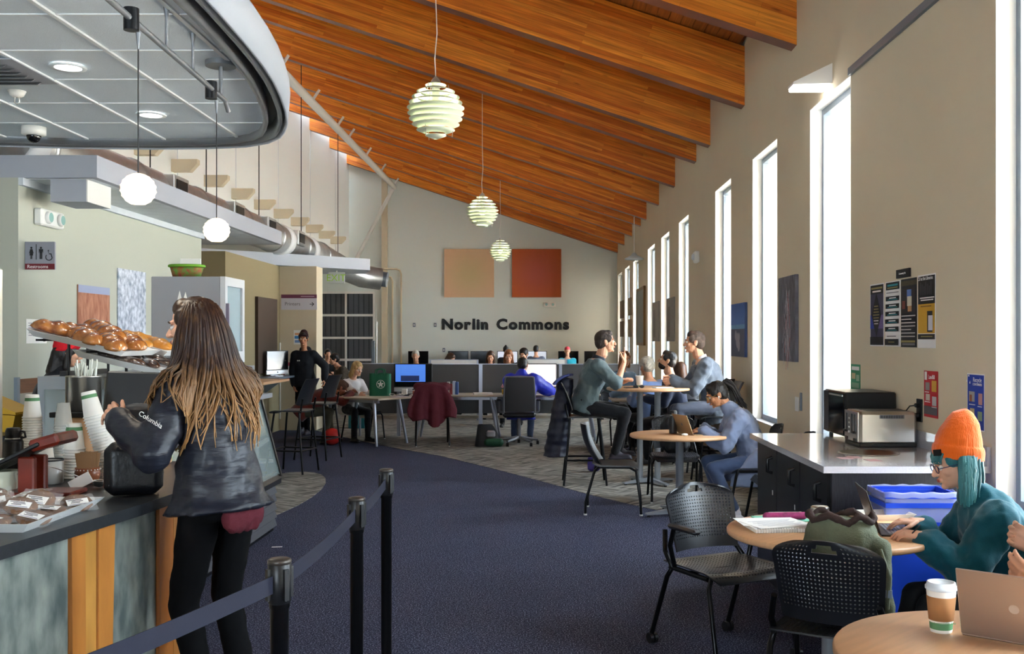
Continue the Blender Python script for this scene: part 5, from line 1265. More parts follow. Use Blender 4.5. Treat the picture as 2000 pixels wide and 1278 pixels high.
# ---- person with the orange beanie
M_teal = cloth('teal_wool_coat', '#0f4f5c', .9); H_teal = mat('teal_dyed_hair', '#2f6f74', .45, bump=(90, .4), stretch=(1, 1, .08), var=(30, .35)); M_or = mat('orange_knit', '#e8650f', .95, bump=(60, .5), stretch=(3, 3, .3), sheen=.3)
def glasses(t, Hm, m, r=.021):
    b = MB(); b.T = Hm
    for sx in (-1, 1):
        b.tube([(sx*.032+r*1.15*cos(a*pi/8), .1, .002+r*.9*sin(a*pi/8)) for a in range(16)], .0022, 6, closed=True)
        b.tube([(sx*.055, .1, .006), (sx*.075, .07, .01), (sx*.08, -.01, .008)], .002, 6)
    b.tube([(-.01, .102, .006), (.01, .102, .006)], .002, 6); b.build('glasses', m, t)
def hat_extra(t, Hm, sp, arms, legs, k):
    glasses(t, Hm, mat('purple_frame', '#2b2a55', .3))
    b = MB(); b.T = Hm                                              # slouchy beanie with a folded cuff
    b.loft([(V((0, -.022, .018)), V((1, 0, 0)), V((0, .93, .36)), .094, .118), (V((0, -.032, .055)), V((1, 0, 0)), V((0, .93, .36)), .099, .123), (V((0, -.038, .078)), V((1, 0, 0)), V((0, .93, .36)), .096, .119)])
    b.loft([(V((0, -.032, .055)), V((1, 0, 0)), V((0, .93, .36)), .09, .112), (V((0, -.05, .115)), V((1, 0, 0)), V((0, .96, .28)), .09, .106), (V((0, -.07, .17)), V((1, 0, 0)), V((0, .99, .15)), .076, .09), (V((0, -.085, .215)), V((1, 0, 0)), V((0, 1, .05)), .052, .062), (V((0, -.09, .24)), V((1, 0, 0)), V((0, 1, 0)), .026, .034)])
    remeshed(b, 'beanie', M_or, t, .0045, 4, .006, TEXW)
    b = MB(); b.T = Hm; b.box((-.05, .082, .083), (.04, .008, .03), M=RZ(34) @ RX(14)).build('beanie_patch', M_rimd, t)
    rs = random.Random(4); b = MB(); Hr = Hm.to_3x3()
    for i in range(70):
        th = rs.uniform(-1.7, 1.7); th = (math.copysign(abs(th)*.45+.95, th) if i % 5 else th); th = th if th < .9 else -th
        st = Hm @ V((sin(th)*.084, -.018-cos(th)*.1, .04)); out = Hr @ V((sin(th), -cos(th)*.4+(.25 if th < 0 else -.5), 0)); out.z = 0; out.normalize(); L = rs.uniform(.14, .22); ph = rs.uniform(0, 6)
        strand(b, [st]+[st+V((0, 0, -L*j/8))+out*(.008+.02*sin(j/8*2))+V((rs.uniform(-1, 1), rs.uniform(-1, 1), 0))*.002 for j in range(1, 9)], rs.uniform(.008, .013))
    for i in range(16):
        x = -.06+.008*i; strand(b, [Hm @ V((x, .07-.4*x*x*6, .075)), Hm @ V((x*1.02, .093-.4*x*x*9, .05)), Hm @ V((x*1.03, .096-.4*x*x*9, .026+.006*(i % 3)))], .007)
    b.build('teal_hair', H_teal, t)
    s0, e, w_ = arms[0]; d = (w_-e).normalized()
    b = MB(); c = e.lerp(w_, .93); x = d.orthogonal().normalized(); y = d.cross(x)
    b.tube([c+d*.05+(x*cos(a*pi/8)+y*sin(a*pi/8))*.03 for a in range(16)], .003, 6, closed=True); b.build('wrist_band', M_black, t)
    for j in (.62, .74):
        c = e.lerp(w_, j)+V((-.03, 0, .0)); n = V((-1, .15, .35)).normalized(); c = e.lerp(w_, j)+n*.047; q = MB(); xx = n.orthogonal().normalized(); yy = n.cross(xx)
        q.tube([c+(xx*cos(a*pi/6)+yy*sin(a*pi/6))*.012 for a in range(12)], .0035, 6, closed=True).build('coat_button', M_steel, t); MB().ell(c, (.01, .01, .01)).build('button_face', M_black, t)
person('person in a bright orange beanie and teal coat pointing at a laptop', (2.05, 4.42), 84, H=1.6, sex='f', hip=.45, lean=(8, 26), head=(4, 16), detail=2,
    hands=(at(1800, 1047, 4.36), at(1790, 1020, 4.6)), poles=((-.3, -.3, -1), (.5, -.4, -1)), feet=((1.55, 4.32, .09), (1.55, 4.52, .09)), top=M_teal, pants=mat('dark_trousers', '#15171c', .8), shoes=M_black,
    hair=('short', H_teal), hem=-.14, flare=.03, toff=.036, collar=.045, wr=.03, skin=SK_A, sleeve=.92, extras=hat_extra,
    hand_n=((0, .15, -1), (0, 0, -1)), hand_d=((-.9, .35, .1), (-1, .0, .05)), hand_kw=({'curl': .38}, {'curl': .3}))

# ---- two men talking over the bar table
M_gsh = cloth('green_grey_shirt', '#576669', .8); M_blk = cloth('black_trousers', '#121217', .8)
def man_extra(t, Hm, sp, arms, legs, k):
    b = MB(); c, xa, ya = sp(.52); b.loft([(c-V((0, 0, .01)), xa, ya, .085, .08), (c+V((0, .0, .045)), xa, ya, .072, .07)]); b.build('shirt_collar', mat('dark_collar', '#262b35', .8), t)
person('man in a green grey shirt on a bar stool raising one finger', (.46, 11.4), -90, H=1.8, hip=.86, hipoff=(0, 0), lean=(14, 20), head=(8, -2), detail=2,
    hands=(at(1228, 742, 11.55), at(1219, 708, 11.2)), poles=((-.3, .3, -1), (.3, .35, -1)), feet=((.86, 11.5, .38), (.8, 11.3, .37)), top=M_gsh, pants=M_blk, shoes=mat('dark_sneaker', '#2b2730', .6),
    hair=('short', H_sh), toff=.022, hem=-.06, wr=.026, skin=SK_B, sleeve=.62, extras=man_extra, hand_n=((0, 0, -1), (-1, .3, 0)), hand_d=((-1, -.1, .1), (.1, 0, 1)), hand_kw=({'curl': .3}, {'point': True}))
M_suit = cloth('grey_suit', '#5c6470', .85); M_suitp = cloth('grey_suit_trousers', '#4e5260', .85)
def suit_extra(t, Hm, sp, arms, legs, k):
    c, xa, ya = sp(.52); b = MB(); b.loft([(c, xa, ya, .074, .07), (c+V((0, .004, .05)), xa, ya, .06, .058)]); b.build('shirt_collar', mat('white_shirt', '#c9c4c6', .8), t)
    for sx in (-1, 1):
        b = MB(); p0 = sp(.5); p1 = sp(.3); b.box((0, 0, 0), (.001, .001, .001)) if False else None
        a_ = p0[0]+p0[1]*sx*.06+p0[2]*.1; b_ = p1[0]+p1[1]*sx*.02+p1[2]*.158; w2 = p0[1]*sx*.05
        b.sheet(lambda u, v: a_.lerp(b_, v)+w2*(u-.5)*(1-.6*v)+p0[2]*.012, 4, 8, .006).build('lapel', M_suit, t)
person('smiling man in a grey suit with clasped hands at the bar table', (1.95, 11.45), 90, H=1.8, hip=.86, lean=(14, 22), head=(-6, 0), detail=2,
    hands=(at(1316, 744, 11.38), at(1312, 742, 11.46)), poles=((-.3, -.1, -1), (.3, -.1, -1)), feet=((1.55, 11.35, .4), (1.58, 11.6, .38)), top=M_suit, pants=M_suitp, shoes=M_black,
    hair=('short', mat('greying_brown_hair', '#4d3d33', .6, bump=(260, .6), var=(30, .3))), toff=.03, hem=-.17, flare=.03, wr=.028, skin=SK_B, extras=suit_extra,
    hand_n=((.2, 1, -.2), (.2, -1, -.2)), hand_d=((-1, .2, -.15), (-1, -.2, -.15)), hand_kw=({'curl': .9}, {'curl': .9}))
# ---- woman at the small laptop
M_coat = cloth('blue_grey_coat', '#76819c', .95); M_jean = cloth('blue_jeans', '#3d4a66', .9)
def pony(t, Hm, sp, arms, legs, k):
    rs = random.Random(9); b = MB()
    for i in range(40):
        o = V((rs.uniform(-.022, .022), rs.uniform(-.02, .02), rs.uniform(-.02, .02))); L = rs.uniform(.22, .32); sw = rs.uniform(-.02, .03)
        strand(b, [Hm @ (V((0, -.1, .07))+o*.4), Hm @ (V((0, -.135, .08))+o)]+[Hm @ (V((sw*j/6, -.15-.008*j-.012*sin(j), .075-L*j/6))+o*(1.2)) for j in range(1, 7)], rs.uniform(.008, .013))
    b.build('ponytail', H_dk, t); glasses(t, Hm, mat('gold_frame', '#b99a5a', .3, .8))
    b = MB(); b.T = Hm; b.ell((-.088, .004, -.016), (.007, .009, .008)).cap((-.09, .008, -.018), (-.088, .012, -.04), .0035, .003, 6); b.build('earbud', M_white, t)
    s0, e, w_ = arms[0]; d = (w_-e).normalized(); x = d.orthogonal().normalized(); y = d.cross(x); b = MB(); c = w_-d*.012
    b.tube([c+(x*cos(a*pi/8)+y*sin(a*pi/8))*.034 for a in range(16)], .009, 6, closed=True); b.build('wristwatch', M_black, t)
    for i, sx in enumerate((-1, 1)):                                # coat tails over the thighs
        h0, kn, an = legs[i]
        b = MB(); b.loft([(h0+V((sx*.07, -.07, .16)), V((1, 0, 0)), V((0, 1, 0)), .06, .1), (h0+V((sx*.085, -.02, .02)), V((1, 0, 0)), V((0, 1, 0)), .055, .17), (h0+V((sx*.1, .04, -.12)), V((1, 0, 0)), V((0, 1, 0)), .04, .22), (h0+V((sx*.11, .07, -.19)), V((1, 0, 0)), V((0, 1, 0)), .025, .21)]); remeshed(b, 'coat_tail', M_coat, t, .012, 5, .014)
person('woman with a dark ponytail in a blue grey coat typing on a laptop', (1.94, 9.35), 90, H=1.66, sex='f', hip=.5, lean=(16, 32), head=(0, 26), detail=2,
    hands=(at(1372, 843, 9.28), at(1376, 838, 9.5)), poles=((-.45, -.3, -1), (.4, -.3, -1)), feet=((1.72, 9.2, .09), (1.66, 9.5, .09)), top=M_coat, pants=M_jean, shoes=mat('white_sneaker', '#cfd2da', .6),
    hair=('pony', H_dk), toff=.034, hem=-.16, flare=.035, collar=.04, wr=.026, skin=SK_C, extras=pony, hand_n=((0, 0, -1), (0, 0, -1)), hand_d=((-1, .1, 0), (-1, -.1, 0)))
# ---- walking person
def under(t, Hm, sp, arms, legs, k):
    c, xa, ya = sp(.36); q = MB(); o_ = c+ya*.155-xa*(-.06)
    for sx in (-1, 1): q.box(o_+xa*sx*.014, (.02, .004, .022), ch=.003)
    q.build('chest_emblem', M_white, t); b = MB(); c = sp(.53)[0]
    b.ell(c+sp(.5)[2]*-.07, (.11, .06, .07)); remeshed(b, 'hood', mat('black_hoodie', '#15161c', .9), t, .012, 3)
person('person in a black hoodie and dark beanie walking past the printers sign', (-4.05, 17.45), 172, H=1.68, sex='f', lean=(3, 4), head=(6, 3), detail=1, twist=6,
    hands=(at(634, 742, 17.35), at(575, 752, 17.4)), poles=((-.9, -.6, -.2), (.9, -.6, -.2)), feet=((-3.98, 17.3, .085), (-4.12, 17.65, .1)), top=mat('black_hoodie', '#15161c', .9), pants=mat('black_leggings', '#0b0b0d', .7), shoes=mat('dark_sneaker', '#2b2730', .6),
    hair=('short', H_dk), hat=('beanie', mat('dark_red_knit', '#2c1218', .95)), skin=SK_C, toff=.03, hem=-.1, extras=under)
# ---- people at the desks
M_bpuf = mat('royal_blue_jacket', '#1d2bb4', .45, bump=(14, .3))
person('person in a royal blue puffer jacket typing at the white screen', (-.33, 15.68), -4, hip=.52, H=1.7, lean=(8, 16), head=(-10, 12), hands=((-.3, 16.2, .78), (.12, 16.18, .78)), poles=((-1, -.2, -.5), (1, -.2, -.5)), feet=((-.45, 16.1, .09), (-.2, 16.1, .09)),
    top=M_bpuf, pants=M_jean, hair=('short', H_dk), toff=.07, collar=.06, hem=-.14, wr=.03, tex=TEXB, skin=SK_B)
person('blond woman in a white top reading at the splayed leg desk', (-3.12, 16.5), 222, sex='f', H=1.62, hip=.5, lean=(10, 18), head=(6, 20), hands=((-2.72, 16.2, .76), (-2.86, 15.95, .76)), feet=((-2.75, 16.1, .09), (-2.95, 16.0, .09)), top=cloth('white_top', '#d9d4d2', .8), pants=M_blk,
    hair=('long', H_bl), skin=SK_A, toff=.02)
person('person in a rust red sweater slumped forward over the desk', (-3.72, 15.75), -72, H=1.7, hip=.5, lean=(48, 66), head=(0, 40), hands=((-2.98, 15.98, .77), (-2.95, 15.8, .77)), poles=((-.6, .2, -.4), (.6, .2, -.4)), feet=((-3.3, 15.95, .09), (-3.35, 15.7, .09)), top=cloth('rust_red_sweater', '#5b2018', .9), pants=mat('olive_trousers', '#3c3c30', .9),
    hair=('short', mat('brown_cap_cloth', '#4b3020', .8)), skin=SK_D, toff=.024, collar=.03)
def sitter(label, px, ytop, D, rz, hairs, m, sex='m', H=1.7, skin=SK_B, hat=None, lean=(8, 14), head=(0, 10), detail=0, **kw):
    ztop = CH-(ytop-VY)*D/2000+.07; hh = .60*H/1.72+.25*H/1.72; hip = max(.4, ztop-hh*.965)
    x = (px-VX)*D/2000; fw = V((-sin(R(rz)), cos(R(rz)))); x -= fw.x*.16; y = D-fw.y*.16
    s_ = V((cos(R(rz)), sin(R(rz)))); hd = [(x+fw.x*.42+s_.x*q, y+fw.y*.42+s_.y*q, max(.76, hip+.24)) for q in (-.12, .12)]; ft = [(x+fw.x*.4+s_.x*q, y+fw.y*.4+s_.y*q, .09) for q in (-.1, .1)]
    person(label, (x, y), rz, H=H, sex=sex, hip=hip, lean=lean, head=head, hands=hd, feet=ft, top=m, pants=M_blk, hair=hairs, hat=hat, skin=skin, detail=detail, toff=.024, **kw)
    stl = perf_chair(' '.join(('black chair under the '+label).split()[:15]), (x-fw.x*.02, y-fw.y*.02, hip-.5 if abs(hip-.5) < .0 else 0), rz, group='chairs under seated people')
    return stl
def beard(t, Hm, sp, arms, legs, k):
    b = MB(); b.T = Hm; b.ell((0, .042, -.075), (.058, .06, .048)).ell((0, .09, -.047), (.03, .014, .008)); remeshed(b, 'beard', H_dk, t, .007, 2)
M_bk = cloth('black_top', '#17171b', .9)
sitter('person in dark clothes with black hair by the slatted window', 640, 688, 24.0, 200, ('short', H_dk), M_bk)
sitter('person with black hair in plaid leaning beside the slatted window', 668, 692, 23.2, 120, ('curly', H_dk), mat('brown_plaid', '#4a4034', .9, var=(30, .3)), lean=(20, 34))
sitter('person in a grey hood under the leftmost dark screen', 812, 691, 22, 180, ('short', H_gr), cloth('grey_hoodie', '#6c655c', .9))
sitter('brown haired person bending down beside a dark screen', 868, 690, 22, 230, ('long', H_br), M_bk, lean=(14, 30), head=(0, 30))
sitter('woman with long brown hair reading behind the grey partition', 958, 692, 20.9, 182, ('long', H_br), M_bk, sex='f', detail=1, head=(0, 18))
sitter('woman with reddish hair reading in front of the lit screen', 993, 690, 19.0, 180, ('long', H_rd), M_bk, sex='f', detail=1, head=(5, 18))
sitter('woman with a top bun in black facing the lit screen', 988, 681, 28.4, 0, ('bun', H_dk), M_bk, sex='f')
sitter('dark haired man looking down between the two lit screens', 1024, 689, 22.5, 180, ('curly', H_dk), M_bk, detail=1, head=(-20, 14))
sitter('man in a grey plaid shirt seen from behind at a lit screen', 1047, 681, 28.6, 0, ('short', H_dk), mat('blue_grey_plaid', '#565a6b', .9, var=(30, .25)), lean=(4, 6))
sitter('person in a teal shirt and red cap at a dark screen', 1108, 684, 28.6, 0, (None, H_dk), cloth('teal_shirt', '#1a8a9c', .8), hat=('cap', mat('coral_red_cap', '#d1404c', .8)), lean=(4, 6))
sitter('auburn haired person in a light blue shirt by the window', 1219, 695, 15.4, 200, ('long', H_rd), cloth('light_blue_shirt', '#7d9cc0', .8), sex='f', detail=1)
sitter('white haired person in a pale blue shirt beyond the bar table', 1265, 711, 14.3, 30, ('curly', H_gr), cloth('pale_blue_shirt', '#6e86b4', .8), detail=1)
sitter('bearded man in a navy jacket looking up beyond the bar table', 1302, 697, 13.2, 80, ('short', H_dk), cloth('navy_jacket', '#1c2338', .9), detail=1, head=(0, -12), H=1.78, extras=beard)
sitter('woman with long brown hair behind the man in the suit', 1330, 718, 13.6, 10, ('long', H_br), M_bk, sex='f')
person('person in a red knit hat and black coat behind the pastry trays', (-3.7, 7.62), -60, H=1.57, sex='f', lean=(6, 12), head=(0, 6), top=cloth('black_coat', '#131319', .9), pants=M_blk, hair=('long', H_dk), hat=('beanie', mat('red_knit', '#c01220', .95, bump=(60, .4))), skin=SK_B, toff=.04, collar=.05)
person('person in a maroon sleeve at the open laptop, cut off at the edge', (1.93, 3.12), 96, H=1.68, hip=.5, lean=(6, 10), hands=(at(2040, 1146, 3.22), (1.66, 3.45, .9)), feet=((1.5, 3.0, .09), (1.5, 3.3, .09)), top=cloth('maroon_sweater', '#3a1218', .9), pants=M_blk, hair=('short', H_br), skin=SK_A, detail=1,
    hand_d=((-.85, .1, .5), (-.8, 0, .5)), hand_n=((.3, .8, .3), (0, -1, 0)), hand_kw=({'curl': .55}, {'curl': .5}))
# ------------------------------------------------------------------ louvre pendants over the hall
M_louv = mat('pale_green_louvre', '#dfe8d2', .45)
def louvre_lamp(px, py, D, label):
    p = at(px, py, D); t = thing('louvre_pendant', label, 'pendant lamp', p, group='round louvre pendants')
    Rr = .275
    for i in range(11):
        z = -.27+.054*i; zz = max(-.97, min(.97, z/.29)); ro = Rr*math.sqrt(1-zz*zz)*1.02
        if i == 10: prof = [(.02, z+.012), (ro, z-.02), (ro, z-.024), (.02, z+.008)]
        else:
            ri = max(.012, ro-.085); dz = .034 if i < 6 else .026; prof = [(ri, z-dz*.2 if i < 6 else z+.006), (ro, z+dz*.8 if i < 6 else z-.03), (ro, z+dz*.8-.004 if i < 6 else z-.034), (ri, z-dz*.2-.004 if i < 6 else z+.002), (ri, z-dz*.2 if i < 6 else z+.006)]
        MB().lathe(prof, 40).build('louvre_ring', M_louv, t)
    for a in range(3): MB().tube([(.16*cos(a*2.1), .16*sin(a*2.1), -.26), (.19*cos(a*2.1), .19*sin(a*2.1), 0), (.12*cos(a*2.1), .12*sin(a*2.1), .25)], .004, 6).build('ring_wire', M_steel, t)
    MB().cyl((0, 0, .06), (0, 0, .3), .04, n=14).build('lamp_socket', M_steel, t)
    MB().ell((0, 0, .0), (.05, .05, .07)).build('lamp_bulb', mat('glowing_bulb', '#fffbe8', .4, emit=('#fff3cf', 22)), t)
    MB().lathe([(.05, .28), (.03, .31), (.012, .33), (0, .33)], 16).build('lamp_cap', M_alu2, t)
    top = ZB+.72+SL*(WX-p.x)-p.z
    MB().tube([(0, 0, .32), (-.01, 0, .5), (.012, 0, .75), (0, 0, 1.1), (0, 0, top)], .006, 6).build('lamp_cord', M_white, t)
    l = bpy.data.lights.new('louvre_bulb_light', 'POINT'); l.energy = 60; l.color = (1, .96, .8); l.shadow_soft_size = .06
    o = bpy.data.objects.new('louvre_bulb_light', l); o.location = p+V((0, 0, .02)); col.objects.link(o)
louvre_lamp(851, 216, 10.0, 'round louvred pendant lamp, the largest and nearest of three')
louvre_lamp(942, 414, 17.6, 'round louvred pendant lamp, the middle one of three')
louvre_lamp(977, 490, 25.3, 'round louvred pendant lamp, the smallest in front of the paintings')

# ------------------------------------------------------------------ signs, posters, pictures
def on_wall(side, y0, y1, z0, z1, th=.004, x=None):
    """matrix and size for a panel on the right wall (side R), on a left hand wall (L, at x) or facing the camera (F: y0,y1 are x, x is y)"""
    w_, h = abs(y1-y0), z1-z0
    if side == 'R': M = Matrix.Translation((WX-.002, (y0+y1)/2, (z0+z1)/2)) @ FACE_LEFT
    elif side == 'L': M = Matrix.Translation((x+.002, (y0+y1)/2, (z0+z1)/2)) @ FACE_RIGHT
    else: M = Matrix.Translation(((y0+y1)/2, x-.002, (z0+z1)/2)) @ FACE_CAM
    return M, w_, h
def panel(name, label, cat, place, base, rects=(), texts=(), th=.004, group=None, pname='sheet'):
    M, w_, h = place; t = thing(name, label, cat, group=group); t.matrix_world = M
    MB().box((0, 0, th/2), (w_, h, th)).build(pname, base, t)
    lv = th
    for k, (u0, v0, u1, v1, m) in enumerate(rects):
        lv += .0004; MB().box(((u0+u1-1)*w_/2, (v0+v1-1)*h/2, lv), ((u1-u0)*w_, (v1-v0)*h, .0006)).build('printed_area', m, t)
    for (s_, u, v, size, m) in texts:
        text(s_, size*h, m, t, 'lettering', .0004, loc=((u-.5)*w_, (v-.5)*h, lv+.0008))
    return t
C = lambda c, r=.7: mat('print_'+c[1:], c, r)
# restrooms sign
t = panel('restroom_sign', 'grey and maroon Restrooms sign projecting from the wall', 'sign', on_wall('F', -4.195, -3.955, 2.17, 2.395, x=8.32), C('#8f9099'), [(0, 0, 1, .21, C('#6e1a24'))], [('Restrooms', .43, .1, .17, C('#f4f2f0'))], th=.02)
ik_ = C('#17161a'); 
def pic(t, polys, circ, k0, sx, sy):
    z = .0215
    for pl in polys: MB().prism([(sx+x*k0, sy+y*k0) for x, y in pl], z, z+.001).build('pictogram', ik_, t)
    for (x, y, r) in circ: MB().lathe([(0, z+.001), (r*k0, z+.001), (r*k0, z)], 16, (sx+x*k0, sy+y*k0, 0)).build('pictogram', ik_, t)
pic(t, [[(-.13, -.25), (.13, -.25), (.07, .05), (.12, -.12), (.16, -.1), (.08, .2), (-.08, .2), (-.16, -.1), (-.12, -.12), (-.07, .05)], [(-.06, -.5), (-.01, -.5), (-.01, -.24), (-.06, -.24)], [(.01, -.5), (.06, -.5), (.06, -.24), (.01, -.24)]], [(0, .29, .075)], .115, -.068, .03)
pic(t, [[(-.09, -.1), (.09, -.1), (.09, .08), (.15, -.12), (.15, .2), (-.15, .2), (-.15, -.12), (-.09, .08)], [(-.09, -.5), (-.01, -.5), (-.01, -.09), (-.09, -.09)], [(.01, -.5), (.09, -.5), (.09, -.09), (.01, -.09)]], [(0, .29, .075)], .115, .01, .03)
pic(t, [[(-.05, .2), (.03, .2), (.05, -.05), (.2, -.05), (.28, -.32), (.36, -.3), (.27, .03), (.06, .03)]], [(0, .28, .06)], .09, .07, .015)
MB().tube([(.075+.026*cos(a*pi/9), .0+.026*sin(a*pi/9)-.012, .0225) for a in range(7, 19)], .0035, 6).build('pictogram', ik_, t)
MB().box((-.029, .03, .022), (.006, .125, .001)).build('pictogram', ik_, t)
panel('notice_sheet', 'white printed notice with a small dark emblem on the restroom wall', 'notice', on_wall('L', 8.32, 8.66, 1.57, 1.77, x=-4.2), M_paper, [(.08, .82-.1*i, .9-.06*(i % 3), .845-.1*i, C('#7d7f8c')) for i in range(6)]+[(.8, .08, .92, .3, C('#20222e'))])
M_can = mat('canyon_picture', '#8a4d35', .7, var=(6, .35, '#b9866c'), stretch=(3, 1, 1)); M_frost = mat('frost_picture', '#7f8a9e', .7, var=(18, .3, '#dfe4ee'))
panel('canyon_poster', 'reddish canyon picture on the restroom wall', 'picture', on_wall('L', 9.23, 9.9, 1.6, 2.1, x=-4.2), M_can, [(0, .86, 1, 1, C('#9aa3c0'))], th=.012)
panel('frost_poster', 'pale frosty branch picture on the restroom wall', 'picture', on_wall('L', 10.1, 10.8, 1.52, 2.31, x=-4.2), M_frost, th=.012)
t = panel('printers_sign', 'white and maroon Printers sign with an arrow on the pier', 'sign', on_wall('F', -4.62, -3.99, 2.13, 2.4, x=18.1), C('#d5d3da'), [(0, .76, 1, 1, C('#6e3550')), (.55, .85, .93, .9, C('#c9a8b8'))], [('Printers', .32, .38, .32, C('#6d6a70'))], th=.01)
q = MB(); q.box((.225, -.035, .012), (.07, .012, .001)); q.build('arrow_shaft', C('#3c3a40'), t)
for s_ in (-1, 1): MB().box((.245, -.035+s_*.016, .012), (.05, .012, .001), M=RZ(-s_*45)).build('arrow_head', C('#3c3a40'), t)
panel('colour_notice', 'small notice with orange and blue bands on the pier', 'notice', on_wall('F', -4.4, -4.21, 1.52, 1.77, x=18.1), M_paper, [(.1, .66, .9, .8, C('#e0a070')), (.08, .4, .92, .6, C('#3f8fd0')), (.1, .12, .6, .3, C('#6f8fc0'))])
panel('pink_notice', 'pink and white notice low on the pier', 'notice', on_wall('F', -4.58, -4.4, .9, 1.2, x=18.1), C('#c9405a'), [(.12, .15, .88, .8, M_paper)])
t = panel('exit_sign', 'green lettered EXIT sign hanging under the slab', 'sign', on_wall('F', -4.02, -3.72, 2.66, 2.87, x=19.25), C('#d9dcd8'), [], [('EXIT', .47, .47, .85, mat('exit_green', '#7fa22a', .5, emit=('#8fb52c', .5)))], th=.03)
MB().cyl((0, .1, .015), (0, .14, .015), .01, n=8).build('sign_stem', M_white, t)
# end wall: two canvases, lettering, fittings
def canvas(label, px0, px1, c1, c2, nm):
    m = mat(nm, c1, .8); nt = m.node_tree; N = nt.nodes.new; L = nt.links.new; tc = N('ShaderNodeTexCoord'); g = N('ShaderNodeTexGradient'); g.gradient_type = 'SPHERICAL'
    mp = N('ShaderNodeMapping'); mp.inputs['Scale'].default_value = (1.1, 1.1, 1.1); L(tc.outputs['Object'], mp.inputs[0]); L(mp.outputs[0], g.inputs[0])
    r = N('ShaderNodeValToRGB'); r.color_ramp.elements[0].color = (*rgb(c1), 1); r.color_ramp.elements[1].color = (*rgb(c2), 1); r.color_ramp.elements[1].position = .8; L(g.outputs[1], r.inputs[0]); L(r.outputs[0], nt.nodes['Principled BSDF'].inputs['Base Color'])
    k = BY/2000; panel('wall_canvas', label, 'painting', on_wall('F', (px0-VX)*k, (px1-VX)*k, 1.6+(664-581)*k, 1.6+(664-487)*k, x=BY), m, th=.07, pname='canvas')
canvas('square peach coloured canvas on the end wall', 868, 965, '#dcb592', '#cdb488', 'peach_canvas')
canvas('square burnt orange canvas on the end wall', 1000, 1096, '#b4582a', '#b45a48', 'orange_canvas')
t = thing('wall_lettering', 'dark lettering Norlin Commons on the end wall', 'lettering'); t.location = (0, BY-.012, 1.6+(664-643)*BY/2000)
M_let = mat('dark_grey_letters', '#23272b', .5); lets = []
for ch in 'Norlin Commons':
    if ch == ' ': lets.append((None, .2)); continue
    o = text(ch, .44, M_let, t, 'letter', .012, FACE_CAM, off=.022, align='LEFT'); o.data.align_y = 'TOP_BASELINE'; lets.append((o, 0))
bpy.context.view_layer.update()
def glyph(o): xs = [v[0] for v in o.bound_box]; return min(xs), max(xs)
tot = sum((glyph(o)[1]-glyph(o)[0]+.035) if o else w_ for o, w_ in lets); want = (1114-863)*BY/2000; sx_ = want/tot; cur = (863-VX)*BY/2000
for o, w_ in lets:
    if o is None: cur += w_*sx_; continue
    a_, b_ = glyph(o); o.matrix_local = Matrix.Translation((cur-a_*sx_, 0, 0)) @ FACE_CAM @ Matrix.Diagonal((sx_, 1, 1, 1)); cur += (b_-a_+.035)*sx_
def emergency(label, place, sc_=1.):
    M, w_, h = place; t = thing('emergency_light', label, 'light'); t.matrix_world = M
    MB().box((0, 0, .035), (w_, h, .07), ch=.012).build('light_housing', M_white, t)
    for sx in (-.25, .28):
        MB().lathe([(h*.36, .068), (h*.38, .085), (h*.3, .1), (0, .1)], 20, (sx*w_, .0, 0)).build('lamp_ring', M_white, t); MB().lathe([(h*.29, .101), (0, .103)], 16, (sx*w_, 0, 0)).build('lamp_lens', mat('lamp_glass', '#8fb5b0', .1), t)
emergency('white twin lamp emergency light on the restroom wall', on_wall('L', 8.44, 8.84, 2.55, 2.69, x=-4.2))
emergency('white emergency light below the orange canvas', on_wall('F', .02, .4, 2.62, 2.76, x=BY))
for px, py, lab in ((809, 635, 'small switch plate farther from the lettering'), (850, 635, 'small switch plate beside the lettering'), (867, 684, 'small outlet plate above the dark screens')):
    k = BY/2000; panel('switch_plate', lab, 'switch', on_wall('F', (px-2.5-VX)*k, (px+2.5-VX)*k, 1.6+(664-py-4)*k, 1.6+(664-py+4)*k, x=BY), M_alu, [(.3, .3, .7, .7, M_white)], th=.02, group='wall plates', pname='plate')
t = thing('wall_conduit', 'painted conduit pipes bent down the end wall', 'pipe', (0, 0, 0))
k = BY/2000
for px, yt in ((767, 540), (784, 526)): 
    x = (px-VX)*k; z = 1.6+(664-yt)*k; MB().tube([(-4.9, BY-.16, z), (x-.15, BY-.06, z), (x-.04, BY-.06, z-.04), (x, BY-.06, z-.16), (x, BY-.06, .8)], .03, 10).build('conduit_pipe', M_wall, t)
t = thing('floor_pole', 'thin steel pole with a grey box by the pilaster', 'pole', (-5.0, 30.8, 0))
MB().cyl((0, 0, 0), (0, 0, 2.15), .025, n=10).build('pole_tube', M_steel, t); MB().box((-.1, 0, 1.2), (.1, .1, .75), ch=.01).build('pole_box', M_alu, t); MB().lathe([(0, 0), (.2, 0), (.2, .02), (0, .03)], 20).build('pole_base', M_steel, t)

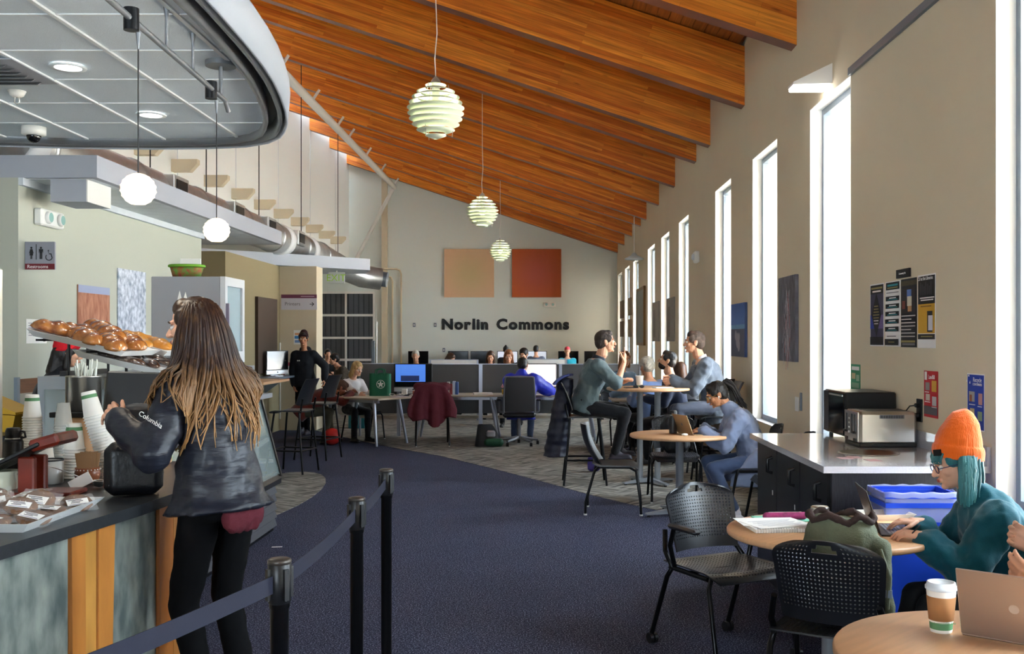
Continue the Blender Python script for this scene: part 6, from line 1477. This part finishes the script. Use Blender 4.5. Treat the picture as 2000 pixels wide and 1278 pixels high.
# window wall pictures and posters
def art(label, px0, px1, y0, y1, m, rects=(), th=.03, frame=None, name='wall_picture', cat='picture'):
    da, db = 4600/(px0-VX), 4600/(px1-VX); dm = (px0+px1)/2-VX; z1, z0 = 1.6+(664-y0)*WX/dm, 1.6+(664-y1)*WX/dm
    t = panel(name, label, cat, on_wall('R', db, da, z0, z1), m, rects, th=th, pname='picture_panel')
    if frame:
        w_, h = abs(da-db), z1-z0; b = .07
        for (cx, cy, sx, sy) in ((0, h/2, w_+b, b), (0, -h/2, w_+b, b), (-w_/2, 0, b, h), (w_/2, 0, b, h)): MB().box((cx, cy, th*.6), (sx, sy, th*1.4), ch=.008).build('picture_frame', frame, t)
    return t
M_tree = mat('night_tree_picture', '#3c3c48', .6, var=(7, .3, '#6d6c78'), stretch=(2.5, 1, 1)); 
t = art('dark grey picture of a white branching splash with red specks', 1527, 1560, 540, 706, M_tree)
rs = random.Random(8)
for k in range(46):
    a = rs.uniform(-.55, .55); L = rs.uniform(.1, .3); x = rs.gauss(.02, .06); y = rs.uniform(-.36, .2)
    MB().box((x, y, .0312), (.008, L, .0008), M=RZ(math.degrees(a))).build('white_stroke', C('#b9b8c0') if k % 9 else C('#b85a58'), t)
t = art('blue sky picture with a pale cloud, between two windows', 1433, 1460, 593, 697, C('#3f4f78'), [(0, .55, 1, 1, C('#4667a8')), (0, .52, 1, .6, C('#6f9fc4')), (0, 0, 1, .52, C('#54596c'))])
for (x, y, r) in ((.0, -.12, .09), (.08, -.18, .07), (-.1, -.06, .06), (.1, -.08, .05)): MB().lathe([(0, .0335), (r, .033)], 16, (x, y, 0)).build('cloud_print', C('#9a98a2'), t)
art('tall narrow gold framed picture far along the window wall', 1247, 1261, 565, 672, C('#8a8d88'), frame=mat('gold_frame_paint', '#7a5a2c', .4, .3), th=.04)
art('grey abstract canvas far along the window wall, nearer one', 1305, 1319, 582, 667, C('#9a948a'), [(.2, .1, .5, .8, C('#807b74'))])
art('grey abstract canvas far along the window wall, farther one', 1277, 1289, 590, 667, C('#9a948a'), [(.2, .1, .5, .8, C('#807b74'))])
for (p0, p1, a, b, lab) in ((1213, 1218.5, 588, 622, 'small brown picture, upper one nearest the end wall'), (1213, 1218.5, 628, 658, 'small brown picture, lower one nearest the end wall'), (1229, 1234, 582, 616, 'small tan picture, upper one of the second pair'), (1229, 1234, 624, 658, 'small tan picture, lower one of the second pair')):
    art(lab, p0, p1, a, b, C('#7a6250' if p0 < 1220 else '#9a8466'))
def wposter(label, p0, p1, z0, z1, base, rects, texts=(), name='wall_poster'):
    return panel(name, label, 'poster', on_wall('R', 4600/(p1-VX), 4600/(p0-VX), z0, z1), base, rects, texts, th=.002)
K, Wt, G, Y = C('#17171b'), C('#e8e6e4'), C('#8f8350'), C('#c99a2c')
t = wposter('black poster with a purple photo and a dark diamond, first of four', 1700.5, 1727.5, 1.556, 1.985, Wt, [(.04, .02, .97, .98, C('#3b3a52')), (.04, .84, .97, .98, K), (.1, .915, .9, .945, G), (.2, .865, .8, .89, Wt), (.04, .28, .4, .5, C('#2a3f9a')), (.6, .28, .97, .5, C('#6a5a8a')), (.04, .02, .97, .15, K)])
MB().prism([(0, -.15), (.1, 0), (0, .15), (-.1, 0)], .006, .0065).build('diamond_print', K, t)
for i in range(7): MB().box((0, .06-.02*i, .007), (.13-.008*abs(i-3)*2, .006, .0006)).build('text_line', G if i < 5 else Wt, t)
wposter('white poster with black bands, second of four', 1730, 1759.5, 1.556, 1.985, Wt, [(.06, .87, .95, .985, K), (.16, .925, .85, .955, C('#2f8f98')), (.16, .89, .85, .91, G), (.1, .82, .9, .832, C('#6d6c70'))]+[x for i in range(5) for x in ((.06, .7-.117*i, .95, .77-.117*i, K), (.3, .735-.117*i, .75, .75-.117*i, Wt), (.2, .713-.117*i, .85, .724-.117*i, C('#2f8f98')))]+[(.2, .15, .8, .163, C('#6d6c70')), (.06, .02, .95, .115, K), (.3, .06, .7, .075, G)])
wposter('dark poster with a small tag picture, third of four', 1761, 1791.5, 1.553, 1.985, C('#222126'), [(.0, .9, 1, .97, C('#4a442c')), (.05, .5, .95, .86, C('#2e2628')), (.4, .72, .68, .84, C('#4c6fb0')), (.42, .6, .7, .74, C('#cfc8b4')), (.46, .52, .7, .6, C('#b58a5c')), (.1, .56, .3, .68, C('#7a3a30'))]+[(.06, .45-.05*i, .95-.25*(i % 3 == 1), .465-.05*i, C('#b9b7b4')) for i in range(7)]+[(.04, .07, .96, .1, G), (.15, .03, .95, .06, C('#6d6c70'))])
wposter('black and yellow poster with a phone headed CU at the Libraries, last of four', 1793.5, 1828.5, 1.55, 1.992, Wt, [(.03, .6, .97, .98, K), (.03, .2, .97, .6, Y), (.03, .12, .97, .19, K), (.2, .15, .85, .165, G), (.2, .645, .9, .66, Wt), (.15, .675, .95, .69, Wt), (.2, .56, .8, .575, C('#7d5a1c'))]+[(.18+.1*i, .72, .24+.1*i, .9-.03*(i % 3), C('#3a393e')) for i in range(7)]+[(.6, .22, .88, .5, C('#26252a')), (.66, .24, .9, .44, C('#d9d7de'))], [('CU at the Libraries', .5, .945, .07, Wt)])
panel('room_plaque', 'small black plaque above the four posters', 'sign', on_wall('R', 6.39, 6.62, 1.995, 2.05), K, [], [('Community Info', .5, .5, .34, Wt)], th=.014)
t = wposter('red Landfill poster with pictures of waste', 1806, 1833, 1.14, 1.415, C('#b3202c'), [(.05, .8, .22, .98, Wt), (.12, .58, .42, .75, C('#8a8a88')), (.58, .56, .92, .8, C('#c9a23c')), (.15, .36, .45, .5, C('#c4bdb4')), (.62, .26, .92, .46, C('#b7b9bc')), (.02, .06, .98, .24, C('#5a565c')), (.1, .53, .4, .55, Wt), (.6, .22, .95, .24, Wt), (.1, .32, .5, .34, Wt)], [('Landfill', .6, .87, .13, Wt)])
t = wposter('blue Recycle Containers poster beside the orange beanie', 1890.5, 1924, 1.12, 1.42, Wt, [(.03, .02, .98, .98, C('#1f3c9c')), (.12, .5, .45, .68, C('#a9a59c')), (.16, .5, .3, .62, C('#9a5a3a')), (.68, .46, .9, .66, C('#b98a86')), (.2, .2, .45, .38, C('#c4b58a')), (.65, .18, .9, .34, C('#8aa07a')), (.15, .44, .5, .455, Wt), (.65, .42, .9, .435, Wt)], [('Recycle', .64, .89, .115, Wt), ('CONTAINERS', .64, .81, .062, Wt)])
for a in range(3):
    MB().prism([(-.005, .018), (.012, .018), (.006, .03), (.0, .026)], .004, .0046, M=Matrix.Translation((-.085, .115, 0)) @ RZ(120*a)).build('recycle_arrow', Wt, t)
wposter('green and white sorting poster above the microwave', 1663, 1681, 1.15, 1.42, C('#3f8f68'), [(.1, .84, .9, .94, Wt), (.1, .6, .5, .76, C('#c9b48a')), (.6, .55, .92, .72, C('#9ab89a')), (.12, .36, .9, .5, C('#8aa88a')), (.1, .1, .5, .28, Wt), (.58, .1, .9, .26, C('#b9c4a4'))])
# sconce, strobe, hanging fixture
t = thing('wall_sconce', 'wedge shaped white wall light above the window', 'wall light', (WX, 8.25, 3.64))
MB().add([(0, -.12, 0), (0, .14, 0), (-.3, .1, 0), (-.3, -.08, 0), (0, -.12, .16), (0, .14, .16), (-.3, .1, .02), (-.3, -.08, .02)], [(3, 2, 1, 0), (4, 5, 6, 7), (0, 1, 5, 4), (1, 2, 6, 5), (2, 3, 7, 6), (3, 0, 4, 7)]).build('sconce_body', M_white, t)
MB().box((-.155, .01, -.012), (.28, .19, .022), ch=.008).build('sconce_lens', mat('sconce_glow', '#ffffff', .4, emit=('#fffdf6', 7)), t)
l = bpy.data.lights.new('sconce_lamp', 'POINT'); l.energy = 5; l.shadow_soft_size = .08; o = bpy.data.objects.new('sconce_lamp', l); o.location = (WX-.16, 8.26, 3.55); col.objects.link(o)
t = thing('wall_strobe', 'white alarm strobe on the window wall', 'alarm', (WX, 15.1, 2.82)); MB().box((-.035, 0, 0), (.07, .19, .17), ch=.015).build('strobe_box', M_white, t); MB().lathe([(.045, 0), (.05, .02), (.03, .035), (0, .035)], 16, (-.07, 0, 0), M=RY(-90)).build('strobe_lens', M_soffw, t)
t = thing('hanging_speaker', 'small pale fixture hanging on a rod by the far windows', 'fixture', (2.08, 23.3, 3.42)); MB().lathe([(0, 0), (.2, 0), (.22, .03), (.08, .1), (.03, .16), (0, .16)], 20).build('fixture_shade', M_soffw, t); MB().cyl((0, 0, .15), (0, 0, 1.3), .01, n=6).build('fixture_rod', M_white, t)
# ------------------------------------------------------------------ things on the tables
def flat(name, label, cat, x, y, z, sx, sy, th, rz, m, group=None):
    o = tag(MB().box((0, 0, th/2), (sx, sy, th), ch=min(.002, th*.3)).build(name, m), label, cat, group); o.location = (x, y, z); o.rotation_euler = (0, 0, R(rz)); return o
def spiral_book(label, x, y, z, rz, m):
    t = thing('spiral_notebook', label, 'notebook', (x, y, z), rz)
    MB().box((0, 0, .008), (.27, .2, .016), ch=.001).build('page_block', M_paper, t); MB().box((0, 0, .0168), (.275, .205, .0012)).build('cover', m, t)
    for i in range(22): MB().tube([(-.126+.012*i, -.1+.008*cos(a*pi/4), .01+.011*sin(a*pi/4)) for a in range(8)], .0012, 5, closed=True).build('spiral_ring', M_steel, t)
    return t
spiral_book('white spiral notebook under loose papers on the round table', 1.07, 4.66, TH, 6, M_paper)
for i, (dx, dy, rz) in enumerate(((0, .02, 12), (-.02, .05, 4), (.01, .0, 18))):
    o = flat('loose_paper', ['undermost printed sheet on the spiral notebook', 'middle printed sheet on the spiral notebook', 'topmost printed sheet on the spiral notebook'][i], 'paper', 1.06+dx, 4.68+dy, TH+.0185+.0012*i, .28, .2, .001, rz, M_paper, 'loose papers on the notebook')
    if i == 2:
        for k in range(9): MB().box((0, .07-.016*k, .0012), (.22-.03*(k % 3), .004, .0003)).build('print_line', C('#a9abb5'), o)
flat('green_folder', 'mint green folder behind the purple jar', 'folder', 1.14, 4.9, TH, .24, .17, .006, 10, mat('mint_folder', '#74c2a8', .6))
t = thing('pencil_case', 'magenta pencil case lying on the green folder', 'pencil case', (1.15, 4.86, TH+.006), 4); q = MB(); q.cap((-.09, 0, .018), (.09, 0, .018), .018, .018); q.build('case_body', mat('magenta_cloth', '#8a1f58', .6, var=(40, .3)), t); MB().box((0, 0, .036), (.16, .004, .003)).build('zipper', M_steel, t)
t = thing('purple_jar', 'purple glass jar with a steel lid on the round table', 'jar', (1.245, 4.6, TH))
MB().lathe([(0, 0), (.04, 0), (.044, .006), (.044, .075), (.036, .09), (.036, .095)], 28).build('jar_body', mat('purple_glass', '#5b2a9a', .12, coat=.5), t); MB().lathe([(.038, .088), (.04, .09), (.04, .108), (.036, .112), (0, .111)], 28).build('jar_lid', M_steel, t)
t = thing('white_food_tray', 'white shallow takeaway tray behind the pointing hand', 'tray', (1.62, 4.93, TH), 5)
tub(0, .03, .12, .06, .15, .08, .004).build('tray_body', M_white, t)
def laptop(label, x, y, z, rz, open_deg, w_, d_, lid, deck, logo=None, scr=None):
    t = thing('laptop', label, 'laptop', (x, y, z), rz); th = .008
    MB().box((0, -d_/2, th/2), (w_, d_, th), ch=.003).build('laptop_base', deck, t)
    kb = MB().box((0, -d_*.38, th+.0004), (w_*.86, d_*.45, .0006)).build('keyboard', M_black, t)
    for i in range(5): MB().box((0, -d_*.38-d_*.16+d_*.08*i, th+.001), (w_*.82, d_*.06, .0008)).build('key_row', M_rimg, kb)
    M = Matrix.Translation((0, 0, th)) @ RX(-(open_deg-90))
    ld = MB(); ld.T = M; ld.box((0, 0.003, d_/2), (w_, .006, d_), ch=.0025); lo = ld.build('laptop_lid', lid, t)
    sc_ = MB(); sc_.T = M; sc_.box((0, -.0006, d_/2), (w_*.95, .001, d_*.9)); sc_.build('laptop_screen', scr or S_off, t)
    if logo: lg = MB(); lg.T = M; lg.lathe([(0, 0), (.014, 0)], 16, (0, .0066, d_*.5), M=RX(-90)); lg.build('lid_emblem', logo, t)
    return t
M_silver = mat('silver_laptop', '#b9a698', .35, .75); M_gold = mat('gold_laptop', '#b79c78', .35, .7)
laptop('open silver laptop seen from behind on the table with the coffee cup', 1.338, 2.888, TH, 141, 105, .304, .205, M_silver, M_silver, mat('pale_emblem', '#c9bdb2', .3, .4))
laptop('dark laptop seen edge-on under the pointing hand', 1.5, 4.62, TH, 82, 108, .3, .2, mat('graphite_laptop', '#3a332e', .4, .5), mat('graphite_laptop', '#3a332e', .4, .5), scr=S_off)
laptop('small gold laptop on the low round table', 1.3, 9.3, TH, 112, 112, .28, .19, M_gold, M_gold, M_rimg)
t = thing('coffee_cup', 'white takeaway coffee cup with a brown sleeve and lid', 'cup', (1.175, 3.02, TH))
MB().lathe([(0, 0), (.03, 0), (.031, .004), (.0425, .128), (.0425, .13)], 32).build('cup_body', M_cupw, t)
MB().lathe([(.0337, .036), (.0352, .036), (.0415, .105), (.0405, .106)], 32).build('cup_sleeve', mat('kraft_sleeve', '#a9764a', .85), t)
MB().lathe([(.0316, .01), (.0335, .03)], 32).build('green_band', M_green, t)
MB().lathe([(.043, .124), (.0455, .126), (.0455, .134), (.042, .136), (.04, .146), (.036, .147), (.034, .142), (0, .142)], 32).build('cup_lid', mat('white_lid', '#dde6ee', .3), t)
text('Compostable Cup', .009, C('#5d8f62'), t, 'cup_lettering', .0003, RX(94), loc=(-.004, -.0362, .033))
t = thing('black_bottle', 'black insulated bottle with a steel ring on the low table', 'bottle', (1.2, 9.42, TH)); MB().lathe([(0, 0), (.036, 0), (.037, .006), (.037, .155), (.034, .165)], 24).build('bottle_body', M_black, t); MB().lathe([(.0355, .165), (.0355, .172)], 24).build('steel_ring', M_steel, t); MB().lathe([(.035, .172), (.034, .2), (.028, .21), (0, .21)], 24).build('bottle_lid', M_black, t)
t = thing('earbud_case', 'small white earbud case on the low table', 'case', (1.27, 9.16, TH)); q = MB(); q.ell((0, 0, .012), (.03, .022, .012)); q.build('case_body', M_white, t)
t = thing('paper_coffee_cup', 'white paper cup standing on the bar height table', 'cup', at(1249, 752, 11.4)); t.location.z = 1.07
MB().lathe([(0, 0), (.032, 0), (.045, .125), (.048, .128), (.045, .13), (.03, .01), (0, .01)], 24).build('cup_body', M_cupw, t); MB().lathe([(.0335, .01), (.035, .025)], 24).build('green_band', M_green, t)
flat('dark_phone', 'dark phone lying by the elbow on the bar table', 'phone', .97, 11.25, 1.07, .15, .075, .008, 15, M_black); flat('paper_pad', 'white pad on the bar height table by the clasped hands', 'pad', 1.32, 11.25, 1.07, .2, .15, .01, 12, M_paper)
t = thing('sunglasses', 'dark sunglasses folded beside the paper cup', 'glasses', (1.05, 11.18, 1.07)); 
for sx in (-1, 1): MB().ell((sx*.032, 0, .02), (.027, .006, .018)).build('lens', M_black, t); MB().tube([(sx*.06, 0, .03), (sx*.055, .06, .012)], .003, 6).build('temple', M_black, t)

# bags and coats
def soft(name, label, cat, mb, m, loc=(0, 0, 0), rz=0, vox=.012, sm=4, wr=.012, tex=None, part='cloth_body'):
    t = thing(name, label, cat, loc, rz); remeshed(mb, part, m, t, vox, sm, wr, tex); return t
M_oliv = mat('olive_canvas', '#646a56', .9, bump=(160, .3), var=(9, .15))
q = MB(); q.loft([(V((0, 0, .0)), V((1, 0, 0)), V((0, 1, 0)), .15, .1), (V((0, .0, .2)), V((1, 0, 0)), V((0, 1, 0)), .16, .11), (V((0, .01, .36)), V((1, 0, 0)), V((0, 1, 0)), .145, .09), (V((.01, .02, .4)), V((1, 0, 0)), V((0, 1, 0)), .11, .06)]); q.cap((.15, -.02, .3), (.19, -.05, .05), .045, .03); q.box((0, -.09, .12), (.2, .05, .18), ch=.03)
t = soft('olive_backpack', 'olive canvas backpack with a drawstring top on the turned chair', 'backpack', q, M_oliv, (1.215, 4.18, .47), -24, .01, 4, .02)
q = MB(); q.tube([(.13*cos(a*pi/10), .02+.075*sin(a*pi/10), .405+.018*sin(a*1.9)+.008*sin(a*3.1)) for a in range(20)], .016, 8, closed=True); remeshed(q, 'drawstring_rim', mat('brown_canvas', '#3d2c28', .9, bump=(120, .3)), t, .007, 2, .012, TEXF)
MB().tube([(.16, -.08, .3), (.2, -.12, .2), (.19, -.12, .08)], .012, 8).build('strap', M_oliv, t); MB().box((.195, -.125, .14), (.035, .012, .03)).build('buckle', M_alu, t)
q = MB(); q.box((0, 0, .115), (.24, .12, .23), ch=.035)
t = soft('black_handbag', 'black leather handbag on the counter before the woman', 'handbag', q, mat('black_leather', '#15161a', .4, bump=(60, .2)), (-1.765, 4.42, CT+.002), 20, .009, 3, .006); MB().tube([(-.06, -.05, .22), (-.05, -.06, .25), (.05, -.06, .25), (.06, -.05, .22)], .006, 8).build('bag_handle', M_black, t)
M_mar = mat('maroon_jacket_cloth', '#571a26', .9, bump=(60, .3)); q = MB()
q.sheet(lambda u, v: V(((u-.5)*(.46+.26*sin(v*1.9)), -.3-.05*v+.035*sin(u*19)*v+.016*sin(u*37+3)*v, .95-.09*(2*u-1)**2*(1-v)-.62*v*(1-.2*abs(2*u-1.1)+.07*sin(u*13)))), 40, 24, .05)
q.cap((-.21, -.26, .9), (.21, -.26, .9), .07, .07); q.sheet(lambda u, v: V(((u-.5)*(.44+.1*v), -.2+.05*v+.02*sin(u*15)*v, .94-.4*v)), 20, 12, .04)
soft('maroon_jacket', 'maroon jacket draped over a chair back by the desks', 'jacket', q, M_mar, (-1.68, 15.52, 0), 5, .014, 3, .03, TEXB)
M_navy = mat('navy_puffer', '#171a2e', .5, bump=(20, .3)); q = MB()
q.loft([(V((.01*sin(i*.5), -.17-.003*i, 1.17-.0215*i)), V((1, 0, 0)), V((0, 1, 0)), (.14+.0005*i)*(1+.025*cos(2*pi*i/4)), (.085+.0013*i)*(1+.045*cos(2*pi*i/4))) for i in range(41)])
q.loft([(V((-.15, -.2-.003*i, 1.06-.0215*i)), V((1, 0, 0)), V((0, 1, 0)), .05*(1+.04*cos(2*pi*i/4)), .07*(1+.04*cos(2*pi*i/4))) for i in range(30)])
t = soft('navy_puffer_coat', 'navy quilted coat hanging off the bar stool back', 'coat', q, M_navy, (.43, 11.38, 0), -92, .012, 1, .03, TEXB)
q = MB(); q.sheet(lambda u, v: V((-.15+.3*u, -.12-.16*v+.03*sin(6*u), 1.2-.1*v*v)), 8, 6, .02); q.build('coat_lining', mat('blue_lining', '#4a5492', .7), t)
q = MB(); q.box((0, 0, .19), (.3, .2, .36), ch=.07); q.box((0, -.1, .13), (.22, .08, .18), ch=.03)
t = soft('black_backpack', 'black backpack sitting on the chair behind the low table', 'backpack', q, mat('black_nylon', '#121216', .6), (1.32, 10.2, .46), 0, .013); MB().lathe([(0, 0), (.014, 0)], 12, (-.05, -.152, .18), M=RX(90)).build('round_badge', mat('teal_badge', '#2a9a90', .5), t)
q = MB(); q.loft([(V((0, 0, .0)), V((1, 0, 0)), V((0, 1, 0)), .19, .13), (V((.0, .02, .18)), V((1, 0, 0)), V((0, 1, 0)), .17, .12), (V((-.04, .05, .33)), V((1, 0, 0)), V((0, 1, 0)), .11, .08)])
t = soft('floor_backpack', 'black and green backpack slumped on the floor by the office chair', 'backpack', q, mat('dark_grey_nylon', '#26272b', .7), (-.83, 15.35, 0), 0, .016); q = MB(); q.box((.1, -.09, .07), (.3, .13, .12), ch=.04); remeshed(q, 'green_pocket', mat('dark_green_nylon', '#14452f', .7), t, .014, 3); q = MB(); q.box((.06, -.12, .2), (.13, .05, .1), ch=.02); q.build('pale_patch', mat('pale_grey_cloth', '#8f9096', .8), t)
tag(MB().ell((0, 0, .13), (.13, .11, .13)).build('red_bag', mat('red_nylon', '#b3201c', .6)), 'small red bag on the floor beside the desk leg', 'bag').location = (-3.2, 15.55, 0)
q = MB(); q.box((0, 0, .1), (.16, .1, .19), ch=.03); soft('purple_bag', 'small purple bag on the floor beyond the bar stool', 'bag', q, mat('purple_nylon', '#4a3a8a', .6), (.62, 12.4, .0), 0, .014)
t = thing('green_tote_bag', 'green shopping tote with a round white emblem on the desk', 'bag', (-2.53, 15.95, .73), 0)
M_tote = mat('green_tote', '#0c5c3c', .6)
def tot(u, v):
    a = u*2*pi; c, s_ = cos(a), sin(a); kk2 = 1/max(abs(c), abs(s_)); return V((c*kk2*.155*(1+.03*sin(9*a)*v), s_*kk2*.09*(1+.05*sin(7*a)*v), .34*v+.012*sin(5*a)*v))
MB().sheet(tot, 32, 8).build('bag_wall', M_tote, t); MB().box((0, 0, .003), (.3, .17, .005)).build('bag_bottom', M_tote, t)
for y in (-.08, .08): MB().tube([(-.07, y, .33), (-.06, y, .4), (0, y, .42), (.06, y, .4), (.07, y, .33)], .01, 6).build('bag_handle', M_tote, t)
MB().tube([(.02+.062*cos(a*pi/12), -.096, .18+.062*sin(a*pi/12)) for a in range(24)], .004, 6, closed=True).build('emblem_ring', M_white, t)
for a in (90, 162, 234, 306, 18): MB().box((.02+.024*cos(R(a)), -.096, .18+.024*sin(R(a))), (.018, .003, .04), M=RY(90-a)).build('emblem_ray', M_white, t)
for i, (c, h) in enumerate((('#d9d6cf', .2), ('#8a3038', .17), ('#c9d2e4', .21), ('#45609a', .2))):
    tag(MB().bx(-.02, .02, -.07, .07, 0, h).build('desk_book', C(c, .6)), ['cream book', 'dark red book', 'pale blue book', 'blue book'][i]+' standing on the desk by the maroon jacket', 'book', 'books on the desk').location = (-1.5+.045*i, 16.3, .73)
flat('paper_roll_pad', 'stack of white papers on the desk near the office chair', 'paper', -.95, 16.25, .73, .3, .22, .03, 8, M_paper)
t = thing('flower_cup', 'small cup of pink flowers on the desk', 'flowers', (-.62, 16.35, .73)); MB().lathe([(0, 0), (.03, 0), (.035, .08), (.03, .08)], 14).build('cup_body', mat('yellow_cup', '#b9962c', .5), t)
for i in range(6): MB().ell((.025*cos(i), .025*sin(i), .12+.015*(i % 3)), .02, 8, 6).build('flower', mat('pink_petal', '#c98f9a', .7), t)
for i, (x, y, s_) in enumerate(((-2.2, 16.3, .09), (-2.02, 16.28, .06))): tag(MB().box((0, 0, s_/2), (.09, .08, s_), ch=.006).build('desk_box', [M_white, mat('salmon_box', '#b9705c', .6)][i]), ['small white box on the desk under the blue screen', 'salmon coloured box on the desk under the blue screen'][i], 'box').location = (x, y, .73)
t = thing('white_cable', 'loose white cable coiled by the green bag', 'cable', (-2.35, 15.72, .73)); MB().tube([(.08*cos(a*.5)+.012*a, .05*sin(a*.5), .01+.03*abs(sin(a*.4))) for a in range(22)], .005, 6).build('cable_loop', M_white, t)
flat('floor_slip', 'tiny white paper slip on the navy carpet', 'paper', -2.05, 7.9, .001, .08, .03, .001, 10, M_paper)
# ------------------------------------------------------------------ apply pending modifiers and turn lettering into meshes
def finish():
    bpy.context.view_layer.update(); dg = bpy.context.evaluated_depsgraph_get()
    res = []
    for o in PENDING+TEXTS: res.append((o, bpy.data.meshes.new_from_object(o.evaluated_get(dg))))
    for o, me in res:
        if o.type == 'FONT':
            nm = o.name.split('.')[0]; o.name = nm+'_curve'
            n = bpy.data.objects.new(nm, me); col.objects.link(n); n.parent = o.parent; n.matrix_local = o.matrix_local.copy()
            for k in ('label', 'category', 'group', 'kind'):
                if k in o: n[k] = o[k]
            bpy.data.objects.remove(o)
        else:
            o.modifiers.clear(); o.data = me; me.polygons.foreach_set('use_smooth', [True]*len(me.polygons))
    for body, parts in JOINS:
        bm = bmesh.new(); bm.from_mesh(body.data)
        for p in parts: bm.from_mesh(p.data)
        me = body.data.copy(); bm.to_mesh(me); bm.free(); body.data = me; me.polygons.foreach_set('use_smooth', [True]*len(me.polygons))
        for p in parts: bpy.data.objects.remove(p)
finish()
